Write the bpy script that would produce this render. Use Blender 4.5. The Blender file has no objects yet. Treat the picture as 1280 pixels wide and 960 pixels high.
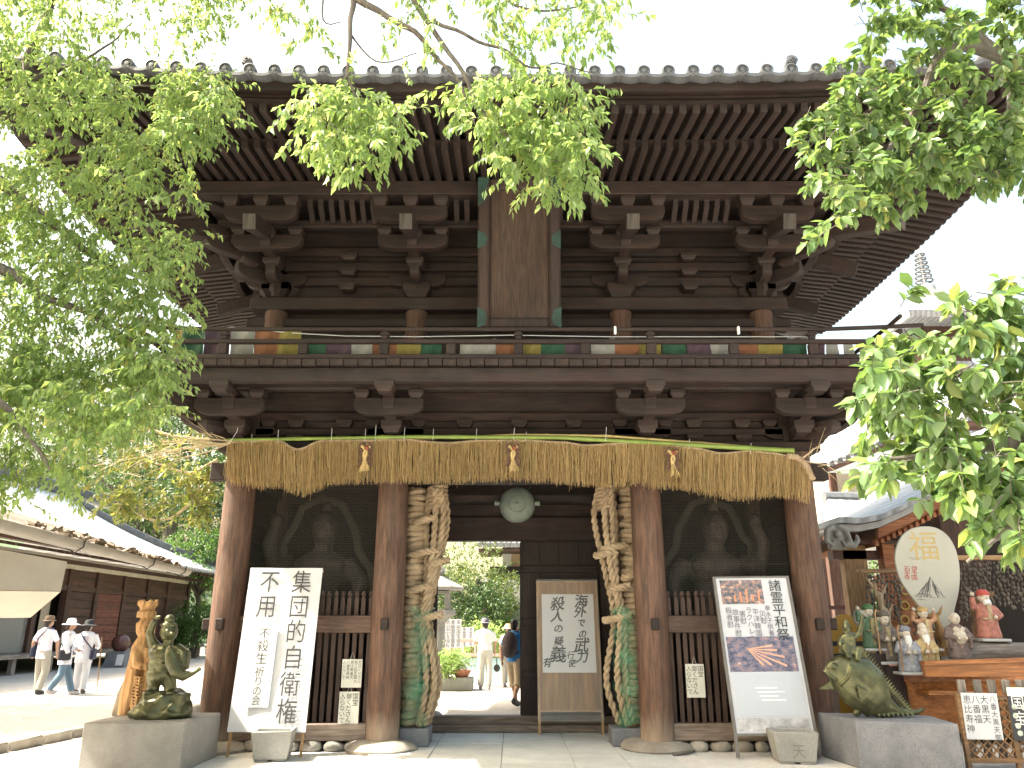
import bpy, bmesh, math, random
import numpy as np
from mathutils import Vector, Matrix, Euler, noise

R = math.radians
rnd = random.Random(7)
SC = bpy.context.scene
COL = SC.collection

# ------------------------------------------------------------------ camera
PITCH = math.atan(303 / 970)
CAMH = 1.5
cam_data = bpy.data.cameras.new('camera')
cam_data.sensor_width = 36
cam_data.lens = 970 / 1280 * 36
cam_data.clip_start = 0.05
cam_data.clip_end = 2000
cam = bpy.data.objects.new('camera', cam_data)
COL.objects.link(cam)
cam.location = (0, 0, CAMH)
cam.rotation_euler = (R(90) + PITCH, 0, 0)
SC.camera = cam

# ------------------------------------------------------------------ light
SUN_EL, SUN_AZ = 51.0, -97.0        # azimuth measured from +Y (behind the gate) towards +X
world = bpy.data.worlds.new('World')
SC.world = world
world.use_nodes = True
wn = world.node_tree
bg = wn.nodes['Background']
sky = wn.nodes.new('ShaderNodeTexSky')
sky.sky_type = 'NISHITA'
sky.sun_disc = False
sky.sun_elevation = R(SUN_EL)
sky.sun_rotation = R(SUN_AZ)
sky.air_density = 2.0
sky.dust_density = 10.0
sky.ozone_density = 0.0
wn.links.new(sky.outputs[0], bg.inputs[0])
bg.inputs[1].default_value = 0.15
sun_d = bpy.data.lights.new('sun', 'SUN')
sun_d.energy = 4.6
sun_d.angle = R(0.53)
sun_d.color = (1.0, 0.95, 0.86)
sun_o = bpy.data.objects.new('sun', sun_d)
COL.objects.link(sun_o)
to_sun = Vector((math.sin(R(SUN_AZ)) * math.cos(R(SUN_EL)), math.cos(R(SUN_AZ)) * math.cos(R(SUN_EL)), math.sin(R(SUN_EL))))
sun_o.rotation_euler = to_sun.to_track_quat('Z', 'Y').to_euler()
SC.view_settings.view_transform = 'Standard'
SC.view_settings.look = 'None'
SC.view_settings.exposure = 2.0
SC.view_settings.use_white_balance = True
SC.view_settings.white_balance_temperature = 6600
SC.view_settings.white_balance_tint = 8
SC.view_settings.gamma = 1.0
SC.view_settings.use_curve_mapping = False
SC.render.engine = 'CYCLES'
SC.cycles.max_bounces = 8
SC.cycles.transparent_max_bounces = 16

# ------------------------------------------------------------------ measuring
CP, SP = math.cos(PITCH), math.sin(PITCH)
def pix(px, py, Y):
    """point of the place at distance Y seen at a pixel of the 1280x960 photograph"""
    u = (px - 640) / 970; v = (py - 480) / 970
    t = Y / (CP + v * SP)
    return Vector((u * t, Y, CAMH + (SP - v * CP) * t))
def gnd(px, py, z=0.0):
    u = (px - 640) / 970; v = (py - 480) / 970
    t = (z - CAMH) / (SP - v * CP)
    return Vector((u * t, (CP + v * SP) * t, z))

# ------------------------------------------------------------------ objects
def thing(name, label, cat, loc=(0, 0, 0), rz=0.0, group=None):
    o = bpy.data.objects.new(name, None)
    o.empty_display_size = 0.1
    COL.objects.link(o)
    o.location = loc; o.rotation_euler = (0, 0, rz)
    o['label'] = label; o['category'] = cat
    if group: o['group'] = group
    return o
def tag(o, label=None, cat=None, group=None, kind=None):
    if label: o['label'] = label
    if cat: o['category'] = cat
    if group: o['group'] = group
    if kind: o['kind'] = kind
    return o
def inst(src, parent=None, loc=None, rot=None, scale=None, matrix=None):
    o = src.copy()
    for k in list(o.keys()):
        if k in ('label', 'category', 'group'): del o[k]
    COL.objects.link(o)
    if parent is not None: o.parent = parent
    if matrix is not None: o.matrix_basis = matrix
    else:
        if loc is not None: o.location = loc
        if rot is not None: o.rotation_euler = rot
        if scale is not None: o.scale = scale
    return o
def copy_tree(o, parent=None):
    c = o.copy(); COL.objects.link(c); c.parent = parent
    for ch in list(o.children): copy_tree(ch, c)
    return c
def span(p0, p1, up=(0, 0, 1)):
    """matrix that lays a unit-long (+X) piece from p0 to p1"""
    p0 = Vector(p0); p1 = Vector(p1); d = p1 - p0; L = d.length; x = d.normalized()
    y = Vector(up).cross(x)
    if y.length < 1e-5: y = Vector((0, 1, 0))
    y.normalize(); z = x.cross(y)
    m = Matrix((x, y, z)).transposed().to_4x4()
    return Matrix.Translation(p0) @ m @ Matrix.Diagonal((L, 1, 1, 1))

class MB:
    def __init__(s):
        s.v = []; s.f = []; s.m = []; s.mi = 0
    def add(s, vs, fs):
        n = len(s.v); s.v.extend([tuple(v) for v in vs])
        for f in fs:
            s.f.append(tuple(i + n for i in f)); s.m.append(s.mi)
        return s
    def box(s, c, d, rot=None):
        hx, hy, hz = d[0] / 2, d[1] / 2, d[2] / 2
        vs = [Vector((x, y, z)) for x in (-hx, hx) for y in (-hy, hy) for z in (-hz, hz)]
        if rot is not None:
            q = rot if isinstance(rot, Matrix) else Euler(rot).to_matrix()
            vs = [q @ v for v in vs]
        c = Vector(c)
        return s.add([v + c for v in vs], [(0, 1, 3, 2), (4, 6, 7, 5), (0, 4, 5, 1), (2, 3, 7, 6), (0, 2, 6, 4), (1, 5, 7, 3)])
    def bx(s, x0, x1, y0, y1, z0, z1):
        return s.box(((x0 + x1) / 2, (y0 + y1) / 2, (z0 + z1) / 2), (abs(x1 - x0), abs(y1 - y0), abs(z1 - z0)))
    def ring(s, rings, cap=True, closed=False):
        n = len(rings[0]); base = len(s.v)
        for r in rings: s.v.extend([tuple(p) for p in r])
        k = len(rings)
        for i in range(k if closed else k - 1):
            a = base + i * n; b = base + ((i + 1) % k) * n
            for j in range(n):
                j2 = (j + 1) % n
                s.f.append((a + j, a + j2, b + j2, b + j)); s.m.append(s.mi)
        if cap and not closed:
            s.f.append(tuple(base + j for j in reversed(range(n)))); s.m.append(s.mi)
            s.f.append(tuple(base + (k - 1) * n + j for j in range(n))); s.m.append(s.mi)
        return s
    def tube(s, pts, r, n=8, cap=True, closed=False, flat=None):
        pts = [Vector(p) for p in pts]; k = len(pts)
        rr = r if isinstance(r, (list, tuple)) else [r] * k
        rings = []; prev = None
        for i, p in enumerate(pts):
            if closed: t = pts[(i + 1) % k] - pts[i - 1]
            else: t = pts[min(i + 1, k - 1)] - pts[max(i - 1, 0)]
            if t.length < 1e-9: t = Vector((0, 0, 1))
            t.normalize()
            if prev is None:
                a = Vector((0, 0, 1)) if abs(t.z) < 0.9 else Vector((0, 1, 0))
                u = t.cross(a).normalized()
            else:
                u = prev - t * prev.dot(t)
                if u.length < 1e-6: u = t.orthogonal()
                u.normalize()
            prev = u; w = t.cross(u)
            fl = flat if flat else 1.0
            rings.append([p + u * (rr[i] * math.cos(2 * math.pi * j / n)) + w * (rr[i] * fl * math.sin(2 * math.pi * j / n)) for j in range(n)])
        return s.ring(rings, cap, closed)
    def cyl(s, p0, p1, r0, r1=None, n=12):
        return s.tube([p0, p1], [r0, r0 if r1 is None else r1], n)
    def lathe(s, prof, n=16, c=(0, 0, 0), sx=1.0, sy=1.0, wob=None):
        c = Vector(c); rings = []
        for (r, z) in prof:
            rings.append([c + Vector((r * sx * math.cos(2 * math.pi * j / n), r * sy * math.sin(2 * math.pi * j / n), z)) for j in range(n)])
        return s.ring(rings)
    def ell(s, c, rad, n=14, m=9, rot=None):
        c = Vector(c); rings = []
        q = Euler(rot).to_matrix() if rot is not None else None
        for i in range(m + 1):
            a = math.pi * (0.03 + 0.94 * i / m) - math.pi / 2
            rg = []
            for j in range(n):
                b = 2 * math.pi * j / n
                p = Vector((rad[0] * math.cos(a) * math.cos(b), rad[1] * math.cos(a) * math.sin(b), rad[2] * math.sin(a)))
                if q is not None: p = q @ p
                rg.append(c + p)
            rings.append(rg)
        return s.ring(rings)
    def prism(s, poly, a, b, plane='xz'):
        def P(u, v, w):
            return {'xz': (u, w, v), 'yz': (w, u, v), 'xy': (u, v, w)}[plane]
        n = len(poly)
        vs = [P(u, v, a) for u, v in poly] + [P(u, v, b) for u, v in poly]
        fs = [tuple(range(n)), tuple(range(2 * n - 1, n - 1, -1))]
        for i in range(n):
            j = (i + 1) % n
            fs.append((j, i, n + i, n + j))
        return s.add(vs, fs)
    def xf(s, M, start=0):
        for i in range(start, len(s.v)): s.v[i] = tuple(M @ Vector(s.v[i]))
        return s
    def jit(s, amp, freq=3.0, start=0, seed=0.0):
        for i in range(start, len(s.v)):
            p = Vector(s.v[i]); q = p * freq + Vector((seed, seed * 2, seed * 3))
            s.v[i] = tuple(p + noise.noise_vector(q) * amp)
        return s
    def build(s, name, mats, parent=None, loc=None, rot=None, smooth=40, bevel=None, remesh=None, relax=4, recalc=True):
        me = bpy.data.meshes.new(name)
        me.from_pydata(s.v, [], s.f)
        if not isinstance(mats, (list, tuple)): mats = [mats]
        for m in mats: me.materials.append(m)
        if len(mats) > 1: me.polygons.foreach_set('material_index', s.m)
        if recalc:
            b = bmesh.new(); b.from_mesh(me); bmesh.ops.recalc_face_normals(b, faces=b.faces); b.to_mesh(me); b.free()
        if smooth:
            me.polygons.foreach_set('use_smooth', [True] * len(me.polygons))
            me.set_sharp_from_angle(angle=R(smooth))
        me.update()
        o = bpy.data.objects.new(name, me)
        COL.objects.link(o)
        if parent is not None: o.parent = parent
        if loc is not None: o.location = loc
        if rot is not None: o.rotation_euler = rot
        if bevel:
            md = o.modifiers.new('bevel', 'BEVEL'); md.width = bevel; md.segments = 1; md.limit_method = 'ANGLE'; md.angle_limit = R(40)
        if remesh:
            md = o.modifiers.new('remesh', 'REMESH'); md.mode = 'VOXEL'; md.voxel_size = remesh; md.use_smooth_shade = True
            md = o.modifiers.new('smooth', 'SMOOTH'); md.iterations = relax; md.factor = 0.5
        return o
def flat_mesh(name, verts, faces, m, parent=None, smooth=False):
    me = bpy.data.meshes.new(name)
    verts = np.asarray(verts, dtype=np.float32); faces = np.asarray(faces, dtype=np.int32)
    k = faces.shape[1]
    me.vertices.add(len(verts)); me.vertices.foreach_set('co', verts.ravel())
    me.loops.add(faces.size); me.loops.foreach_set('vertex_index', faces.ravel())
    me.polygons.add(len(faces)); me.polygons.foreach_set('loop_start', np.arange(0, faces.size, k, dtype=np.int32))
    if smooth: me.polygons.foreach_set('use_smooth', np.ones(len(faces), dtype=bool))
    me.update(calc_edges=True)
    if m is not None: me.materials.append(m)
    o = bpy.data.objects.new(name, me); COL.objects.link(o)
    if parent is not None: o.parent = parent
    return o

# ------------------------------------------------------------------ materials
def newmat(name):
    m = bpy.data.materials.new(name); m.use_nodes = True
    nt = m.node_tree; b = nt.nodes['Principled BSDF']
    return m, nt, b
def nd(nt, t, **kw):
    n = nt.nodes.new(t)
    for k, v in kw.items(): setattr(n, k, v)
    return n
def coords(nt, scale, kind='Object'):
    tc = nd(nt, 'ShaderNodeTexCoord'); mp = nd(nt, 'ShaderNodeMapping')
    mp.inputs['Scale'].default_value = scale if hasattr(scale, '__len__') else (scale,) * 3
    nt.links.new(tc.outputs[kind], mp.inputs['Vector'])
    return mp.outputs[0]
def noisetex(nt, vec, scale, detail=5, rough=0.6):
    n = nd(nt, 'ShaderNodeTexNoise')
    n.inputs['Scale'].default_value = scale; n.inputs['Detail'].default_value = detail; n.inputs['Roughness'].default_value = rough
    nt.links.new(vec, n.inputs['Vector'])
    return n.outputs['Fac']
def ramp(nt, fac, stops):
    r = nd(nt, 'ShaderNodeValToRGB')
    while len(r.color_ramp.elements) < len(stops): r.color_ramp.elements.new(0.5)
    for e, (p, c) in zip(r.color_ramp.elements, stops):
        e.position = p; e.color = (c[0], c[1], c[2], 1)
    nt.links.new(fac, r.inputs[0])
    return r.outputs[0]
def mixc(nt, fac, a, b, mode='MIX'):
    m = nd(nt, 'ShaderNodeMix', data_type='RGBA', blend_type=mode)
    for sock, val in ((0, fac), (6, a), (7, b)):
        if hasattr(val, 'is_output'): nt.links.new(val, m.inputs[sock])
        elif isinstance(val, (int, float)): m.inputs[sock].default_value = val
        else: m.inputs[sock].default_value = (val[0], val[1], val[2], 1)
    return m.outputs[2]
def bump(nt, b, h, strength=0.3, dist=0.01):
    n = nd(nt, 'ShaderNodeBump'); n.inputs['Strength'].default_value = strength; n.inputs['Distance'].default_value = dist
    nt.links.new(h, n.inputs['Height']); nt.links.new(n.outputs[0], b.inputs['Normal'])
def rand_tint(nt, col, amt=0.35, island=False):
    if island:
        rn = nd(nt, 'ShaderNodeNewGeometry').outputs['Random Per Island']
    else:
        rn = nd(nt, 'ShaderNodeObjectInfo').outputs['Random']
    mr = nd(nt, 'ShaderNodeMapRange'); mr.inputs[3].default_value = 1 - amt; mr.inputs[4].default_value = 1 + amt
    nt.links.new(rn, mr.inputs[0])
    mm = nd(nt, 'ShaderNodeMix', data_type='RGBA', blend_type='MULTIPLY'); mm.inputs[0].default_value = 1
    nt.links.new(col, mm.inputs[6]); nt.links.new(mr.outputs[0], mm.inputs[7])
    return mm.outputs[2]
def wood(name, dark, light, axis='x', rough=0.75, grey=0.35, tint=0.18, greycol=(0.055, 0.045, 0.04), scale=9.0):
    m, nt, b = newmat(name)
    st = {'x': (0.09, 1, 1), 'y': (1, 0.09, 1), 'z': (1, 1, 0.09)}[axis]
    vec = coords(nt, st)
    n1 = noisetex(nt, vec, scale, 6, 0.65); n2 = noisetex(nt, vec, scale * 4, 4, 0.6)
    col = ramp(nt, n1, [(0.3, dark), (0.7, light)])
    big = noisetex(nt, coords(nt, 1.0), 1.7, 5, 0.6)
    f = ramp(nt, big, [(0.42, (0, 0, 0)), (0.72, (grey,) * 3)])
    col = mixc(nt, f, col, greycol)
    fine = ramp(nt, n2, [(0.35, (0.62,) * 3), (0.65, (1.12,) * 3)])
    col = mixc(nt, 1.0, col, fine, 'MULTIPLY')
    if tint: col = rand_tint(nt, col, tint)
    nt.links.new(col, b.inputs['Base Color'])
    b.inputs['Roughness'].default_value = rough
    bump(nt, b, n2, 0.35, 0.004)
    return m
def stone(name, c0, c1, scale=6.0, speck=None, rough=0.8, tint=0.1, bs=0.25):
    m, nt, b = newmat(name)
    vec = coords(nt, 1.0)
    n1 = noisetex(nt, vec, scale, 6, 0.6)
    col = ramp(nt, n1, [(0.3, c0), (0.7, c1)])
    n2 = noisetex(nt, vec, scale * 22, 3, 0.7)
    if speck:
        f = ramp(nt, n2, [(0.56, (0, 0, 0)), (0.62, (1, 1, 1))])
        col = mixc(nt, f, col, speck)
    else:
        col = mixc(nt, 1.0, col, ramp(nt, n2, [(0.3, (0.8,) * 3), (0.7, (1.15,) * 3)]), 'MULTIPLY')
    if tint: col = rand_tint(nt, col, tint)
    nt.links.new(col, b.inputs['Base Color']); b.inputs['Roughness'].default_value = rough
    bump(nt, b, n2, bs, 0.01)
    return m
def paint(name, c, rough=0.6, var=0.12, scale=5.0, metal=0.0, tint=0.0, bs=0.0):
    m, nt, b = newmat(name)
    vec = coords(nt, 1.0)
    n1 = noisetex(nt, vec, scale, 6, 0.65)
    k0, k1 = 1 - var, 1 + var
    col = ramp(nt, n1, [(0.3, [x * k0 for x in c]), (0.7, [x * k1 for x in c])])
    if tint: col = rand_tint(nt, col, tint)
    nt.links.new(col, b.inputs['Base Color'])
    b.inputs['Roughness'].default_value = rough; b.inputs['Metallic'].default_value = metal
    if bs: bump(nt, b, n1, bs, 0.01)
    return m
def leafmat(name, c0, c1, trans=0.45, rough=0.45, tcol=None):
    m, nt, b = newmat(name)
    g = nd(nt, 'ShaderNodeNewGeometry'); oi = nd(nt, 'ShaderNodeObjectInfo')
    ad = nd(nt, 'ShaderNodeMath', operation='ADD'); fr = nd(nt, 'ShaderNodeMath', operation='FRACT')
    nt.links.new(g.outputs['Random Per Island'], ad.inputs[0]); nt.links.new(oi.outputs['Random'], ad.inputs[1]); nt.links.new(ad.outputs[0], fr.inputs[0])
    mid = [(a + d) / 2 for a, d in zip(c0, c1)]
    col = ramp(nt, fr.outputs[0], [(0.0, c0), (0.5, mid), (0.93, c1), (1.0, [c1[0] * 1.5, c1[1] * 1.1, c1[2]])])
    nt.links.new(col, b.inputs['Base Color']); b.inputs['Roughness'].default_value = rough
    tr = nd(nt, 'ShaderNodeBsdfTranslucent')
    tc = mixc(nt, 1.0, col, tcol or (1.9, 1.7, 0.8), 'MULTIPLY')
    nt.links.new(tc, tr.inputs[0])
    mx = nd(nt, 'ShaderNodeMixShader'); mx.inputs[0].default_value = trans
    nt.links.new(b.outputs[0], mx.inputs[1]); nt.links.new(tr.outputs[0], mx.inputs[2])
    nt.links.new(mx.outputs[0], nt.nodes['Material Output'].inputs[0])
    return m

WD, WL = (0.0068, 0.0031, 0.0024), (0.033, 0.0138, 0.0092)
M = {}
for ax in 'xyz':
    M['wood_' + ax] = wood('gate_wood_' + ax, WD, WL, ax)
    M['pale_' + ax] = wood('pale_wood_' + ax, (0.30, 0.17, 0.08), (0.48, 0.30, 0.15), ax, grey=0.2)
    M['brown_' + ax] = wood('hall_wood_' + ax, (0.035, 0.018, 0.013), (0.11, 0.05, 0.033), ax, grey=0.25)
M['post'] = wood('post_wood', (0.055, 0.026, 0.016), (0.14, 0.070, 0.043), 'z', grey=0.35, tint=0.06, greycol=(0.15, 0.105, 0.08))
def bleach_foot(m, z0, z1, col):
    # weather-bleached foot of the posts: wear that stays with the wood
    nt = m.node_tree; b = nt.nodes['Principled BSDF']; src = b.inputs['Base Color'].links[0].from_socket
    sp = nd(nt, 'ShaderNodeSeparateXYZ'); tc = nd(nt, 'ShaderNodeTexCoord'); nt.links.new(tc.outputs['Object'], sp.inputs[0])
    ns = noisetex(nt, coords(nt, (1, 1, .15)), 12, 4); ad = nd(nt, 'ShaderNodeMath', operation='MULTIPLY_ADD'); ad.inputs[1].default_value = .5; nt.links.new(ns, ad.inputs[0]); nt.links.new(sp.outputs[2], ad.inputs[2])
    mr = nd(nt, 'ShaderNodeMapRange'); mr.inputs[1].default_value = z0 + .25; mr.inputs[2].default_value = z1 + .25; mr.inputs[3].default_value = .85; mr.inputs[4].default_value = 0; nt.links.new(ad.outputs[0], mr.inputs[0])
    c = mixc(nt, mr.outputs[0], src, col); nt.links.new(c, b.inputs['Base Color'])
bleach_foot(M['post'], .1, .50, (0.34, 0.26, 0.19))
M['worn'] = wood('worn_sill', (0.12, 0.085, 0.062), (0.24, 0.18, 0.14), 'x', grey=0.4, greycol=(0.24, 0.20, 0.17))
M['endgrain'] = wood('end_grain', (0.03, 0.024, 0.021), (0.075, 0.06, 0.052), 'z', grey=0.3, greycol=(0.08,0.068,0.06))
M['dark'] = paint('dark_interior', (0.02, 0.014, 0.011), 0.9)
M['tile'] = stone('roof_tile', (0.055, 0.06, 0.068), (0.12, 0.125, 0.135), 5, rough=0.5)
M['straw'] = paint('straw', (0.50, 0.36, 0.16), 0.8, 0.3, 30, tint=0.1)
M['white'] = paint('white_paper', (0.66, 0.66, 0.66), 0.7, 0.03)
M['ink'] = paint('ink', (0.02, 0.02, 0.022), 0.6)
M['granite'] = stone('granite', (0.21, 0.198, 0.183), (0.29, 0.274, 0.254), 5, speck=(0.12, 0.11, 0.105))
M['granite_blue'] = stone('granite_blue', (0.125, 0.13, 0.145), (0.19, 0.195, 0.21), 5, speck=(0.07, 0.07, 0.08))
M['concrete'] = stone('concrete', (0.22, 0.215, 0.195), (0.31, 0.30, 0.28), 3)
M['fieldstone'] = stone('fieldstone', (0.20, 0.17, 0.14), (0.36, 0.33, 0.28), 3, tint=0.2, bs=0.5)
M['iron'] = paint('dark_iron', (0.03, 0.03, 0.03), 0.5, metal=0.6)
M['verdigris'] = paint('verdigris', (0.013, 0.040, 0.031), 0.6, 0.4, 12)

# ------------------------------------------------------------------ lettering (glyph outlines of the built-in font)
GLY = {}
def load_glyphs(text):
    tmp = []
    for ch in sorted(set(text)):
        if ch.strip() == '': continue
        cu = bpy.data.curves.new('glyph', 'FONT'); cu.body = ch; cu.size = 1.0; cu.align_x = 'CENTER'; cu.resolution_u = 3
        o = bpy.data.objects.new('glyph', cu); COL.objects.link(o); tmp.append((ch, o))
    dg = bpy.context.evaluated_depsgraph_get()
    for ch, o in tmp:
        me = bpy.data.meshes.new_from_object(o.evaluated_get(dg))
        GLY[ch] = ([(v.co.x, v.co.y) for v in me.vertices], [tuple(p.vertices) for p in me.polygons])
        bpy.data.meshes.remove(me)
    for ch, o in tmp:
        cu = o.data; bpy.data.objects.remove(o); bpy.data.curves.remove(cu)
load_glyphs('集団的自衛権不用殺生祈りの会諸霊平和祭海外で武力行使人疑義有国宝山御くださん入らないで月日三一八番大黒天恵比寿神弁福伊予石手寺奉納水子供養慰災害太平洋戦争韓事件故者ラクハレスを西土砂災害殺犠牲同行二人南無遍照金剛')
def glyph_add(mb, ch, cx, cz, size, y=0.0, shear=0.0, jit=0.0, sx=1.0, seed=0.0):
    if ch not in GLY: return
    vs, fs = GLY[ch]
    out = []
    for (a, b) in vs:
        b -= 0.36
        if jit:
            q = noise.noise_vector(Vector((a * 2.3 + seed, b * 2.3, seed * 1.7))); a += q.x * jit; b += q.y * jit
            q = noise.noise_vector(Vector((a * 9 + seed, b * 9, seed))); a += q.x * jit * .35; b += q.y * jit * .35
        out.append((cx + (a + shear * b) * size * sx, y, cz + b * size))
    mb.add(out, fs)
def column(mb, text, x, z_top, pitch, size, y=0.0, **kw):
    for i, ch in enumerate(text):
        glyph_add(mb, ch, x, z_top - pitch * (i + 0.5), size, y, seed=kw.get('seed0', 0) + i * 3.7, **{k: v for k, v in kw.items() if k != 'seed0'})
def plane_matrix(tl, tr, bl):
    """frame with origin at the board's lower left, x along the width, z up the slope, y away from the viewer"""
    tl, tr, bl = Vector(tl), Vector(tr), Vector(bl)
    x = (tr - tl).normalized(); z = (tl - bl); H = z.length; z = (z - x * z.dot(x)).normalized(); y = z.cross(x)
    m = Matrix((x, y, z)).transposed().to_4x4(); m.translation = bl
    return m, (tr - tl).length, H
# ================================================================== setting: ground and paving
def gravel_mat(name, c0, c1, scale=60):
    m, nt, b = newmat(name)
    vec = coords(nt, 1.0)
    big = noisetex(nt, vec, 0.35, 5, 0.6)
    vo = nd(nt, 'ShaderNodeTexVoronoi'); vo.inputs['Scale'].default_value = scale; nt.links.new(vec, vo.inputs['Vector'])
    col = ramp(nt, big, [(0.3, c0), (0.7, c1)])
    peb = ramp(nt, vo.outputs['Color'], [(0.1, (0.72,) * 3), (0.9, (1.2,) * 3)])
    col = mixc(nt, 1.0, col, peb, 'MULTIPLY')
    nt.links.new(col, b.inputs['Base Color']); b.inputs['Roughness'].default_value = 0.95
    bump(nt, b, vo.outputs['Distance'], 0.5, 0.02)
    return m
M['gravel'] = gravel_mat('pale_gravel', (0.33, 0.31, 0.28), (0.44, 0.42, 0.39))
M['apron'] = stone('apron_concrete', (0.50, 0.485, 0.45), (0.62, 0.60, 0.56), 2.2, tint=0)
M['slab'] = stone('paving_slab', (0.42, 0.43, 0.42), (0.54, 0.545, 0.52), 2.5, tint=0.10)
g = MB().bx(-400, 400, -100, 700, -0.4, 0.0).build('ground', M['gravel'], smooth=0)
tag(g, kind='structure')
# apron in front of the gate, edged by kerb stones on the left
ka, kb = gnd(-160, 975), gnd(268, 886)
ap = MB()
pts = [(ka.x, ka.y), (kb.x, kb.y), (-4.6, 14.6), (5.2, 14.6), (9.0, 9.0), (9.0, -6), (-6.5, -6)]
ap.prism(pts, -0.05, 0.012, 'xy')
ap = ap.build('pavement', M['apron'], smooth=0)
tag(ap, kind='structure')
nk = 12
for i in range(nk):
    a = ka.lerp(kb, i / nk); b_ = ka.lerp(kb, (i + 0.96) / nk)
    k = MB().box((0.5, 0, 0.05), (1.0, 0.17, 0.16)).jit(0.02, 4, seed=i)
    o = k.build('kerb_stone', M['fieldstone'], parent=ap, bevel=0.02)
    o.matrix_basis = span((a.x, a.y, 0.0), (b_.x, b_.y, 0.0))
# stone paving through the gate
pth = MB().bx(-1.72, 1.92, 7.2, 12.36, 0.0, 0.018).build('path', M['fieldstone'], smooth=0)
tag(pth, kind='structure')
cx = [-1.72, -0.98, -0.12, 0.70, 1.30, 1.92]
for ci, (a, b_) in enumerate(zip(cx[:-1], cx[1:])):
    sy = 7.2; k = 0
    while sy < 12.3:
        ln = min([1.5, 1.15, 1.7, 1.3, 0.9][(ci * 2 + k) % 5], 12.36 - sy); k += 1
        if 12.36 - sy - ln < 0.3: ln = 12.36 - sy
        s = MB().bx(a + 0.003, b_ - 0.003, sy + 0.003, sy + ln - 0.003, 0.0, 0.034 + rnd.uniform(-0.002, 0.002))
        s.build('paving_slab', M['slab'], parent=pth, bevel=0.005, smooth=0)
        sy += ln

# ================================================================== the gate
GX, GY = 0.10, 10.65
gate = thing('temple_gate', 'two-storey dark weathered timber temple gate with wide tiled roof and balcony', 'gate', (GX, GY, 0))
PX = (-3.845, -1.735, 1.735, 3.845)        # lower posts
UX = (-3.66, -1.54, 1.54, 3.66)            # upper posts
def bm_(name, x0, x1, y0, y1, z0, z1, mt=None, bevel=0.012, parent=gate):
    ax = 'x' if abs(x1 - x0) >= max(abs(y1 - y0), abs(z1 - z0)) else ('y' if abs(y1 - y0) >= abs(z1 - z0) else 'z')
    return MB().bx(x0, x1, y0, y1, z0, z1).build(name, mt or M['wood_' + ax], parent, bevel=bevel, smooth=0)

# base stones + posts
def post_mesh(r0=0.212, r1=0.200, z0=0.13, z1=3.80):
    mb = MB(); rings = []
    for i in range(15):
        z = z0 + (z1 - z0) * i / 14; t = i / 14
        r = r0 + (r1 - r0) * t + 0.006 * math.sin(t * 3.1)
        rings.append([(r * math.cos(2 * math.pi * j / 28) , r * math.sin(2 * math.pi * j / 28), z) for j in range(28)])
    return mb.ring(rings)
pm = None
for yi, y in enumerate((0, 1.85, 3.7)):
    for xi, x in enumerate(PX):
        if pm is None:
            pm = post_mesh().build('post', M['post'], gate, loc=(x, y, 0)); o = pm
        else: o = inst(pm, gate, loc=(x, y, 0), rot=(0, 0, rnd.uniform(0, 6)))
        st = MB(); prof = [(0.30, -0.02), (0.43, 0.0), (0.46, 0.05), (0.40, 0.11), (0.29, 0.145), (0.1, 0.15)]
        st.lathe(prof, 22).jit(0.045, 2.2, seed=xi * 3.1 + yi * 7)
        st.build('base_stone', M['fieldstone'], gate, loc=(x, y, 0.0))
        if yi == 0:
            for dx in ((-1, 1) if xi in (0, 3) else (0,)):
                pass
            bm_('peg', x - 0.05, x + 0.05, -0.285, -0.1, 1.455, 1.60)

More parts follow.
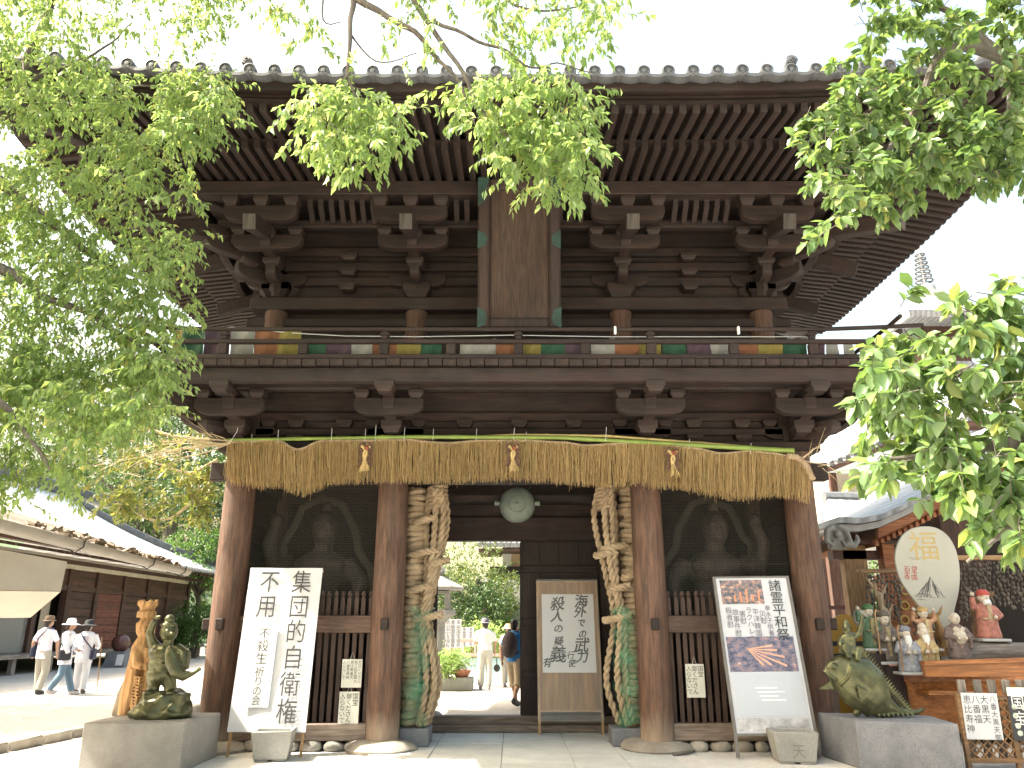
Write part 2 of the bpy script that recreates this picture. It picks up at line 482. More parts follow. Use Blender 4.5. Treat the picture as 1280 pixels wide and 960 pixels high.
# low rails, sill, slats of the two guardian bays
slat0 = None
M['slat'] = wood('slat_wood', (0.028, 0.014, 0.0095), (0.085, 0.043, 0.028), 'z', grey=0.3, greycol=(0.10, 0.075, 0.06))
for sgn in (-1, 1):
    xa, xb = sorted((sgn * 1.735, sgn * 3.845))
    x0, x1 = xa + 0.19, xb - 0.19
    bm_('sill_beam', x0, x1, -0.09, 0.11, 0.135, 0.335, M['worn'])
    bm_('middle_rail', x0, x1, -0.085, 0.075, 1.42, 1.635, wood('rail_wood', (0.04, 0.02, 0.013), (0.11, 0.058, 0.038), 'x', grey=0.3, greycol=(0.12, 0.09, 0.07)))
    n = 19
    for i in range(n):
        x = x0 + 0.045 + (x1 - x0 - 0.09) * i / (n - 1)
        if slat0 is None:
            s = MB(); s.bx(-0.026, 0.026, -0.022, 0.022, 0.337, 1.86)
            s.lathe([(0.026, 1.86), (0.018, 1.875), (0.033, 1.90), (0.030, 1.925), (0.012, 1.95)], 8)
            slat0 = s.build('slat', M['slat'], gate, loc=(x, 0.005, 0), smooth=30); continue
        inst(slat0, gate, loc=(x, 0.005 + rnd.uniform(-.003, .003), 0), rot=(0, rnd.uniform(-.006, .006), 0))
    # field stones under the sill
    xx = x0 + 0.2
    while xx < x1 - 0.1:
        w = rnd.uniform(0.16, 0.34)
        st = MB().ell((0, 0, 0), (w / 2 * 1.05, 0.13, 0.085), 12, 7).jit(0.03, 5, seed=xx)
        st.build('foundation_stone', M['fieldstone'], gate, loc=(min(xx + w / 2, x1 - 0.1), -0.02, 0.06)); xx += w
    # niche: walls and floor
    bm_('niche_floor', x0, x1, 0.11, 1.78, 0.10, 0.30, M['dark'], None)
    bm_('niche_back_wall', x0, x1, 1.78, 1.86, 0.3, 3.75, M['wood_z'], None)
    for k in range(9):
        z = 0.36 + k * 0.385
        bm_('wall_board', sgn * 3.845 - 0.03, sgn * 3.845 + 0.03, 0.19, 1.66, z, z + 0.38, None, 0.006)
        bm_('wall_board', sgn * 1.735 - 0.03, sgn * 1.735 + 0.03, 0.19, 1.66, z, z + 0.38, None, 0.006)
        bm_('wall_board', sgn * 3.845 - 0.03, sgn * 3.845 + 0.03, 2.04, 3.5, z, z + 0.38, None, 0.006)
        bm_('wall_board', sgn * 1.735 - 0.03, sgn * 1.735 + 0.03, 2.04, 3.5, z, z + 0.38, None, 0.006)
    # wire netting in front of the guardian, hexagonal mesh, one piece
    wv, wf = [], []
    def wire(a, b_, r=0.0011):
        d = (Vector(b_) - Vector(a)); n_ = Vector((-d.z, 0, d.x)).normalized() * r; k0 = len(wv)
        for p in (a, b_):
            wv.append((p[0] + n_.x, p[1], p[2] + n_.z)); wv.append((p[0] - n_.x, p[1], p[2] - n_.z)); wv.append((p[0], p[1] + r * 1.5, p[2]))
        for q in range(3):
            q2 = (q + 1) % 3; wf.append((k0 + q, k0 + q2, k0 + 3 + q2, k0 + 3 + q))
    s_ = 0.020; hx = s_ * math.sqrt(3)
    r_ = 0; z = 1.40
    while z < 3.42:
        x = x0 + (hx / 2 if r_ % 2 else 0)
        while x < x1 - hx:
            wire((x, 0.06, z), (x + hx / 2, 0.06, z + s_ / 2)); wire((x + hx / 2, 0.06, z + s_ / 2), (x + hx, 0.06, z)); wire((x, 0.06, z), (x, 0.06, z - s_))
            x += hx
        z += s_ * 1.5; r_ += 1
    wm = M.get('netting') or paint('netting_wire', (0.16, 0.16, 0.14), 0.5, metal=0.5); M['netting'] = wm
    o = flat_mesh('wire_netting', wv, wf, wm, gate); o['kind'] = 'stuff'
    o = bm_('netting_batten', x0, x1, 0.065, 0.085, 2.30, 2.308, M['wood_x'], None)
# head beams between posts, front / middle / rear
for y in (0, 1.85, 3.7):
    for a, b_ in zip(PX[:-1], PX[1:]):
        bm_('head_beam', a + 0.17, b_ - 0.17, y - 0.10, y + 0.10, 3.38, 3.68)
    bm_('plate_beam', -4.15, 4.15, y - 0.19, y + 0.19, 3.80, 3.94)
for x in PX:
    for y0, y1 in ((0.19, 1.66), (2.04, 3.5)):
        bm_('tie_beam', x - 0.095, x + 0.095, y0, y1, 3.40, 3.68)
        bm_('tie_beam', x - 0.08, x + 0.08, y0, y1, 2.92, 3.12)
for sgn in (-1, 1):
    bm_('beam_nose', sgn * 4.04 - 0.22, sgn * 4.04 + 0.22, -0.085, 0.085, 3.42, 3.66)
    bm_('peg', sgn * 4.05 - 0.10, sgn * 4.05 + 0.10, -0.05, 0.05, 1.455, 1.60)
# ceiling of the passage and the niches
for k in range(16):
    x = -3.84 + k * 0.48
    bm_('ceiling_board', x + 0.004, x + 0.476, -0.05, 3.75, 3.965, 3.99, M['wood_y'], None)

# door wall at mid depth
yd = 1.85
bm_('threshold', -1.55, 1.55, yd - 0.12, yd + 0.12, 0.036, 0.235, M['worn'])
bm_('threshold_step', -1.55, 1.55, yd - 0.30, yd - 0.122, 0.034, 0.13, M['worn'])
bm_('door_lintel', -1.55, 1.55, yd - 0.11, yd + 0.11, 2.79, 3.16)
bm_('transom_panel', -1.55, 1.55, yd - 0.03, yd + 0.03, 3.162, 3.38)
for sgn in (-1, 1):
    bm_('door_jamb', sgn * 1.405 - 0.15, sgn * 1.405 + 0.15, yd - 0.08, yd + 0.08, 0.237, 2.788)
dl = bm_('door_leaf', 0.025, 1.252, yd + 0.0, yd + 0.07, 0.24, 2.785, M['wood_z'])
for z in (0.75, 1.5, 2.3): bm_('batten', 0.05, 1.24, yd - 0.032, yd - 0.002, z, z + 0.12, parent=dl)
for k in range(4):
    bm_('door_plank', 0.03 + k * 0.306, 0.03 + k * 0.306 + 0.302, yd - 0.014, yd - 0.001, 0.245, 2.78, M['wood_z'], 0.004, dl)
dl2 = MB().bx(-0.035, 0.035, 0, 1.2, 0.24, 2.785).build('door_leaf', M['wood_z'], gate, loc=(-1.30, yd + 0.10, 0), rot=(0, 0, 0.24), smooth=0, bevel=0.01)
# inner lintel with a curved underside, at the first cross line of the passage
cb = MB()
top = []; bot = []
for i in range(25):
    x = -1.54 + 3.08 * i / 24; t = abs(x) / 1.54
    bot.append((x, 3.20 + 0.10 * (1 - t ** 4) + 0.02 * math.sin(t * 18) * (t > 0.55)))
cb.prism(bot + [(1.54, 3.38), (-1.54, 3.38)], 0.98, 1.12, 'xz')
cb.build('curved_beam', M['wood_x'], gate)

# ---------------------------------------------------------------- bracket parts
def masu(w, h):
    mb = MB(); a, c = w / 2, w / 2 * 0.68
    rings = [[(sx * c, sy * c, 0) for sx, sy in ((-1, -1), (1, -1), (1, 1), (-1, 1))],
             [(sx * (c + (a - c) * .35), sy * (c + (a - c) * .35), h * .26) for sx, sy in ((-1, -1), (1, -1), (1, 1), (-1, 1))],
             [(sx * a, sy * a, h * .5) for sx, sy in ((-1, -1), (1, -1), (1, 1), (-1, 1))],
             [(sx * a, sy * a, h) for sx, sy in ((-1, -1), (1, -1), (1, 1), (-1, 1))]]
    return mb.ring(rings)
def hij(L, h, d, plane='xz'):
    pr = [(-L / 2, h), (-L / 2, h * .55)]
    for i in range(1, 7):
        a = i / 6 * math.pi / 2
        pr.append((-L / 2 + h * 1.05 * (1 - math.cos(a)), h * .55 * (1 - math.sin(a))))
    pr += [(-x, z) for x, z in reversed(pr)]
    return MB().prism(pr, -d / 2, d / 2, plane)
def arm_out(y0, y1, h, d):
    """arm that runs out to -y and ends in a curved nose; local z from 0"""
    pr = [(y0, 0), (y0, h), (y1, h), (y1, h * .5)]
    for i in range(1, 7):
        a = i / 6 * math.pi / 2
        pr.append((y1 + h * 1.1 * (1 - math.cos(a)), h * .5 * (1 - math.sin(a))))
    return MB().prism(pr, -d / 2, d / 2, 'yz')
W = M['wood_x']; WY = M['wood_y']; WZ = M['wood_z']

def lower_set(wide=1.0, k=1.0):
    """three-step bracket under the balcony, out to local y -1.12*k"""
    root = arm_out(0.15, -0.42 * k, 0.20, 0.14).build('bracket_set', WY, gate, smooth=30, bevel=0.006)
    root_z = 3.965
    for v in root.data.vertices: v.co.z += root_z
    def sub(mb, name, loc, mat=W, bv=0.006): return mb.build(name, mat, root, loc=loc, smooth=30, bevel=bv)
    sub(arm_out(0.2, -0.80 * k, 0.24, 0.15), 'projecting_arm', (0, 0, 4.165), WY)
    sub(arm_out(0.2, -1.16 * k, 0.11, 0.16), 'projecting_arm', (0, 0, 4.407), WY)
    sub(masu(0.28, 0.17), 'bearing_block', (0, -0.36 * k, 4.0))
    sub(masu(0.25, 0.14), 'bearing_block', (0, -1.08 * k, 4.40 - 0.03))
    if wide:
        sub(hij(0.92 * wide, 0.22, 0.13), 'bracket_arm', (0, -0.72 * k, 4.17))
        for dx in (-0.36, 0.36): sub(masu(0.2, 0.12), 'bearing_block', (dx * wide, -0.72 * k, 4.392))
        sub(hij(0.80 * wide, 0.18, 0.12), 'bracket_arm', (0, 0, 4.0))
        for dx in (-0.32, 0.32): sub(masu(0.2, 0.1), 'bearing_block', (dx * wide, 0, 4.182))
    return root
ls0 = lower_set()
ls0.location = (PX[0], 0, 0)
def place_set(src, x, y, rz):
    c = copy_tree(src, gate); c.location = (x, y, 0); c.rotation_euler = (0, 0, rz); return c
for x in PX[1:]: place_set(ls0, x, 0, 0)
for y in (0, 1.85, 3.7):
    place_set(ls0, PX[0], y, -math.pi / 2); place_set(ls0, PX[3], y, math.pi / 2)
lc = lower_set(0, 1.40)
lc.location = (PX[0], 0, 0); lc.rotation_euler = (0, 0, -math.pi / 4)
place_set(lc, PX[3], 0, math.pi / 4)
# beams of the wall plane and the long beams the balcony sits on
for z0, z1 in ((4.06, 4.16), (4.27, 4.39)):
    bm_('wall_beam', -4.0, 4.0, -0.06, 0.06, z0, z1)
    for sgn in (-1, 1): bm_('wall_beam', sgn * 3.845 - 0.06, sgn * 3.845 + 0.06, 0.062, 3.8, z0, z1)
bm_('wall_panel', -3.83, 3.83, 0.02, 0.055, 3.945, 4.74, M['wood_x'], None)
bm_('inner_floor', -3.8, 3.8, 0.06, 3.7, 4.62, 4.69, M['wood_x'], None)
for i in range(3):
    for t in ((0.34, 0.66) if i != 1 else (0.28, 0.5, 0.72)):
        x = PX[i] + (PX[i + 1] - PX[i]) * t
        masu(0.22, 0.10).build('bearing_block', W, gate, loc=(x, -0.02, 3.952), smooth=30)
        masu(0.22, 0.10).build('bearing_block', W, gate, loc=(x, -0.02, 4.165), smooth=30)
BW, BF = 4.97, -1.20       # balcony half width, front
bm_('balcony_beam', -4.75, 4.75, -0.80, -0.66, 4.512, 4.64)
bm_('balcony_beam', -BW, BW, BF + 0.03, BF + 0.17, 4.50, 4.69)
for sgn in (-1, 1):
    bm_('balcony_beam', sgn * 4.87 - 0.07, sgn * 4.87 + 0.07, BF + 0.172, 4.8, 4.50, 4.69)
    bm_('balcony_beam', sgn * 4.56 - 0.07, sgn * 4.56 + 0.07, -0.64, 4.6, 4.512, 4.64)
# deck boards (their ends make the edge)
d0 = None; nb = 55; bw = 2 * BW / nb
for i in range(nb):
    x = -BW + bw * (i + 0.5)
    if d0 is None:
        d0 = MB().bx(-bw / 2 + 0.004, bw / 2 - 0.004, BF - 0.03, 0.2, 0, 0.085).build('deck_board', M['wood_y'], gate, loc=(x, 0, 4.70), bevel=0.008, smooth=0)
    else: inst(d0, gate, loc=(x, rnd.uniform(-.008, .008), 4.70 + rnd.uniform(-.004, .004)))
d1 = None
for sgn in (-1, 1):
    for i in range(24):
        y = 0.205 + (i + .5) * 0.18
        if d1 is None: d1 = MB().bx(-0.62, 0.62, -0.086, 0.086, 0, 0.085).build('deck_board', M['wood_x'], gate, loc=(sgn * 4.38, y, 4.70), bevel=0.008, smooth=0)
        else: inst(d1, gate, loc=(sgn * 4.38, y, 4.70))
# railing
RF = BF + 0.09
bm_('bottom_rail', -BW - 0.02, BW + 0.02, RF - 0.05, RF + 0.05, 4.80, 4.875)
bm_('middle_rail', -BW - 0.25, BW + 0.25, RF - 0.035, RF + 0.035, 5.03, 5.09)
def round_rail(name, p0, p1, r):
    n = 16; p0 = Vector(p0); p1 = Vector(p1)
    pts = [p0.lerp(p1, i / n) + Vector((0, 0, 0.10 * max(0, abs(2 * i / n - 1) - 0.78) / 0.22 * 0.6)) for i in range(n + 1)]
    return MB().tube(pts, r, 10).build(name, M['wood_x'], gate)
round_rail('top_rail', (-BW - 0.35, RF, 5.235), (BW + 0.35, RF, 5.235), 0.028)
for sgn in (-1, 1):
    xs = sgn * (BW - 0.09)
    bm_('bottom_rail', xs - 0.05, xs + 0.05, RF + 0.052, 4.6, 4.80, 4.875)
    bm_('middle_rail', xs - 0.035, xs + 0.035, RF - 0.25, 4.6, 5.092, 5.15)
    MB().tube([(xs, RF - 0.3, 5.30), (xs, RF, 5.29), (xs, 4.6, 5.29)], 0.028, 10).build('top_rail', M['wood_y'], gate)
    for k in range(6):
        y = RF + 0.5 + k * 0.85
        bm_('rail_strut', xs - 0.045, xs + 0.045, y - 0.045, y + 0.045, 4.877, 5.09)
for i, px in enumerate((280, 380, 481, 564, 648, 731, 813, 916, 1015)):
    x = pix(px, 425, GY + RF).x - GX
    bm_('rail_strut', x - 0.062, x + 0.062, RF - 0.045, RF + 0.045, 4.877, 5.028)
    if i % 2 == 0:
        o = MB().box((x, RF, 5.115), (0.08, 0.075, 0.05)); o.box((x, RF, 5.16), (0.115, 0.085, 0.035)); o.box((x, RF, 5.19), (0.075, 0.07, 0.03))
        o.build('rail_cap', M['wood_z'], gate, bevel=0.008, smooth=0)

# ---------------------------------------------------------------- upper storey
UY0, UY1 = 0.25, 3.45
for x in UX:
    MB().lathe([(0.17, 4.78), (0.17, 6.02)], 22).build('upper_post', M['post'], gate, loc=(x, UY0, 0))
bm_('upper_wall', -3.64, 3.64, UY0 + 0.05, UY0 + 0.10, 4.79, 7.6, M['wood_x'], None)
for sgn in (-1, 1):
    bm_('upper_wall', sgn * 3.6 - 0.03, sgn * 3.6 + 0.03, UY0 + 0.11, UY1, 4.79, 7.6, M['wood_y'], None)
    bm_('plate_beam', sgn * 3.66 - 0.15, sgn * 3.66 + 0.15, UY0 + 0.152, UY1 + 0.4, 6.03, 6.228)
    bm_('tie_beam', sgn * 3.66 - 0.10, sgn * 3.66 + 0.10, UY0 + 0.152, UY1 + 0.4, 5.78, 5.9)
bm_('plate_beam', -4.03, 4.03, UY0 - 0.15, UY0 + 0.15, 6.03, 6.23)
bm_('tie_beam', -4.08, 4.08, UY0 - 0.10, UY0 + 0.10, 5.775, 5.905)
bm_('base_beam', -3.9, 3.9, UY0 - 0.10, UY0 + 0.10, 4.80, 4.98)
for z0, z1 in ((6.47, 6.60), (6.72, 6.85), (6.97, 7.10)):
    bm_('wall_beam', -3.9, 3.9, UY0 - 0.055, UY0 + 0.045, z0, z1)
for i in range(3):
    x = (UX[i] + UX[i + 1]) / 2
    st = MB().prism([(-0.06, 6.232), (0.06, 6.232), (0.06, 6.36), (-0.06, 6.36)], UY0 - 0.05, UY0 + 0.04, 'xz'); st.build('strut', M['wood_z'], gate, smooth=0)
    for z in (6.362, 6.61, 6.86): masu(0.25, 0.105).build('bearing_block', W, gate, loc=(x, UY0 - 0.05, z), smooth=30)
SQ = []
def upper_set(k=1.0, wide=1.0):
    """three-step bracket with a down-pointing tail rafter; outward = -y from the wall plane"""
    root = masu(0.42, 0.22).build('bracket_set', W, gate, smooth=30, bevel=0.008)
    for v in root.data.vertices: v.co.z += 6.232
    def sub(mb, name, loc, mat=W, bv=0.006): return mb.build(name, mat, root, loc=loc, smooth=30, bevel=bv)
    sub(arm_out(0.1, -0.50 * k, 0.20, 0.14), 'projecting_arm', (0, 0, 6.42), WY)
    sub(arm_out(0.1, -0.86 * k, 0.22, 0.15), 'projecting_arm', (0, 0, 6.70), WY)
    sub(masu(0.26, 0.13), 'bearing_block', (0, -0.38 * k, 6.59))
    sub(masu(0.26, 0.13), 'bearing_block', (0, -0.74 * k, 6.86))
    if wide:
        sub(hij(0.86, 0.19, 0.12), 'bracket_arm', (0, -0.04, 6.43))
        sub(hij(1.02, 0.22, 0.13), 'bracket_arm', (0, -0.73, 6.715))
        for dx in (-0.41, 0, 0.41): sub(masu(0.21, 0.12), 'bearing_block', (dx, -0.73, 6.932))
        sub(hij(1.04, 0.23, 0.13), 'bracket_arm', (0, -1.10, 6.962))
        for dx in (-0.43, 0, 0.43): sub(masu(0.21, 0.16), 'bearing_block', (dx, -1.10, 7.19))
    # tail rafter
    t = MB().box((0.5, 0, 0), (1.0, 0.17, 0.21)).build('tail_rafter', WY, root, smooth=0, bevel=0.008)
    a, b_ = Vector((0, -1.52 * k, 6.74)), Vector((0, -0.1, 7.17))
    t.matrix_basis = span(a, b_)
    e = MB().box((0, 0, 0), (0.17 * 1.03, 0.02, 0.215)).build('tail_end', M['endgrain'], root, smooth=0, bevel=0.006)
    d = (b_ - a).normalized()
    e.location = a - d * 0.006; e.rotation_euler = (math.atan2(d.z, d.y), 0, 0)
    return root
us0 = upper_set(); us0.location = (UX[0], UY0, 0)
for x in UX[1:]: place_set(us0, x, UY0, 0)
for y in (UY0, (UY0 + UY1) / 2, UY1):
    place_set(us0, UX[0], y, -math.pi / 2); place_set(us0, UX[3], y, math.pi / 2)
uc = upper_set(1.42, 0); uc.location = (UX[0], UY0, 0); uc.rotation_euler = (0, 0, -math.pi / 4)
place_set(uc, UX[3], UY0, math.pi / 4)
# inner long beam, eave purlin
PY = UY0 - 1.10
bm_('bracket_beam', -4.4, 4.4, UY0 - 0.79, UY0 - 0.67, 7.055, 7.17)
bm_('eave_purlin', -5.05, 5.05, PY - 0.11, PY + 0.11, 7.352, 7.565)
for sgn in (-1, 1):
    xs = sgn * (3.66 + 1.10)
    bm_('eave_purlin', xs - 0.11, xs + 0.11, PY + 0.112, UY1 + 1.3, 7.352, 7.565)
    xs = sgn * (3.66 + 0.73)
    bm_('bracket_beam', xs - 0.06, xs + 0.06, UY0 - 0.66, UY1 + 1.0, 7.055, 7.17)
# curved ribs of the small cove between the brackets
rib0 = None
def rib_pts(): return [(0, -1.04, 7.36), (0, -1.0, 7.28), (0, -0.92, 7.20), (0, -0.80, 7.13)]
x = -3.3
while x < 3.31:
    near = min(abs(x - u) for u in UX)
    if near > 0.56 and abs(x + 0.05) > 0.62:
        if rib0 is None:
            mb = MB(); pr = [(-1.05, 7.355), (-0.99, 7.355), (-0.76, 7.165), (-0.76, 7.11), (-0.82, 7.11), (-1.02, 7.26)]
            rib0 = mb.prism(pr, -0.035, 0.035, 'yz').build('cove_rib', M['wood_z'], gate, loc=(x, UY0, 0), smooth=0)
        else: inst(rib0, gate, loc=(x, UY0, 0))
    x += 0.15
bm_('cove_ceiling', -4.6, 4.6, PY + 0.115, UY0 + 0.05, 7.40, 7.43, M['wood_x'], None)

# ---------------------------------------------------------------- roof
EX, EY0 = 6.81, -2.90         # tile edge: half width, front line
YC = 1.85; EYH = YC - EY0     # half depth
def lift(s, H):               # eaves rise to the corners
    return 0.42 * (abs(s) / H) ** 3.6
def fly_pt(s, t, H):          # s along the eave, t distance out of the wall plane -> height of rafter underside
    return 0
RW = 0.082
fly0 = MB().box((0.5, 0, 0.055), (1.0, RW, 0.11)).build('flying_rafter', M['wood_x'], gate, smooth=0)
bas0 = MB().box((0.5, 0, 0.06), (1.0, RW, 0.12)).build('base_rafter', M['wood_x'], gate, smooth=0)
ftip0 = MB().box((-0.004, 0, 0.055), (0.012, RW + 0.006, 0.116)).build('rafter_tip', M['endgrain'], fly0, smooth=0)
first = [True, True]
def rafter(kind, p0, p1):
    src = fly0 if kind == 0 else bas0
    m = span(p0, p1)
    if first[kind]:
        src.matrix_basis = m; first[kind] = False; return src
    return inst(src, gate, matrix=m)
def side_rafters(side):
    """side 0 front, -1 left, 1 right. s runs along the eave, t out from the wall"""
    H = EX if side == 0 else EYH
    half = 3.66 if side == 0 else 1.60
    sp = 0.164
    n = int((H - 0.22) / sp)
    for i in range(-n, n + 1):
        s = i * sp
        if side and s > 3.2: continue          # the far rear of the sides is never seen
        over = max(0.0, abs(s) - half)          # rafters die into the hip
        L = lift(s, H)
        def P(t, z, lf):
            if side == 0: return Vector((s, UY0 - t, z + L * lf))
            return Vector((side * (3.66 + t), YC + s, z + L * lf))
        if over < 2.82:
            a = max(1.95, over); rafter(0, P(2.92, 7.42, 1.0), P(a, 7.42 + (2.92 - a) * 0.20, 0.85 if a > 2 else 0.72))
        if over < 2.05:
            a = max(0.0, over); rafter(1, P(2.12, 7.455, 0.62), P(a, 7.455 + (2.12 - a) * 0.115, 0.62 * (a / 2.12)))
for sd in (0, -1, 1): side_rafters(sd)
# long eave members that follow the curve
def eave_member(name, t, z, w, h, lf, mt, seg=28):
    for side in (0, -1, 1):
        H = EX if side == 0 else EYH
        ext = (3.66 if side == 0 else 1.60) + t
        rings = []
        for i in range(seg + 1):
            s = -ext + 2 * ext * i / seg
            L = lift(s, H) * lf
            def P(tt, zz):
                if side == 0: return (s, UY0 - tt, zz + L)
                return (side * (3.66 + tt), YC + s, zz + L)
            k = 1.0
            sl = s if abs(s) < ext else s
            rings.append([P(t - w / 2, z), P(t + w / 2, z), P(t + w / 2, z + h), P(t - w / 2, z + h)])
        MB().ring(rings).build(name, mt, gate, smooth=30)
eave_member('inner_eave_board', 2.02, 7.585, 0.11, 0.055, 0.70, M['wood_x'])
eave_member('outer_eave_board', 2.90, 7.535, 0.13, 0.10, 1.0, M['wood_x'])
eave_member('tile_fascia', 2.985, 7.638, 0.12, 0.125, 1.0, M['wood_x'])
# sheathing above the rafters
def sheath(name, t0, z0, l0, t1, z1, l1):
    for side in (0, -1, 1):
        H = EX if side == 0 else EYH; half = 3.66 if side == 0 else 1.60
        mb = MB(); n = 26; rows = []
        for t, z, l in ((t0, z0, l0), (t1, z1, l1)):
            ext = half + t
            row = []
            for i in range(n + 1):
                s = -ext + 2 * ext * i / n; L = lift(s, H) * l
                row.append((s, UY0 - t, z + L) if side == 0 else (side * (3.66 + t), YC + s, z + L))
            rows.append(row)
        vs = rows[0] + rows[1]; vs2 = [(x, y, z + 0.02) for x, y, z in vs]
        fs = [(i, i + 1, n + 2 + i, n + 1 + i) for i in range(n)]
        k = len(vs)
        mb.add(vs + vs2, fs + [tuple(q + k for q in reversed(f)) for f in fs])
        mb.build(name, M['wood_x'], gate, smooth=0)
sheath('eave_sheathing', 3.02, 7.532, 1.0, 1.9, 7.74, 0.7)
sheath('eave_sheathing', 2.14, 7.58, 0.62, -0.1, 7.85, 0.0)
# hip rafters
for sgn in (-1, 1):
    h = MB().box((0.5, 0, 0.02), (1, 0.17, 0.26)).build('hip_rafter', M['wood_x'], gate, smooth=0, bevel=0.01)
    h.matrix_basis = span((sgn * 6.62, UY0 - 2.96, 7.66), (sgn * 3.6, UY0, 7.62))
    h = MB().box((0.5, 0, 0.0), (1, 0.20, 0.28)).build('hip_rafter', M['wood_x'], gate, smooth=0, bevel=0.01)
    h.matrix_basis = span((sgn * 5.75, UY0 - 2.09, 7.44), (sgn * 3.6, UY0, 7.50))
# tiles: curved slopes, a tile column per 0.295 m with a round end disc
roof = None
def slope_z(t, s, H):          # t from eave edge inwards
    return 7.775 + lift(s, H) * max(0, 1 - t / 3.0) + 0.36 * t + 0.055 * t * t
def slope_pt(side, s, t, dz=0.0):
    H = EX if side == 0 else EYH
    z = slope_z(t, s, H) + dz
    if side == 0: return (s, EY0 + t, z)
    return (side * (EX - t), YC + s, z)
rb = MB()
for side in (0, -1, 1):
    H = EX if side == 0 else EYH
    n, m_ = 40, 10; rows = []
    for j in range(m_ + 1):
        t = 4.7 * j / m_
        hs = max(H - t, 0.02) if side else (H - t)
        rows.append([slope_pt(side, -hs + 2 * hs * i / n, t) for i in range(n + 1)])
    base = len(rb.v); vs = [p for r_ in rows for p in r_]
    fs = [(j * (n + 1) + i, j * (n + 1) + i + 1, (j + 1) * (n + 1) + i + 1, (j + 1) * (n + 1) + i) for j in range(m_) for i in range(n)]
    rb.add(vs, fs)
rb.bx(-2.1, 2.1, YC - 0.2, YC + 0.2, 10.4, 11.2)
rb.add([(-2.1, YC - 0.1, 10.6), (2.1, YC - 0.1, 10.6), (6.6, 6.5, 7.9), (-6.6, 6.5, 7.9)], [(0, 1, 2, 3)])
roof = rb.build('roof', M['tile'], gate, smooth=40, recalc=False)
disc0 = None
def disc_mesh():
    mb = MB(); n = 18
    rings = []
    for r, y in ((0.078, 0.30), (0.078, 0.0), (0.062, -0.006), (0.058, 0.010), (0.03, 0.012), (0.028, -0.002), (0.005, -0.004)):
        rings.append([(r * math.cos(2 * math.pi * j / n), y, r * math.sin(2 * math.pi * j / n)) for j in range(n)])
    return mb.ring(rings)
def pan_mesh():                 # hanging front of a pan tile: a shallow crescent
    mb = MB(); up = []; lo = []
    for i in range(11):
        x = -0.145 + 0.29 * i / 10; c = 1 - (x / 0.145) ** 2
        up.append((x, 0.0 - 0.035 * c)); lo.append((x, -0.03 - 0.05 * c))
    return mb.prism(up + lo[::-1], -0.02, 0.25, 'xz')
pan0 = None
for side in (0, -1, 1):
    H = EX if side == 0 else EYH
    n = int(H / 0.295)
    for i in range(-n, n + 1):
        s = i * 0.295
        if side and s > 3.4: continue
        p = Vector(slope_pt(side, s, 0)); rz = 0 if side == 0 else side * math.pi / 2
        z = p.z + 0.065
        if disc0 is None: disc0 = disc_mesh().build('end_tile', M['tile'], roof, loc=(p.x, p.y - 0.02, z)); o = disc0
        else: o = inst(disc0, roof, loc=(p.x, p.y - 0.02 if side == 0 else p.y, z + rnd.uniform(-.004, .004)), rot=(rnd.uniform(-.05, .05), 0, rz))
        ps = Vector(slope_pt(side, s + 0.1475, 0)); tilt = math.atan2(lift(s + .295, H) - lift(s, H), 0.295)
        if pan0 is None: pan0 = pan_mesh().build('pan_tile', M['tile'], roof, loc=(ps.x, ps.y, ps.z + 0.045)); 
        else: inst(pan0, roof, loc=(ps.x, ps.y, ps.z + 0.045), rot=(0, -tilt if side == 0 else 0, rz))
        if side == 0 or abs(s) < 4.0:
            L_ = min(4.6, H - abs(s) - 0.05) if side == 0 else min(4.6, H - abs(s))
            if L_ > 0.4:
                k = max(3, int(L_ / 0.5)); pts = [slope_pt(side, s, 0.28 + (L_ - 0.28) * q / k, 0.05) for q in range(k + 1)]
                MB().tube(pts, 0.074, 8, cap=False).build('cover_tile', M['tile'], roof)
# descending ridges with their round scroll ends seen above the eave
for sgn, px in ((-1, 308), (1, 990)):
    xs = pix(px, 75, GY - 2.3).x - GX
    mb = MB().box((0, 0.6, -0.06), (0.2, 1.5, 0.25), rot=(0.42, 0, 0))
    mb.cyl((0, -0.05, 0.10), (0, -0.32, 0.16), 0.062, 0.075, 14); mb.cyl((0, -0.321, 0.16), (0, -0.335, 0.162), 0.05, 0.05, 14); mb.cyl((0, -0.336, 0.162), (0, -0.35, 0.163), 0.02, 0.02, 10)
    mb.prism([(-.03, -.25), (.03, -.25), (.09, .05), (-.09, .05)], -0.2, -0.12, 'xz')
    p = pix(px, 77, GY - 2.25)
    mb.build('ridge_end', M['tile'], roof, loc=(p.x - GX, -2.25 + 0.3, p.z - 0.13))
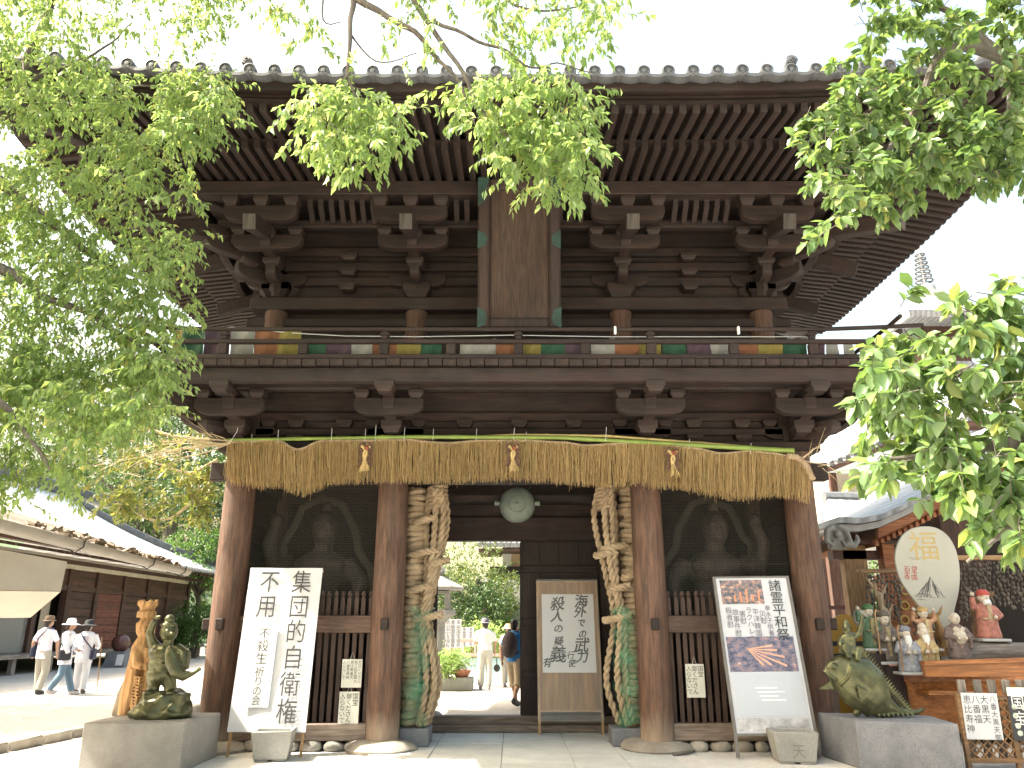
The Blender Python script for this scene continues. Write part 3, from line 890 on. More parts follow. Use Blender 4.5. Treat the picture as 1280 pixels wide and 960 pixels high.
# ================================================================== things on and in the gate
def interp(pts, x):
    for (a, ya), (b, yb) in zip(pts[:-1], pts[1:]):
        if a <= x <= b:
            t = (x - a) / (b - a); t = t * t * (3 - 2 * t); return ya + (yb - ya) * t
    return pts[-1][1] if x > pts[-1][0] else pts[0][1]
def rope(mb, pts, Rr, strands=3, turns=8.0, n=6, phase=0.0, seg=None):
    pts = [Vector(p) for p in pts]
    # resample smoothly
    L = [0.0]
    for a, b in zip(pts[:-1], pts[1:]): L.append(L[-1] + (b - a).length)
    seg = seg or max(12, int(L[-1] / (Rr * 0.9)))
    def at(d):
        for i in range(len(pts) - 1):
            if d <= L[i + 1] or i == len(pts) - 2:
                t = (d - L[i]) / max(1e-6, L[i + 1] - L[i])
                p0 = pts[max(i - 1, 0)]; p1 = pts[i]; p2 = pts[i + 1]; p3 = pts[min(i + 2, len(pts) - 1)]
                return 0.5 * ((2 * p1) + (p2 - p0) * t + (2 * p0 - 5 * p1 + 4 * p2 - p3) * t * t + (3 * p1 - p0 - 3 * p2 + p3) * t ** 3)
    P = [at(L[-1] * i / seg) for i in range(seg + 1)]
    prev = None; fr = []
    for i in range(seg + 1):
        t = (P[min(i + 1, seg)] - P[max(i - 1, 0)]).normalized()
        u = t.orthogonal().normalized() if prev is None else (prev - t * prev.dot(t)).normalized()
        prev = u; fr.append((u, t.cross(u)))
    r = Rr * 0.56
    for k in range(strands):
        q = []
        for i in range(seg + 1):
            a = 2 * math.pi * (k / strands + turns * L[-1] * i / seg) + phase
            q.append(P[i] + fr[i][0] * (Rr * 0.5 * math.cos(a)) + fr[i][1] * (Rr * 0.5 * math.sin(a)))
        mb.tube(q, r, n)
    return mb

def straw_mat():
    m, nt, b = newmat('rice_straw')
    g = nd(nt, 'ShaderNodeNewGeometry')
    col = ramp(nt, g.outputs['Random Per Island'], [(0, (0.36, 0.23, 0.09)), (0.4, (0.54, 0.37, 0.16)), (0.8, (0.68, 0.50, 0.25)), (1, (0.50, 0.40, 0.18))])
    nt.links.new(col, b.inputs['Base Color']); b.inputs['Roughness'].default_value = 0.6
    tr = nd(nt, 'ShaderNodeBsdfTranslucent'); nt.links.new(col, tr.inputs[0])
    mx = nd(nt, 'ShaderNodeMixShader'); mx.inputs[0].default_value = 0.35
    nt.links.new(b.outputs[0], mx.inputs[1]); nt.links.new(tr.outputs[0], mx.inputs[2]); nt.links.new(mx.outputs[0], nt.nodes['Material Output'].inputs[0])
    return m
M['rice_straw'] = straw_mat()
def rope_mat(name, c0, c1):
    m, nt, b = newmat(name)
    vec = coords(nt, 1.0); n1 = noisetex(nt, vec, 6, 4); n2 = noisetex(nt, coords(nt, (1, 1, 4)), 90, 3)
    col = mixc(nt, 1.0, ramp(nt, n1, [(0.3, c0), (0.7, c1)]), ramp(nt, n2, [(0.3, (0.65,) * 3), (0.7, (1.2,) * 3)]), 'MULTIPLY')
    nt.links.new(col, b.inputs['Base Color']); b.inputs['Roughness'].default_value = 0.9; bump(nt, b, n2, 0.6, 0.006)
    return m
M['rope'] = rope_mat('straw_rope', (0.27, 0.195, 0.12), (0.47, 0.355, 0.23))

# ---- sacred straw fringe on its bamboo pole
FY = 10.22
TOP = [(283, 553), (312, 552), (345, 550), (372, 562), (404, 551), (450, 551), (500, 550), (560, 554), (600, 551), (660, 551), (700, 553), (735, 557), (770, 555), (803, 551), (830, 556), (862, 560), (905, 567), (940, 564), (965, 567), (990, 571), (1012, 590)]
BOT = [(283, 600), (300, 606), (325, 609), (350, 608), (374, 619), (395, 614), (410, 605), (450, 603), (510, 602), (560, 604), (600, 601), (645, 600), (690, 603), (730, 606), (765, 610), (790, 605), (830, 610), (860, 612), (890, 620), (925, 624), (960, 620), (985, 622), (1012, 628)]
fr = thing('sacred_straw_fringe', 'long straw fringe rope hung across the front of the gate on bamboo', 'straw fringe', (GX, FY, 3.3))
fo = Vector((GX, FY, 3.3))
sv, sf = [], []
frnd = random.Random(3)
for i in range(4200):
    px = 284 + 728 * frnd.random()
    if abs(px - 461) < 8 and frnd.random() < .5: continue
    clump = noise.noise(Vector((px * 0.11, 0, 0)))
    if frnd.random() < 0.16 * max(0, clump * 2.2): continue
    p = pix(px, interp(TOP, px) + frnd.uniform(0, 2), FY) - fo
    spread = frnd.gauss(0, 3.2) + 2.5 * clump
    ln = interp(BOT, px) + frnd.uniform(-6, 3) + 2.5 * noise.noise(Vector((px * 0.21, 5, 0)))
    if frnd.random() < 0.012: ln += frnd.uniform(3, 9)
    q = pix(px + spread, ln, FY) - fo
    dy0 = frnd.gauss(0, 0.012); dy1 = frnd.gauss(0, 0.03)
    w = frnd.uniform(0.0022, 0.0042); a = frnd.uniform(0, math.pi)
    o1 = Vector((math.cos(a), math.sin(a), 0)) * w; o2 = Vector((-math.sin(a), math.cos(a), 0)) * w
    k0 = len(sv)
    mid = p.lerp(q, 0.5) + Vector((frnd.gauss(0, .006), (dy0 + dy1) / 2 + frnd.gauss(0, .012), 0))
    for c, kk in ((p + Vector((0, dy0, 0)), 1), (mid, 1), (q + Vector((0, dy1, 0)), 0.6)):
        sv += [c + o1 * kk, c - o1 * .6 * kk + o2 * .9 * kk, c - o1 * .6 * kk - o2 * .9 * kk]
    for s in (0, 3):
        for e in range(3):
            e2 = (e + 1) % 3; sf.append((k0 + s + e, k0 + s + e2, k0 + s + 3 + e2, k0 + s + 3 + e))
o = flat_mesh('straw_strands', [tuple(v) for v in sv], sf, M['rice_straw'], fr); o['kind'] = 'stuff'
pts = [pix(px, interp(TOP, px), FY) - fo for px in range(283, 1013, 9)]
pts += [pix(1016, 598, FY) - fo]
rope(MB(), pts, 0.021, 2, 14, 5).build('twisted_rope', M['rope'], fr)
# tail of thick rope at the right end
rope(MB(), [pix(x, y, FY - 0.03) - fo for x, y in ((985, 570), (998, 573), (1008, 583), (1016, 599))], 0.045, 3, 7, 6).build('rope_tail', M['rope'], fr)
# bamboo pole (green, with nodes)
M['bamboo'] = paint('green_bamboo', (0.17, 0.23, 0.045), 0.4, 0.3, 3)
M['bamboo_dry'] = paint('dry_bamboo', (0.42, 0.33, 0.13), 0.5, 0.2, 6)
def bamboo(name, pxs, r0, r1, mt):
    P = [pix(x, y, yy) - fo for x, y, yy in pxs]; mb = MB(); full = []; rad = []
    k = 44
    for i in range(k + 1):
        t = i / k * (len(P) - 1); j = min(int(t), len(P) - 2); full.append(P[j].lerp(P[j + 1], t - j)); rad.append((r0 + (r1 - r0) * i / k) * (1.22 if i % 5 == 4 else 1.0))
    mb.tube(full, rad, 10); return mb.build(name, mt, fr)
bamboo('bamboo_pole', [(284, 550, FY), (520, 546, FY), (700, 547, FY), (860, 556, FY), (992, 563.5, FY)], 0.022, 0.034, M['bamboo'])
bamboo('bamboo_pole', [(500, 549, FY + .04), (650, 543.5, FY + .03), (760, 545, FY + .02), (940, 559, FY + .04)], 0.015, 0.019, M['bamboo_dry'])
sm = MB()
for px, py, h in ((314, 551, 8), (347, 549, 12), (414, 547, 12), (456, 547, 11), (469, 546, 15), (505, 546, 12), (541, 545, 9), (595, 546, 10), (642, 544, 9), (657, 546, 6), (757, 546, 12), (861, 556, 7), (938, 562, 8)):
    a = pix(px, py + 5, FY - .035) - fo; b_ = pix(px + 1, py - h, FY + .02) - fo
    sm.tube([a, b_], 0.0035, 4)
sm.tube([pix(x, y, FY - .05) - fo for x, y in ((299, 528), (296, 540), (290, 549), (284, 556))], 0.003, 4)
sm.build('string_ties', M['white'], fr, smooth=0)
# loose twigs of dry bamboo at both ends
def twigs(name, root_px, tips, mt, yy, seed):
    q = random.Random(seed); mb = MB()
    for (x1, y1) in tips:
        a = pix(*root_px, yy) - fo; b_ = pix(x1, y1, yy + q.uniform(-.4, .2)) - fo
        pts = [a.lerp(b_, t) + Vector((q.gauss(0, .02), 0, q.gauss(0, .02) + 0.05 * math.sin(t * 3))) for t in (0, .25, .5, .75, 1)]
        mb.tube(pts, [.010, .008, .006, .004, .002], 5)
        for k in range(5):
            t = q.uniform(.25, .95); s = a.lerp(b_, t); d = (b_ - a).normalized(); d = (d + Vector((q.uniform(-.6, .6), q.uniform(-.6, .6), q.uniform(-.8, .8)))).normalized()
            L_ = q.uniform(.15, .5); mb.tube([s, s + d * L_ * .5 + Vector((0, 0, .01)), s + d * L_], [.004, .003, .0015], 4)
    mb.build(name, mt, fr)
M['twig_dry'] = paint('dry_twig', (0.46, 0.36, 0.22), 0.8, 0.2)
twigs('dry_twigs', (290, 553), [(190, 552), (150, 566), (118, 580), (98, 590), (165, 600), (214, 570), (90, 556), (240, 540)], M['twig_dry'], FY, 4)
twigs('dry_twigs', (1000, 575), [(1050, 552), (1040, 560), (1070, 600)], M['twig_dry'], FY, 9)
# three straw ornaments with a bitter orange
M['orange'] = paint('bitter_orange', (0.20, 0.055, 0.025), 0.6); M['fern'] = paint('dry_fern', (0.10, 0.05, 0.03), 0.8, 0.3, 20)
for px, py in ((457, 566), (641, 566), (840, 572)):
    c = pix(px, py, FY - 0.075) - fo
    root = rope(MB(), [c + Vector((-.05, -.03, .09)), c + Vector((.02, -.035, .0)), c + Vector((.0, -.04, -.09)), c + Vector((-.02, -.03, -.24))], 0.02, 3, 9, 5)
    rope(root, [c + Vector((.06, -.03, .08)), c + Vector((-.01, -.045, .0)), c + Vector((-.01, -.04, -.10))], 0.018, 3, 9, 5)
    for k in range(26):
        a = frnd.uniform(-.3, .3)
        root.tube([c + Vector((0, -.045, -.06)), c + Vector((a * .1, -.05 + frnd.uniform(-.015, .015), -.14)), c + Vector((a * .25, -.05, -.25 + frnd.uniform(-.03, .03)))], .003, 3)
    root = root.build('straw_ornament', M['straw'], fr)
    MB().ell(c + Vector((.02, -.055, .055)), (.032, .032, .03), 14, 9).build('bitter_orange', M['orange'], root)
    for sg in (-1, 1):
        f_ = MB()
        for k in range(9):
            z = .12 - k * .035; f_.box(c + Vector((sg * (.055 + .012 * math.sin(k)), -.02, z)), (.08, .004, .022), rot=(0, sg * .5, 0))
        f_.box(c + Vector((sg * .05, -.02, -.03)), (.008, .006, .32)); f_.build('fern_leaf', M['fern'], root, smooth=0)

# ---- name plaque under the eave
tl, tr, bl = pix(596, 224, 9.62), pix(697.5, 224, 9.62), pix(597, 411, 9.98)
pm_, PW, PH = plane_matrix(tl, tr, bl)
plq = thing('name_plaque', 'tall dark wooden name plaque with green metal corners leaning under the eave', 'plaque', bl)
plq.matrix_basis = pm_
MB().bx(0.10, PW - 0.10, 0.03, 0.06, 0.1, PH - 0.1).build('board', wood('plaque_wood', (0.022, 0.011, 0.007), (0.065, 0.034, 0.02), 'z', grey=0.3), plq, smooth=0)
fm = wood('plaque_frame', (0.018, 0.010, 0.008), (0.05, 0.026, 0.019), 'z', grey=0.2)
for x0, x1, z0, z1 in ((0, .16, 0, PH), (PW - .16, PW, 0, PH), (.161, PW - .161, PH - .16, PH), (.161, PW - .161, 0, .15)):
    MB().bx(x0, x1, -0.05, 0.07, z0, z1).build('frame_rail', fm, plq, bevel=0.03, smooth=0)
for x0, x1, z0, z1 in ((.162, .19, .152, PH - .162), (PW - .19, PW - .162, .152, PH - .162)):
    MB().bx(x0, x1, 0.0, 0.03, z0, z1).build('inner_moulding', fm, plq, bevel=0.01, smooth=0)
for sx in (0, 1):
    for z0, z1 in ((PH - .42, PH + .004), (PH * .52, PH * .52 + .27), (-.004, .30)):
        pr = [(-.004, z0), (.10, z0 + .05), (.13, (z0 + z1) / 2), (.10, z1 - (.05 if z1 < PH else 0)), (-.004, z1)]
        if z1 > PH: pr = [(-.004, z0), (.09, z0 + .08), (.125, z1 - .12), (.165, z1), (-.004, z1)]
        if sx: pr = [(PW - a, b_) for a, b_ in pr]
        MB().prism(pr, -0.056, -0.0505, 'xz').build('metal_fitting', M['verdigris'], plq, smooth=0)

# ---- coloured cloth banner behind the railing
FLY = GY + RF + 0.16
bn = thing('cloth_banner', 'five-colour cloth banner strung along behind the balcony railing', 'banner', (GX, FLY, 4.79))
bo = Vector((GX, FLY, 4.79))
cc = {'w': (0.25, 0.25, 0.23), 'o': (0.20, 0.085, 0.04), 'y': (0.20, 0.165, 0.04), 'g': (0.02, 0.075, 0.04), 'p': (0.07, 0.042, 0.06)}
CM = {k: paint('banner_cloth_' + k, v, 0.85, 0.1, 8) for k, v in cc.items()}
def cloth(px0, px1, c, py0=421, py1=446):
    a0, a1 = pix(px0, py0, FLY) - bo, pix(px1, py0, FLY) - bo
    nx, nz = 8, 5; vs = []; z1 = pix(px0, py1, FLY).z - bo.z
    for j in range(nz + 1):
        for i in range(nx + 1):
            t = i / nx; x = a0.x + (a1.x - a0.x) * t; z = a0.z + (max(z1, 0.012) - a0.z) * j / nz
            vs.append((x, 0.025 * math.sin(x * 23 + j * .4) + 0.02 * noise.noise(Vector((x * 7, j * .5, px0))), z + 0.012 * math.sin(x * 9 + px0)))
    fs = [(j * (nx + 1) + i, j * (nx + 1) + i + 1, (j + 1) * (nx + 1) + i + 1, (j + 1) * (nx + 1) + i) for j in range(nz) for i in range(nx)]
    MB().add(vs, fs).build('cloth_panel', CM[c], bn, smooth=80)
x = 226
for px0, px1, c in ((218, 229, 'y'), (229, 258, 'g'), (258, 289, 'p'), (290, 319, 'w'), (319, 349, 'o'), (349, 377, 'y'), (384, 409, 'g'), (409, 440, 'p'), (440, 466, 'w'), (466, 496, 'o'), (496, 526, 'y'), (526, 552, 'g'), (575, 620, 'w'), (620, 645, 'o'), (652, 676, 'y'), (676, 706, 'g'), (706, 736, 'p'), (738, 768, 'w'), (768, 798, 'o'), (798, 826, 'y'), (828, 857, 'g'), (859, 888, 'p'), (888, 912, 'w'), (912, 946, 'o'), (946, 977, 'y'), (977, 1008, 'g'), (1016, 1030, 'p'), (1032, 1046, 'w'), (1052, 1066, 'w'), (1072, 1090, 'p'), (1092, 1112, 'g')):
    cloth(px0, px1, c, 412 if px1 < 380 else rnd.choice((424, 427, 429)))
cl = MB()
cl.tube([pix(px, py, FLY) - bo for px, py in ((205, 412), (232, 413), (290, 409), (360, 416), (430, 420), (520, 421), (640, 419), (760, 421), (900, 421), (1010, 421), (1100, 412))], 0.006, 5)
cl.build('cord', M['white'], bn)
for px in (769, 923): MB().box(pix(px, 413, GY + RF - .05) - bo, (0.03, 0.05, 0.11)).build('white_tie', M['white'], bn, bevel=0.008, smooth=0)

# ---- bronze gong over the passage
gp = pix(646.5, 631, 11.55)
gong = thing('hanging_gong', 'round grey-green bronze gong hanging over the passage', 'gong', gp)
M['bronze'] = paint('old_bronze', (0.13, 0.155, 0.13), 0.55, 0.25, 6, metal=0.3)
mb = MB(); rings = []
for r, y in ((0.01, -.095), (.09, -.09), (.17, -.075), (.225, -.05), (.262, -.018), (.268, 0), (.262, .018), (.225, .05), (.17, .075), (.09, .09), (.01, .095)):
    rings.append([(r * math.cos(2 * math.pi * j / 36), y, r * math.sin(2 * math.pi * j / 36)) for j in range(36)])
mb.ring(rings).build('disc', M['bronze'], gong)
mb = MB(); mb.tube([(.12 * math.cos(2 * math.pi * j / 24), -.087, .12 * math.sin(2 * math.pi * j / 24)) for j in range(24)], .006, 6, closed=True); mb.ell((0, -.095, 0), (.03, .012, .03)); mb.build('boss', M['bronze'], gong)
for sg in (-1, 1):
    MB().cyl((sg * .26, -.03, .02), (sg * .335, -.03, .02), .035, .045, 12).build('side_ear', M['bronze'], gong)
    MB().tube([(sg * .17, 0, .21), (sg * .22, 0, .32), (sg * .20, 0, .56)], .008, 6).build('chain', M['iron'], gong)

# ---- giant straw sandals bound beside the passage
M['net'] = None
def net_material():
    m, nt, b = newmat('green_netting')
    vec = coords(nt, 1.0)
    w1 = nd(nt, 'ShaderNodeTexWave'); w1.inputs['Scale'].default_value = 38; w1.inputs['Distortion'].default_value = 1.5; w1.bands_direction = 'DIAGONAL'; nt.links.new(vec, w1.inputs['Vector'])
    f = ramp(nt, w1.outputs['Fac'], [(0.25, (0.2,) * 3), (0.75, (0.55,) * 3)])
    big = noisetex(nt, vec, 3.0, 4); f2 = ramp(nt, big, [(0.3, (0.25,) * 3), (0.7, (1.15,) * 3)])
    f = mixc(nt, 1.0, f, f2, 'MULTIPLY')
    b.inputs['Base Color'].default_value = (0.05, 0.30, 0.17, 1); b.inputs['Roughness'].default_value = 0.6
    tr = nd(nt, 'ShaderNodeBsdfTransparent'); mx = nd(nt, 'ShaderNodeMixShader')
    nt.links.new(f, mx.inputs[0]); nt.links.new(tr.outputs[0], mx.inputs[1]); nt.links.new(b.outputs[0], mx.inputs[2]); nt.links.new(mx.outputs[0], nt.nodes['Material Output'].inputs[0])
    return m
M['net'] = net_material()
def sandal(label, col_px, loop_px, netx, block_px, sg):
    yy = 11.15
    base = pix((col_px[0][0] + loop_px[0][0]) / 2, 900, yy); base.z = 0.03
    th = thing('giant_straw_sandal', label, 'straw sandal', base)
    c0 = [pix(x, y, yy) - base for x, y in col_px]
    # wound sole edge: horizontal turns of thick rope stacked up
    q = random.Random(int(base.x * 100)); mb = MB(); H0, H1 = c0[-1].z, c0[0].z; z = H0; k = 0
    while z < H1:
        t = (z - H0) / (H1 - H0)
        j = min(int((1 - t) * (len(c0) - 1)), len(c0) - 2); tt = (1 - t) * (len(c0) - 1) - j
        c = c0[j].lerp(c0[j + 1], tt)
        rx = 0.105 + 0.035 * q.random(); r = 0.045 + q.uniform(-.006, .007); ti = q.uniform(-.3, .3)
        mb.tube([Vector((c.x + rx * math.cos(a), c.y + 0.20 * math.sin(a), z + ti * rx * math.cos(a) + .014 * math.sin(a))) for a in [2 * math.pi * i / 14 for i in range(14)]], r, 7, closed=True)
        z += r * 1.75; k += 1
    for dx, dy in ((-.05, -.12), (.05, -.1), (0, .05)):
        rope(mb, [c + Vector((dx, dy, 0)) for c in c0], 0.05, 3, 4, 6)
    mb.build('wound_sole', M['rope'], th)
    # loops of twisted rope
    lp = [pix(x, y, yy - .1) - base for x, y in loop_px]
    mb = MB()
    for off, yo in ((-.11, -.03), (.10, -.02), (.03, .09), (-.015, -.16), (.065, -.13)):
        rope(mb, [p + Vector((off * (0.95 + 0.45 * math.sin(i * 1.9)), yo, 0)) for i, p in enumerate(lp)], 0.047, 2, 4.6, 7)
    mb.build('strap_rope', M['rope'], th)
    mb = MB(); zt = lp[0].z
    for k in range(6):
        cx = lp[0].lerp(lp[1], k / 6 * 0.8)
        mb.tube([Vector((cx.x + .125 * math.cos(a), cx.y + .14 * math.sin(a), zt + .02 - k * .055 + .02 * math.cos(a))) for a in [2 * math.pi * i / 14 for i in range(14)]], .03, 7, closed=True)
    mb.build('binding', M['rope'], th)
    for (tx, ty, w) in ([(530, 690, .19), (548, 703, .14), (535, 771, .19), (525, 735, .15), (530, 650, .13)] if sg < 0 else [(768, 684, .18), (757, 692, .15), (772, 773, .19), (775, 735, .15), (790, 720, .13)]):
        c = pix(tx, ty, yy - .26) - base
        rope(MB(), [c + Vector((-w, .03, -.03)), c + Vector((0, -.02, 0)), c + Vector((w, .01, .03))], .052, 3, 5, 6).build('toggle', M['rope'], th)
    # green netting round the lower half
    mb = MB(); rings = []
    z0 = 0.25
    for i in range(15):
        t = i / 14; z = z0 + 1.45 * t
        px = netx[0] + (netx[1] - netx[0]) * t
        c = pix(px, 850, yy).x - base.x
        rr = (0.20 - 0.03 * t) * (1 + .17 * math.sin(i * 1.9))
        rings.append([(c + rr * 1.0 * math.cos(a) + .02 * noise.noise(Vector((a * 2, i, 0))), rr * 1.75 * math.sin(a) - .06, z + .04 * math.sin(a * 3 + i)) for a in [2 * math.pi * j / 22 for j in range(22)]])
    MB().ring(rings, cap=False).build('green_netting', M['net'], th)
    # stone block below
    p = pix(block_px, 920, yy - .1); 
    b_ = thing('stone_block', 'grey stone block under the %s giant sandal' % ('left' if sg < 0 else 'right'), 'block', (p.x, yy - .12, 0.03))
    MB().bx(-.19, .19, -.24, .24, 0.006, .22).build('block', M['granite_blue'], b_, bevel=0.012, smooth=0)
    return th
sandal('giant coiled straw sandal hanging at the left side of the passage', [(521, 612), (520, 680), (517, 760), (514, 830), (512, 900)], [(547, 612), (547, 655), (540, 720), (531, 775), (536, 850), (526, 905)], (520, 525), 520, -1)
sandal('giant coiled straw sandal hanging at the right side of the passage', [(786, 612), (788, 680), (790, 760), (790, 830), (790, 900)], [(757, 612), (756, 650), (764, 720), (774, 775), (772, 850), (784, 905)], (787, 782), 781, 1)

# ---- banner sign on the left bay
tl, tr, bl = pix(317, 710, 10.42), pix(407, 710.5, 10.42), pix(284, 915, 10.16)
m_, SW, SH = plane_matrix(tl, tr, bl)
def sign_root(name, label, cat, m_): 
    t = thing(name, label, cat); t.matrix_basis = m_; return t
sg1 = sign_root('banner_sign', 'tall white banner sign with large black writing leaning in the left bay', 'sign', m_)
cv = MB(); nx, nz = 10, 24; vs = []
for j in range(nz + 1):
    for i in range(nx + 1):
        x = SW * i / nx; z = SH * j / nz
        vs.append((x, -0.012 + 0.008 * math.sin(x * 9 + z * 2) + 0.010 * noise.noise(Vector((x * 3, z * 2, 1))) * (1 - z / SH), z))
cv.add(vs, [(j * (nx + 1) + i, j * (nx + 1) + i + 1, (j + 1) * (nx + 1) + i + 1, (j + 1) * (nx + 1) + i) for j in range(nz) for i in range(nx)])
cv.build('cloth', paint('banner_cloth', (0.50, 0.505, 0.525), 0.8, 0.04), sg1, smooth=80)
for x in (0.02, SW - 0.05):
    MB().bx(x, x + 0.03, 0.012, 0.04, -0.28, SH - 0.01).build('leg', M['pale_z'], sg1, smooth=0)
MB().bx(0, SW, 0.012, 0.035, SH - .05, SH - .02).build('crossbar', M['pale_x'], sg1, smooth=0)
paper = MB().bx(0.15 * SW, 0.49 * SW, -0.034, -0.031, 0.14 * SH, 0.63 * SH).build('pasted_sheet', M['white'], sg1, smooth=0)
ik = paint('grey_ink', (0.045, 0.045, 0.05), 0.6)
t_ = MB(); column(t_, '集団的自衛権', 0.735 * SW, 0.985 * SH, 0.158 * SH, 0.155 * SH, -0.032, sx=0.86); t_.build('lettering', ik, sg1, smooth=0, recalc=False)
t_ = MB(); column(t_, '不用', 0.295 * SW, 0.985 * SH, 0.158 * SH, 0.155 * SH, -0.032, sx=0.86); t_.build('lettering', ik, sg1, smooth=0, recalc=False)
t_ = MB(); column(t_, '不殺生', 0.32 * SW, 0.615 * SH, 0.075 * SH, 0.078 * SH, -0.037); column(t_, '祈りの会', 0.32 * SW, 0.375 * SH, 0.056 * SH, 0.062 * SH, -0.037); t_.build('lettering', ik, sg1, smooth=0, recalc=False)

# concrete weight blocks in front of the two signs
def weight_block(label, px0, px1, py0, py1, Y, rz):
    a, b_, c = pix(px0, py1, Y), pix(px1, py1, Y), pix(px0, py0, Y)
    W_ = b_.x - a.x; H_ = c.z - a.z
    t = thing('concrete_block', label, 'planter', ((a.x + b_.x) / 2, Y, 0.014), rz, 'concrete blocks weighing down the signs')
    mb = MB(); D_ = W_ * .8; wl, wu = W_ * .42, W_ * .52; tk = W_ * .09
    R4 = lambda w, d, z: [(-w, -d, z), (w, -d, z), (w, d, z), (-w, d, z)]
    mb.ring([R4(wl, wl * .85, 0.06 * H_), R4(wu, wu * .85, H_), R4(wu - tk, wu * .85 - tk, H_), R4(wl - tk, wl * .85 - tk, H_ * .45)])
    for sx in (-1, 1): mb.bx(sx * wl * .55 - wl * .42, sx * wl * .55 + wl * .42, -wl * .84, wl * .84, 0, .0595 * H_)
    mb.build('body', M['concrete'], t, bevel=0.012, smooth=30)
    return t
weight_block('grey concrete block weighing down the banner sign with large black writing', 316, 364, 911, 949, 9.95, 0.12)
wb = weight_block('grey concrete block with a carved mark weighing down the festival sign', 967, 1020, 915, 955, 9.8, -0.1)

# ---- festival sign on the right bay
tl, tr, bl = pix(897, 723, 10.42), pix(985, 722, 10.42), pix(921, 917, 10.05)
m_, SW, SH = plane_matrix(tl, tr, bl)
sg2 = sign_root('festival_sign', 'white festival notice board with two fire photographs leaning in the right bay', 'sign', m_)
MB().bx(0, SW, 0.0, 0.02, 0, SH).build('panel', paint('board_white', (0.50, 0.51, 0.55), 0.35, 0.04), sg2, smooth=0)
fm2 = paint('grey_frame', (0.14, 0.13, 0.12), 0.6, 0.2)
for x0, x1, z0, z1 in ((-.035, 0, -.26, SH + .02), (SW, SW + .035, -.26, SH + .02)): MB().bx(x0, x1, -.012, .03, z0, z1).build('leg', fm2, sg2, smooth=0)
for z0, z1 in ((SH, SH + .02), (-.03, 0)): MB().bx(.001, SW - .001, -.012, .03, z0, z1).build('crossbar', fm2, sg2, smooth=0)
def photo_mat(name, seed, kind):
    m, nt, b = newmat(name); vec = coords(nt, 1.0)
    n1 = noisetex(nt, coords(nt, (1, 1, 1.6)), 9 + seed, 6, 0.7)
    if kind == 0: col = ramp(nt, n1, [(0.36, (0.05, 0.055, 0.07)), (0.50, (0.16, 0.15, 0.17)), (0.56, (0.40, 0.20, 0.13)), (0.64, (0.52, 0.46, 0.44))])
    else: col = ramp(nt, n1, [(0.38, (0.05, 0.055, 0.10)), (0.52, (0.17, 0.16, 0.22)), (0.62, (0.34, 0.20, 0.19)), (0.70, (0.5, 0.48, 0.52))])
    nt.links.new(col, b.inputs['Base Color']); b.inputs['Roughness'].default_value = 0.3
    return m
p1_ = MB().bx(.05 * SW, .64 * SW, -.005, -.001, .82 * SH, .985 * SH).build('photograph', photo_mat('photo_a', 3, 0), sg2, smooth=0)
p2_ = MB().bx(.03 * SW, .95 * SW, -.005, -.001, .375 * SH, .60 * SH).build('photograph', photo_mat('photo_b', 1, 1), sg2, smooth=0)
st = MB(); c = Vector((.30 * SW, -.0075, .52 * SH))
for a, L_ in ((-.05, .40), (-.22, .5), (-.42, .55), (-.62, .36), (-.85, .28), (.12, .35)):
    d = Vector((math.cos(a), 0, math.sin(a))); n_ = Vector((-d.z, 0, d.x))
    e = c + d * L_ * SW * 1.0; e.z = max(e.z, .385 * SH)
    st.add([c + n_ * .004, c - n_ * .004, e - n_ * .014, e + n_ * .014], [(0, 1, 2, 3)])
st.build('photo_print', paint('fire_print', (0.62, 0.36, 0.27), 0.4), p2_, smooth=0)
sp = MB()
for k in range(5): sp.bx((.22 + k * .085) * SW, (.245 + k * .085) * SW, -.0075, -.006, .835 * SH, (.88 + .02 * (k % 3)) * SH)
sp.build('photo_print', paint('crowd_print', (0.6, 0.24, 0.12), 0.4), p1_, smooth=0)
t_ = MB(); column(t_, '諸霊平和祭', .82 * SW, .985 * SH, .083 * SH, .086 * SH, -.009, sx=1.08); t_.build('lettering', M['ink'], sg2, smooth=0, recalc=False)
lp_ = paint('pale_print', (0.16, 0.15, 0.19), 0.5)
for i, tx in enumerate(('殺者慰', '故事件慰', '害慰', 'ラクハレス', '平洋韓国', '災慰')):
    t_ = MB(); column(t_, tx, (.12 + i * .093) * SW, (.80 - .012 * (i % 3)) * SH, .047 * SH, .047 * SH, -.006); t_.build('lettering', lp_, sg2, smooth=0, recalc=False)
t_ = MB(); column(t_, '奉水子供養', .665 * SW, .81 * SH, .042 * SH, .042 * SH, -.006); t_.build('lettering', lp_, sg2, smooth=0, recalc=False)
t_ = MB(); column(t_, '八月二十日', .84 * SW, .52 * SH, .03 * SH, .032 * SH, -.009); t_.build('lettering', lp_, sg2, smooth=0, recalc=False)
MB().bx(.06 * SW, .97 * SW, -.0035, -.001, .10 * SH, .365 * SH).build('plastic_sheet', paint('plastic_sheet', (0.45, 0.475, 0.53), 0.18, 0.03), sg2, smooth=0)
sm_ = MB()
for k in range(4): sm_.bx((.33 + .02 * k) * SW, (.62 + .09 * (k % 2)) * SW, -.0052, -.0042, (.27 - .025 * k) * SH, (.276 - .025 * k) * SH)
sm_.build('pale_mark', paint('pale_mark', (0.85, 0.85, 0.88), 0.3), sg2, smooth=0)
wt = paint('worn_strip', (0.42, 0.42, 0.43), 0.7, 0.45, 9)
MB().bx(.03 * SW, .98 * SW, -.003, -.001, .012 * SH, .09 * SH).build('worn_strip', wt, sg2, smooth=0)
t_ = MB(); glyph_add(t_, '天', 0, .20, .16, -.232); t_.build('carved_mark', paint('carved_mark', (0.17, 0.165, 0.15), 0.9), wb, rot=(0.09, 0, 0), loc=(0, -.02, -.03), smooth=0, recalc=False)

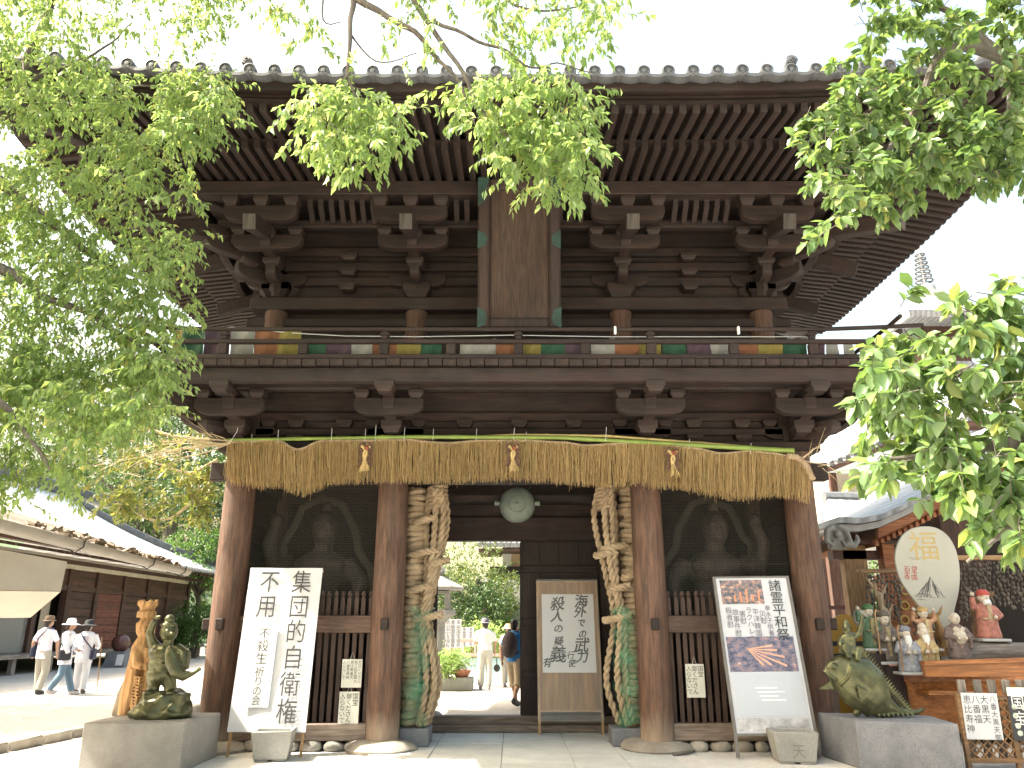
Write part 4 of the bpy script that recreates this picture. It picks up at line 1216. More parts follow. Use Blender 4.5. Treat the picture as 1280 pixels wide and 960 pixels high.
# ---- calligraphy board standing in the doorway
tl, tr, bl = pix(669, 726, 12.36), pix(744, 726, 12.36), pix(673, 890, 12.05)
m_, SW, SH = plane_matrix(tl, tr, bl)
sg3 = sign_root('calligraphy_board', 'framed board with brushed black calligraphy leaning on the closed door', 'sign', m_)
MB().bx(.03, SW - .03, .0, .015, .02, SH - .02).build('backing', wood('cardboard', (0.22, 0.12, 0.05), (0.32, 0.18, 0.08), 'z', grey=0.05, scale=3), sg3, smooth=0)
for x in (-.005, SW - .03): MB().bx(x, x + .035, -.012, .03, -.33, SH).build('leg', M['pale_z'], sg3, smooth=0)
for z in (0, SH - .03): MB().bx(.0301, SW - .0301, -.01, .03, z, z + .03).build('crossbar', M['pale_x'], sg3, smooth=0)
MB().bx(.08 * SW, .93 * SW, -.004, -.001, .285 * SH, .89 * SH).build('paper', paint('calligraphy_paper', (0.62, 0.62, 0.63), 0.6, 0.05), sg3, smooth=0)
t_ = MB()
def brush(txt, x, z, pitch, size, seed):
    for i, ch in enumerate(txt):
        sc = (1.15, 1.0, .7, .7, 1.25, 1.0)[i % 6] if len(txt) > 4 else 1.0
        for dx, dz in ((0, 0), (.012, .006), (-.008, -.008), (.005, -.012), (0.016, -0.004)):
            glyph_add(t_, ch, x + .01 * math.sin(seed + i * 2) + dx * size * 2, z - pitch * i + dz * size * 2, size * sc, -.0055 - .0004 * i - .00007 * (dx * 1000 % 7), shear=0.16, jit=0.07, seed=seed + i)
brush('海外での武力', .72 * SW, .835 * SH, .086 * SH, .098 * SH, 2.0)
t_.build('lettering', M['ink'], sg3, smooth=0, recalc=False); t_ = MB()
brush('殺人の疑義', .34 * SW, .815 * SH, .098 * SH, .105 * SH, 9.0)
t_.build('lettering', M['ink'], sg3, smooth=0, recalc=False); t_ = MB()
brush('行使', .54 * SW, .415 * SH, .06 * SH, .062 * SH, 5.0)
t_.build('lettering', M['ink'], sg3, smooth=0, recalc=False); t_ = MB()
brush('有', .16 * SW, .36 * SH, .08 * SH, .075 * SH, 6.0)
t_.build('lettering', M['ink'], sg3, smooth=0, recalc=False)
m, nt, b = newmat('clear_film'); b.inputs['Base Color'].default_value = (0.9, 0.9, 0.9, 1); b.inputs['Roughness'].default_value = 0.12
tr_ = nd(nt, 'ShaderNodeBsdfTransparent'); mx = nd(nt, 'ShaderNodeMixShader'); mx.inputs[0].default_value = 0.14
nt.links.new(tr_.outputs[0], mx.inputs[1]); nt.links.new(b.outputs[0], mx.inputs[2]); nt.links.new(mx.outputs[0], nt.nodes['Material Output'].inputs[0]); M['film'] = m
fl = MB(); nx, nz = 14, 26; vs = []
for j in range(nz + 1):
    for i in range(nx + 1):
        x = -.01 + (SW + .02) * i / nx; z = -.13 + (SH + .15) * j / nz
        e = min(1, abs(z - SH * .5) / (SH * .5)); vs.append((x, -.022 + (.004 + .02 * e ** 4) * noise.noise(Vector((x * 14, z * 5, 2))) , z))
fl.add(vs, [(j * (nx + 1) + i, j * (nx + 1) + i + 1, (j + 1) * (nx + 1) + i + 1, (j + 1) * (nx + 1) + i) for j in range(nz) for i in range(nx)])
fl.build('plastic_wrap', M['film'], sg3, smooth=60)

# ---- small paper notices hung on the slats
def notice(label, q, cols, Y=10.58):
    tl, tr, bl = pix(*q[0], Y), pix(*q[1], Y), pix(*q[2], Y)
    m_, w, h = plane_matrix(tl, tr, bl)
    t = sign_root('paper_notice', label, 'notice', m_)
    MB().bx(0, w, 0, .004, 0, h).build('sheet', paint('notice_paper', (0.54, 0.52, 0.46), 0.7, 0.05), t, smooth=0)
    k = MB(); n = len(cols)
    for i, c in enumerate(cols):
        sz = min(.9 * w / n, .92 * h / len(c))
        column(k, c, w * (1 - (i + .6) / (n + .15)), h * .95, sz * .98, sz * 1.05, -.001, jit=.05, seed0=i)
    k.build('lettering', M['ink'], t, smooth=0, recalc=False)
    MB().tube([(w / 2 - .03, 0, h * .97), (w / 2, -.004, h + .09), (w / 2 + .03, 0, h * .97)], .002, 4).build('string', M['white'], t)
notice('small closely written paper notice hanging on the slats of the left bay', ((428, 824), (453, 824), (426, 859.5)), ('月日くださん', '有三殺生御大', '恵比寿番大', '八番恵寿神', '入らないで'))
notice('lower paper notice with loose handwriting on the slats of the left bay', ((424, 864.5), (449, 864.5), (422, 906)), ('国宝', '御くださん', '入らないで'))
notice('paper notice with loose handwriting hanging on the slats of the right bay', ((855, 830), (878, 830), (859, 872)), ('国宝', '御くださん', '入らないで'))

# ---- guardian figures behind the netting
def guardian(label, bx_, sg):
    y = 11.55
    t = thing('guardian_statue', label, 'statue', (bx_, y, 0.30))
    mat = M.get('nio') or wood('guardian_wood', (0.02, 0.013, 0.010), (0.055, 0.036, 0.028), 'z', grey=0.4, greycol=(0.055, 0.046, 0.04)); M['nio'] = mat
    b = MB(); s = sg
    b.ell((0, 0, .12), (.62, .45, .2), 14, 8)                               # rock
    b.tube([(-.22, 0, .2), (-.26, -.02, .7), (-.2, 0, 1.15), (-.12, 0, 1.3)], [.12, .14, .19, .2], 12)
    b.tube([(.3, -.05, .2), (.33, -.08, .7), (.22, -.02, 1.15), (.12, 0, 1.3)], [.12, .14, .19, .2], 12)
    b.ell((-.22, -.12, .2), (.12, .22, .07)); b.ell((.3, -.16, .2), (.12, .22, .07))
    b.ell((0, 0, 1.3), (.36, .26, .26)); b.ell((.02, -.02, 1.62), (.33, .25, .3)); b.ell((.03, -.02, 1.98), (.42, .27, .28))
    b.ell((-.15, -.2, 2.03), (.19, .1, .13)); b.ell((.2, -.2, 2.03), (.19, .1, .13))
    b.tube([(.04, -.02, 2.15), (.05, -.06, 2.4)], [.15, .13], 12)
    b.ell((.06, -.1, 2.56), (.19, .21, .25)); b.ell((.06, -.02, 2.85), (.09, .09, .13)); b.ell((.06, -.29, 2.53), (.04, .06, .06)); b.ell((.06, -.25, 2.42), (.09, .06, .035))
    b.ell((-.02, -.27, 2.62), (.06, .05, .025)); b.ell((.14, -.27, 2.62), (.06, .05, .025))
    # raised arm and lowered arm
    b.tube([(s * .40, 0, 2.08), (s * .66, -.05, 2.02), (s * .72, -.16, 2.34), (s * .64, -.2, 2.56)], [.15, .13, .11, .08], 12); b.ell((s * .62, -.21, 2.66), (.1, .1, .12))
    b.tube([(-s * .36, 0, 2.08), (-s * .62, -.02, 1.8), (-s * .56, -.16, 1.5), (-s * .48, -.26, 1.38)], [.15, .13, .1, .08], 12); b.ell((-s * .45, -.29, 1.33), (.1, .1, .09))
    b.build('body', mat, t, remesh=0.025, relax=3)
    k = MB()
    k.lathe([(.36, 1.42), (.40, 1.30), (.46, 1.05), (.50, .78), (.47, .74), (.42, 1.05)], 26, sy=.8).jit(.05, 5)
    k.build('skirt', paint('guardian_cloth', (0.05, 0.033, 0.024), 0.8, 0.3), t)
    r = MB(); loop = [(-.75, .1, 1.5), (-.72, .12, 2.0), (-.5, .15, 2.3), (-.42, .2, 2.7), (-.2, .22, 3.05), (.1, .24, 3.18), (.38, .22, 3.0), (.5, .2, 2.7), (.62, .12, 2.35), (.55, .05, 2.0), (.7, 0, 1.6), (.62, -.05, 1.2), (.72, -.02, .8)]
    loop = [(x * (1 if s > 0 else -1), yy, z - (.1 if z > 2.4 else 0)) for x, yy, z in loop]
    sm2 = []
    for i in range(len(loop) - 1):
        for q in range(4): sm2.append(Vector(loop[i]).lerp(Vector(loop[i + 1]), q / 4) + noise.noise_vector(Vector((i + q / 4, 1, 2)) * .8) * .05)
    r.tube(sm2, .055, 8, flat=.35); r.build('flying_scarf', paint('scarf_paint', (0.045, 0.036, 0.026), 0.8, 0.3), t)
    return t
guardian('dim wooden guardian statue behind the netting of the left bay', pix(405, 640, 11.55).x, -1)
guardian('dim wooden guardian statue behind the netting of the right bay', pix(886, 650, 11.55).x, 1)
# ================================================================== statues by the gate
def bronze_mat(name, c0, c1, rough=0.32, metal=0.55):
    m, nt, b = newmat(name); vec = coords(nt, 1.0)
    n1 = noisetex(nt, vec, 7, 5); n2 = noisetex(nt, vec, 45, 3)
    col = ramp(nt, n1, [(0.35, c0), (0.65, c1)])
    nt.links.new(col, b.inputs['Base Color']); b.inputs['Metallic'].default_value = metal; b.inputs['Roughness'].default_value = rough
    bump(nt, b, n2, 0.2, 0.006); return m
M['patina'] = bronze_mat('green_bronze', (0.05, 0.052, 0.028), (0.125, 0.125, 0.06))
# left pedestal
ped = thing('stone_pedestal', 'pale speckled granite pedestal under the bronze fisherman god', 'pedestal', (-4.08, 9.6, 0.012))
MB().bx(-.55, .55, -.5, .58, 0, .49).build('block', M['granite'], ped, bevel=0.012, smooth=0)
# bronze god with raised hand and fish
BY = 9.62
sb = pix(204, 893, BY); sb.z = 0.503
s1 = thing('bronze_statue', 'small green bronze god with raised hand carrying a large fish', 'statue', sb)
def L1(px, py, dy=0.0):
    q = pix(px, py, BY + dy) - sb; return q
rk = MB(); rk.ell((0, 0, .12), (.29, .22, .17), 18, 10); rk.ell((-.18, -.05, .06), (.17, .18, .10)); rk.ell((.19, 0, .08), (.14, .18, .13)); rk.ell((0, -.14, .05), (.26, .12, .08)); rk.ell((-.13, -.02, .22), (.13, .15, .07)); rk.ell((.12, 0, .23), (.14, .15, .06)); rk.jit(.07, 9)
rk.bx(-.20, .24, -.14, .14, .1, .262)
rk.build('rock_base', M['patina'], s1, remesh=0.014, relax=3)
f = MB()
f.tube([L1(190, 866), L1(192, 858), L1(194, 846)], [.075, .07, .1], 12); f.tube([L1(213, 866), L1(213, 858), L1(209, 846)], [.075, .07, .1], 12)
f.ell(L1(187, 866, -.05), (.075, .11, .035)); f.ell(L1(216, 866, -.05), (.075, .11, .035))
f.ell(L1(201, 843), (.165, .13, .12)); f.ell(L1(202, 831), (.155, .125, .13)); f.ell(L1(204, 817), (.17, .13, .11)); f.ell(L1(203, 830, -.06), (.12, .08, .11))
f.tube([L1(209, 808), L1(211, 799)], [.06, .055], 10); f.ell(L1(211, 790), (.10, .10, .11)); f.ell(L1(212, 774), (.055, .06, .055)); f.ell(L1(211, 781), (.098, .10, .03)); f.tube([L1(199, 806, -.02), L1(196, 818, -.03), L1(193, 830, -.02)], [.06, .075, .05], 10); f.ell(L1(206, 792, -.09), (.03, .025, .022)); f.ell(L1(215, 792, -.09), (.03, .025, .022))
f.ell(L1(209, 789, -.09), (.018, .02, .02)); f.ell(L1(209, 794, -.075), (.035, .03, .012)); f.ell(L1(201, 791), (.012, .03, .03)); f.ell(L1(220, 791), (.012, .03, .03))
f.tube([L1(197, 812), L1(190, 802), L1(187, 791, -.05), L1(193, 776, -.06)], [.07, .055, .045, .035], 10)
f.ell(L1(196, 772, -.06), (.04, .03, .025)); f.tube([L1(195, 772, -.07), L1(201, 770, -.09)], [.018, .012], 8)
f.tube([L1(219, 812), L1(229, 820, -.02), L1(228, 832, -.09), L1(219, 838, -.15)], [.085, .095, .08, .045], 10)
f.ell(L1(224, 822, -.02), (.10, .11, .09)); f.ell(L1(196, 838, -.05), (.06, .08, .05)); f.tube([L1(193, 824, -.11), L1(203, 827, -.14), L1(213, 824, -.11)], .02, 8)
f.tube([L1(193, 800), L1(189, 812, .02), L1(192, 826, .03)], [.03, .04, .05], 8)
f.build('figure', M['patina'], s1, remesh=0.009, relax=2)
fs = MB(); sp_ = [(212, 808), (213, 816), (216, 828), (222, 840), (230, 845), (240, 842), (252, 836)]
fs.tube([L1(x, y, -.17) for x, y in sp_], [.03, .065, .085, .08, .06, .03, .014], 12); fs.ell(L1(212, 810, -.17), (.035, .03, .035)); fs.prism([(L1(246, 840).x, L1(246, 840).z), (L1(256, 832).x, L1(256, 832).z), (L1(255, 838).x, L1(255, 838).z)], -.185, -.165, 'xz')
fs.build('fish', M['patina'], s1, remesh=0.011, relax=2)
# carved cedar statue behind it
wb_ = pix(160, 894, 9.98); wb_.z = 0.503
s2 = thing('carved_wooden_statue', 'tall honey-coloured carved log statue of a robed crowned figure', 'statue', wb_)
def L2(px, py, dy=0.0): return pix(px, py, 9.98 + dy) - wb_
f = MB()
f.tube([L2(161, 893), L2(164, 870), L2(169, 845), L2(174, 825), L2(177, 808), L2(180, 797)], [.125, .125, .115, .115, .11, .07], 16)
f.tube([L2(171, 812, -.05), L2(172, 830, -.12), L2(178, 834, -.17)], [.07, .06, .04], 10); f.tube([L2(185, 812, -.03), L2(187, 830, -.1), L2(180, 834, -.17)], [.06, .055, .04], 10)
f.tube([L2(168, 836, -.1), L2(163, 868, -.1), L2(158, 892, -.08)], [.05, .06, .05], 8); f.tube([L2(186, 836, -.08), L2(184, 868, -.09), L2(180, 890, -.05)], [.05, .06, .05], 8)
for k in range(12): f.tube([L2(168 - k * .5, 845 + k * 4, -.13), L2(175 - k * .5, 847 + k * 4, -.175), L2(182 - k * .5, 845 + k * 4, -.12)], .012, 6)
f.ell(L2(182, 784), (.095, .10, .145)); f.ell(L2(181, 785, -.1), (.02, .03, .035)); f.ell(L2(181, 791, -.085), (.045, .03, .016)); f.ell(L2(178, 781, -.085), (.026, .02, .01)); f.ell(L2(185, 781, -.085), (.026, .02, .01))
f.tube([L2(173, 778), L2(173, 790), L2(175, 797)], [.03, .03, .02], 8); f.tube([L2(192, 778), L2(191, 790), L2(189, 797)], [.03, .03, .02], 8)
f.tube([L2(183, 772), L2(184, 764)], [.115, .11], 16); f.tube([L2(184, 763), L2(185, 757), L2(186, 752)], [.085, .10, .11], 12)
for k in range(7):
    a = k / 7 * 6.28; f.ell(L2(185.6, 754) + Vector((.095 * math.cos(a), .095 * math.sin(a), 0)), (.03, .03, .045))
M['honey'] = wood('carved_cedar', (0.30, 0.15, 0.055), (0.50, 0.29, 0.12), 'z', grey=0.1, tint=0)
f.build('figure', M['honey'], s2, remesh=0.009, relax=1)
f = MB(); f.tube([L2(149, 893, .08), L2(155, 868, .08), L2(162, 845, .1)], [.09, .08, .04], 10).jit(.04, 9)
f.build('bark_slab', wood('bark', (0.13, 0.10, 0.07), (0.28, 0.23, 0.17), 'z', grey=0.4), s2)

# right pedestal
pr = [(3.81, 9.33), (4.78, 9.02), (4.9, 9.85), (3.71, 10.2)]
ped2 = thing('stone_pedestal', 'bluish grey granite pedestal under the bronze fish statue', 'pedestal', (4.3, 9.6, 0.012))
MB().prism([(x - 4.3, y - 9.6) for x, y in pr], 0, .49, 'xy').build('block', M['granite_blue'], ped2, bevel=0.012, smooth=0)
FYY = 9.62
fb = pix(1085, 893, FYY); fb.z = 0.503
s3 = thing('bronze_fish_statue', 'green bronze sea bream with a small rider on its head', 'statue', fb)
def L3(px, py, dy=0.0): return pix(px, py, FYY + dy) - fb
f = MB()
sec = [(1031, 838, .03, .02), (1036, 837, .10, .06), (1044, 838, .17, .10), (1056, 842, .24, .14), (1070, 850, .29, .155), (1083, 862, .28, .15), (1096, 875, .22, .12), (1108, 884, .13, .075), (1122, 889, .06, .045), (1136, 891, .035, .03), (1146, 890, .03, .025), (1155, 886, .02, .02)]
rings = []
for i, (x, y, h, w) in enumerate(sec):
    c = L3(x, y); a = sec[max(i - 1, 0)]; b_ = sec[min(i + 1, len(sec) - 1)]
    d = (L3(b_[0], b_[1]) - L3(a[0], a[1])).normalized(); up = Vector((-d.z, 0, d.x)) * (1 if d.x > 0 else -1); up = up if up.z > 0 else -up
    rings.append([c + up * (h * math.sin(2 * math.pi * j / 18)) + Vector((0, w * math.cos(2 * math.pi * j / 18), 0)) for j in range(18)])
f.ring(rings); f.ell(L3(1043, 833, -.09), (.035, .02, .035)); f.tube([L3(1029, 838), L3(1038, 845, -.07), L3(1046, 850, -.10)], .014, 8)
f.tube([L3(1064, 832, -.13), L3(1061, 846, -.16), L3(1050, 856, -.10)], .014, 8)
f.prism([(L3(1062, 855).x, L3(1062, 855).z), (L3(1076, 862).x, L3(1076, 862).z), (L3(1066, 873).x, L3(1066, 873).z)], -.2, -.15, 'xz')
f.prism([(L3(1024, 862).x, L3(1024, 862).z), (L3(1045, 848).x, L3(1045, 848).z), (L3(1050, 864).x, L3(1050, 864).z)], .03, .07, 'xz')
f.tube([L3(1076, 878), L3(1072, 890), L3(1068, 894)], [.06, .045, .03], 8); f.tube([L3(1080, 880), L3(1082, 890), L3(1086, 895)], [.06, .045, .03], 8)
f.build('fish_body', M['patina'], s3, remesh=0.011, relax=2)
sp_ = MB(); n = 24
for i in range(n):
    t = i / (n - 1); x = 1074 + 58 * t; y = 818 + 70 * t ** 1.05 + 3 * math.sin(t * 3)
    a = L3(x, y); tip = L3(x + 9, y - 9 + 4 * t)
    d = (L3(x + 4, y + 6) - a); sp_.add([a - d * .3, a + d * .7, tip, a + Vector((0, .02, 0)), ], [(0, 1, 2), (0, 2, 3), (1, 3, 2)])
for i in range(8):
    x = 1098 + i * 6; a = L3(x, 893.5, -.06); sp_.add([a + Vector((-.03, 0, .03)), a + Vector((.03, 0, .03)), a + Vector((.01, -.01, -.025)), a + Vector((0, .03, .02))], [(0, 1, 2), (0, 2, 3), (1, 3, 2)])
sp_.build('fin_spines', M['patina'], s3, smooth=0)
f = MB()
f.tube([L3(1053, 815, -.02), L3(1057, 808, -.1), L3(1062, 822, -.12)], [.05, .05, .035], 10); f.tube([L3(1067, 815, .02), L3(1074, 812, -.05), L3(1071, 826, -.1)], [.05, .05, .035], 10)
f.ell(L3(1062, 813), (.11, .09, .075)); f.ell(L3(1060, 803), (.085, .075, .09)); f.ell(L3(1060, 796), (.09, .075, .06)); f.ell(L3(1058, 785), (.052, .056, .062)); f.ell(L3(1057, 779), (.035, .04, .045)); f.ell(L3(1057, 786, -.05), (.012, .014, .012))
f.tube([L3(1053, 797), L3(1050, 805, -.04), L3(1054, 811, -.09)], [.04, .035, .025], 8)
f.tube([L3(1067, 796), L3(1074, 792, -.02), L3(1077, 780, -.02), L3(1078, 768, 0)], [.04, .038, .03, .02], 8)
f.build('rider', M['patina'], s3, remesh=0.010, relax=2)

# ================================================================== the treasure ship with the lucky gods
SHY = 11.6
sh = thing('treasure_ship', 'orange varnished wooden boat carrying painted god statues', 'boat', (pix(1230, 900, SHY).x, SHY, 0.012))
so = Vector(sh.location)
M['varnish_x'] = wood('varnished_wood', (0.30, 0.105, 0.03), (0.48, 0.19, 0.06), 'x', rough=0.35, grey=0.08, greycol=(0.3, 0.12, 0.05), tint=0.08)
hull = MB(); rings = []
for i in range(19):
    t = i / 18; px = 1104 + 330 * t
    zt = pix(px, 848 - 12 * t, SHY - .5).z; wd = .85 * (1 - (1 - min(1, t * 1.6)) ** 2.2) + .12
    x = pix(px, 850, SHY - .5).x - so.x; zb = 0.03 + .18 * (1 - min(1, t * 2.5)) ** 2
    xo = -.10 * (1 - t)
    prof = [(xo, -wd, zt), (xo, -wd, zt - .07), (0, -wd * .97, zt - .075), (.02, -wd * .9, zt * .65), (.05, -wd * .6, zb + .1), (.1, 0, zb), (.05, wd * .6, zb + .1), (.02, wd * .9, zt * .65), (xo, wd, zt), (xo, wd - .06, zt), (.05, wd * .5, zt - .2), (.05, -wd * .5, zt - .2), (xo, -wd + .06, zt)]
    rings.append([(x + a, b_, c) for a, b_, c in prof])
hull.ring(rings).build('hull', M['varnish_x'], sh, smooth=30)
def zs(px, py, Y): return pix(px, py, Y).z
bw_ = MB(); rings = []
for i in range(9):
    px = 1160 + 40 * i; x = pix(px, 850, SHY - .95).x - so.x; y0 = -.88
    z0 = zs(px, 847, SHY - .9); z1 = zs(px, 833 - 1.3 * i, SHY - .9)
    rings.append([(x, y0 - .03, z0), (x, y0 + .05, z0), (x, y0 + .05, z1), (x, y0 - .03, z1)])
bw_.ring(rings).build('bulwark', M['varnish_x'], sh, smooth=0)
rings = []
for i in range(9):
    px = 1160 + 40 * i; x = pix(px, 850, SHY - .95).x - so.x; z1 = zs(px, 833 - 1.3 * i, SHY - .9) + .003
    rings.append([(x, -.94, z1), (x, -.80, z1), (x, -.80, z1 + .05), (x, -.94, z1 + .05)])
MB().ring(rings).build('gunwale', M['varnish_x'], sh, smooth=0)
dz = zs(1180, 848, SHY) - .12
MB().bx(pix(1125, 850, SHY).x - so.x, pix(1430, 850, SHY).x - so.x, -.75, .75, dz - .05, dz).build('deck', M['varnish_x'], sh, smooth=0)
for k, (px, h) in enumerate(((1092, .06), (1112, .03), (1175, .0))):
    pass

SKIN = paint('painted_face', (0.52, 0.46, 0.38), 0.7, 0.2, 18)
BEARD = paint('white_beard', (0.68, 0.68, 0.66), 0.7, 0.05)
def god(label, px, base_py, top_py, Y, robe, under, pose='front', beard=0.0, hat=None, bald=False, staff=None, belly=False, raise_arm=0, sack=None, base='slab', wide=1.0, lean=0.0):
    a = pix(px, base_py, Y); top = pix(px, top_py, Y); H = (top.z - a.z) * 1.02
    t = thing('god_statue', label, 'statue', a, lean, 'painted lucky god statues on the boat')
    mute = lambda c: tuple(.62 * x + .38 * (.30 * sum(c) / 3 + .13) for x in c)
    rm = paint('robe_paint', mute(robe), 0.8, 0.45, 16); um = paint('under_robe_paint', mute(under), 0.8, 0.4, 18)
    w = wide
    b = MB(); u = H
    b.lathe([(.20 * u * w, .03 * u), (.215 * u * w, .08 * u), (.19 * u * w, .28 * u), (.185 * u * w, .45 * u), (.175 * u * w, .58 * u), (.15 * u * w, .68 * u), (.07 * u, .75 * u)], 18, sy=.78)
    b.jit(.018 * u, 14, seed=px)
    # sleeves
    for sgn in (-1, 1):
        if raise_arm == sgn: b.tube([(sgn * .13 * u * w, 0, .65 * u), (sgn * .25 * u, -.03 * u, .66 * u), (sgn * .27 * u, -.06 * u, .86 * u)], [.075 * u, .07 * u, .05 * u], 10)
        elif raise_arm == 2: b.tube([(sgn * .13 * u * w, 0, .65 * u), (sgn * .27 * u, 0, .70 * u), (sgn * .24 * u, -.05 * u, .9 * u)], [.075 * u, .06 * u, .045 * u], 10)
        else: b.tube([(sgn * .13 * u * w, 0, .65 * u), (sgn * .22 * u * w, -.04 * u, .48 * u), (sgn * .10 * u, -.17 * u, .45 * u)], [.08 * u, .085 * u, .07 * u], 10)
        if raise_arm == 0: b.tube([(sgn * .19 * u * w, -.1 * u, .44 * u), (sgn * .20 * u * w, -.12 * u, .24 * u)], [.05 * u, .03 * u], 8)
    for k in range(7):   # folds
        an = -2.6 + k * .36; b.tube([(.19 * u * w * math.cos(an), .15 * u * math.sin(an), .05 * u), (.17 * u * w * math.cos(an + .1), .14 * u * math.sin(an + .1), .42 * u)], .014 * u, 5)
    b.build('robe', rm, t, remesh=max(.007, .014 * u), relax=2)
    k = MB(); k.prism([(-.05 * u, .70 * u), (.05 * u, .70 * u), (.03 * u, .12 * u), (-.03 * u, .12 * u)], -.168 * u, -.12 * u, 'xz'); k.box((0, -.13 * u, .42 * u), (.30 * u * w, .09 * u, .035 * u))
    k.build('sash', um, t, bevel=.006, smooth=30)
    h = MB(); hz = .84 * u
    h.ell((0, -.02 * u, hz), (.085 * u, .09 * u, .105 * u)); h.ell((0, -.11 * u, hz - .005 * u), (.02 * u, .025 * u, .025 * u)); h.ell((-.085 * u, 0, hz), (.015 * u, .03 * u, .04 * u)); h.ell((.085 * u, 0, hz), (.015 * u, .03 * u, .04 * u)); h.ell((0, -.085 * u, hz - .05 * u), (.035 * u, .025 * u, .012 * u))
    h.ell((-.035 * u, -.098 * u, hz + .03 * u), (.028 * u, .012 * u, .008 * u)); h.ell((.035 * u, -.098 * u, hz + .03 * u), (.028 * u, .012 * u, .008 * u))
    h.tube([(0, 0, .70 * u), (0, -.01 * u, .80 * u)], [.06 * u, .05 * u], 10)
    if bald: h.ell((0, 0, hz + .09 * u), (.075 * u, .08 * u, .09 * u))
    for i in range(len(h.v)):
        vx, vy, vz = h.v[i]; h.v[i] = (vx * 1.22, vy * 1.18, hz - .03 * u + (vz - hz + .03 * u) * 1.2)
    h.build('head', SKIN, t, remesh=max(.006, .010 * u), relax=1)
    for sgn in (-1, 1):
        if raise_arm == sgn: p = (sgn * .27 * u, -.07 * u, .92 * u)
        elif raise_arm == 2: p = (sgn * .24 * u, -.06 * u, .95 * u)
        else: p = (sgn * .07 * u, -.21 * u, .45 * u)
        hd = MB(); hd.ell(p, (.04 * u, .04 * u, .04 * u))
        for q in range(4): hd.tube([Vector(p), Vector(p) + Vector((sgn * -.03 * u, -.035 * u, (.03 - .02 * q) * u))], .011 * u, 5)
        hd.tube([Vector(p), Vector(p) + Vector((sgn * .01 * u, -.02 * u, .05 * u))], .012 * u, 5)
        hd.build('hand', SKIN, t)
    if belly:
        h = MB(); h.ell((0, -.08 * u, .47 * u), (.16 * u, .14 * u, .17 * u)); h.ell((-.05 * u, -.12 * u, .63 * u), (.08 * u, .06 * u, .06 * u)); h.ell((.05 * u, -.12 * u, .63 * u), (.08 * u, .06 * u, .06 * u)); h.build('bare_belly', SKIN, t, remesh=.012 * u, relax=2)
    if beard:
        bd = MB(); bd.tube([(0, -.095 * u, hz - .05 * u), (0, -.12 * u, hz - .14 * u), (0, -.14 * u, hz - .05 * u - .28 * u * beard)], [.075 * u, .08 * u, .014 * u], 10)
        bd.build('beard', BEARD, t)
    if hat:
        hm = paint('hat_paint', hat, 0.7, 0.2); q = MB(); q.lathe([(.115 * u, hz + .045 * u), (.132 * u, hz + .07 * u), (.12 * u, hz + .13 * u), (.07 * u, hz + .175 * u), (.01 * u, hz + .18 * u)], 14); q.build('hat', hm, t)
    if staff:
        sgx = staff; q = MB(); q.tube([(sgx * .24 * u, -.2 * u, .02 * u), (sgx * .23 * u, -.2 * u, .5 * u), (sgx * .24 * u, -.19 * u, .95 * u), (sgx * .20 * u, -.18 * u, 1.02 * u), (sgx * .16 * u, -.18 * u, .98 * u)], .017 * u, 7); q.build('staff', M['pale_z'], t)
    if sack is not None:
        q = MB(); q.ell((-.20 * u, .08 * u, .70 * u), (.14 * u, .13 * u, .2 * u)); q.tube([(-.20 * u, 0, .86 * u), (-.06 * u, -.1 * u, .72 * u)], [.06 * u, .03 * u], 8); q.build('sack', paint('sack_paint', sack, 0.8), t, remesh=.014 * u)
        q = MB(); q.lathe([(.07 * u, .0), (.11 * u, .06 * u), (.11 * u, .16 * u), (.07 * u, .22 * u)], 14, c=(.20 * u, -.1 * u, .02 * u)); q.build('bale', M['straw'], t)
    q = MB(); q.bx(-.27 * u * w, .27 * u * w, -.24 * u, .20 * u, -.03 * u, .028 * u); q.jit(.02 * u, 8, seed=px)
    q.build('base', paint('base_paint', (0.42, 0.42, 0.41), 0.8, 0.15), t, bevel=.008, smooth=0)
    return t
god('lucky god statue in a green coat with a sack over his shoulder', 1091, 812, 757, 11.35, (0.05, 0.17, 0.06), (0.30, 0.22, 0.06), sack=(0.35, 0.33, 0.28), hat=(0.06, 0.14, 0.05), raise_arm=-1)
god('lucky god statue in dark brown armour holding a tall pale staff', 1111, 828, 765, 11.3, (0.13, 0.09, 0.06), (0.35, 0.25, 0.10), hat=(0.10, 0.08, 0.06), staff=-1)
god('lucky god statue in a grey-blue robe with long white beard and crooked staff', 1138, 842, 784, 11.02, (0.30, 0.31, 0.36), (0.42, 0.38, 0.34), beard=1.1, hat=(0.20, 0.20, 0.23), staff=-1, wide=1.08)
god('lucky god statue in a mustard yellow robe with white beard and high bald head', 1161, 841, 783, 11.05, (0.52, 0.36, 0.10), (0.40, 0.22, 0.07), beard=1.0, bald=True)
god('lucky god statue in an orange gown with both arms raised', 1160, 812, 760, 11.42, (0.52, 0.24, 0.09), (0.55, 0.40, 0.16), raise_arm=2, hat=(0.45, 0.30, 0.12))
god('bare-bellied laughing god statue in an open brown robe', 1201, 826, 765, 11.35, (0.17, 0.10, 0.08), (0.30, 0.16, 0.10), belly=True, bald=False, wide=1.1)
god('lucky god statue in a red robe and red hat on the log', 1238, 800, 739, 11.5, (0.44, 0.11, 0.06), (0.45, 0.30, 0.14), beard=.35, hat=(0.40, 0.07, 0.05), raise_arm=-1, wide=1.15)
lg = pix(1262, 829, 11.45)
log = thing('log_stand', 'weathered tree trunk section under the red-robed god statue', 'log', lg)
hh = pix(1262, 803, 11.45).z - lg.z
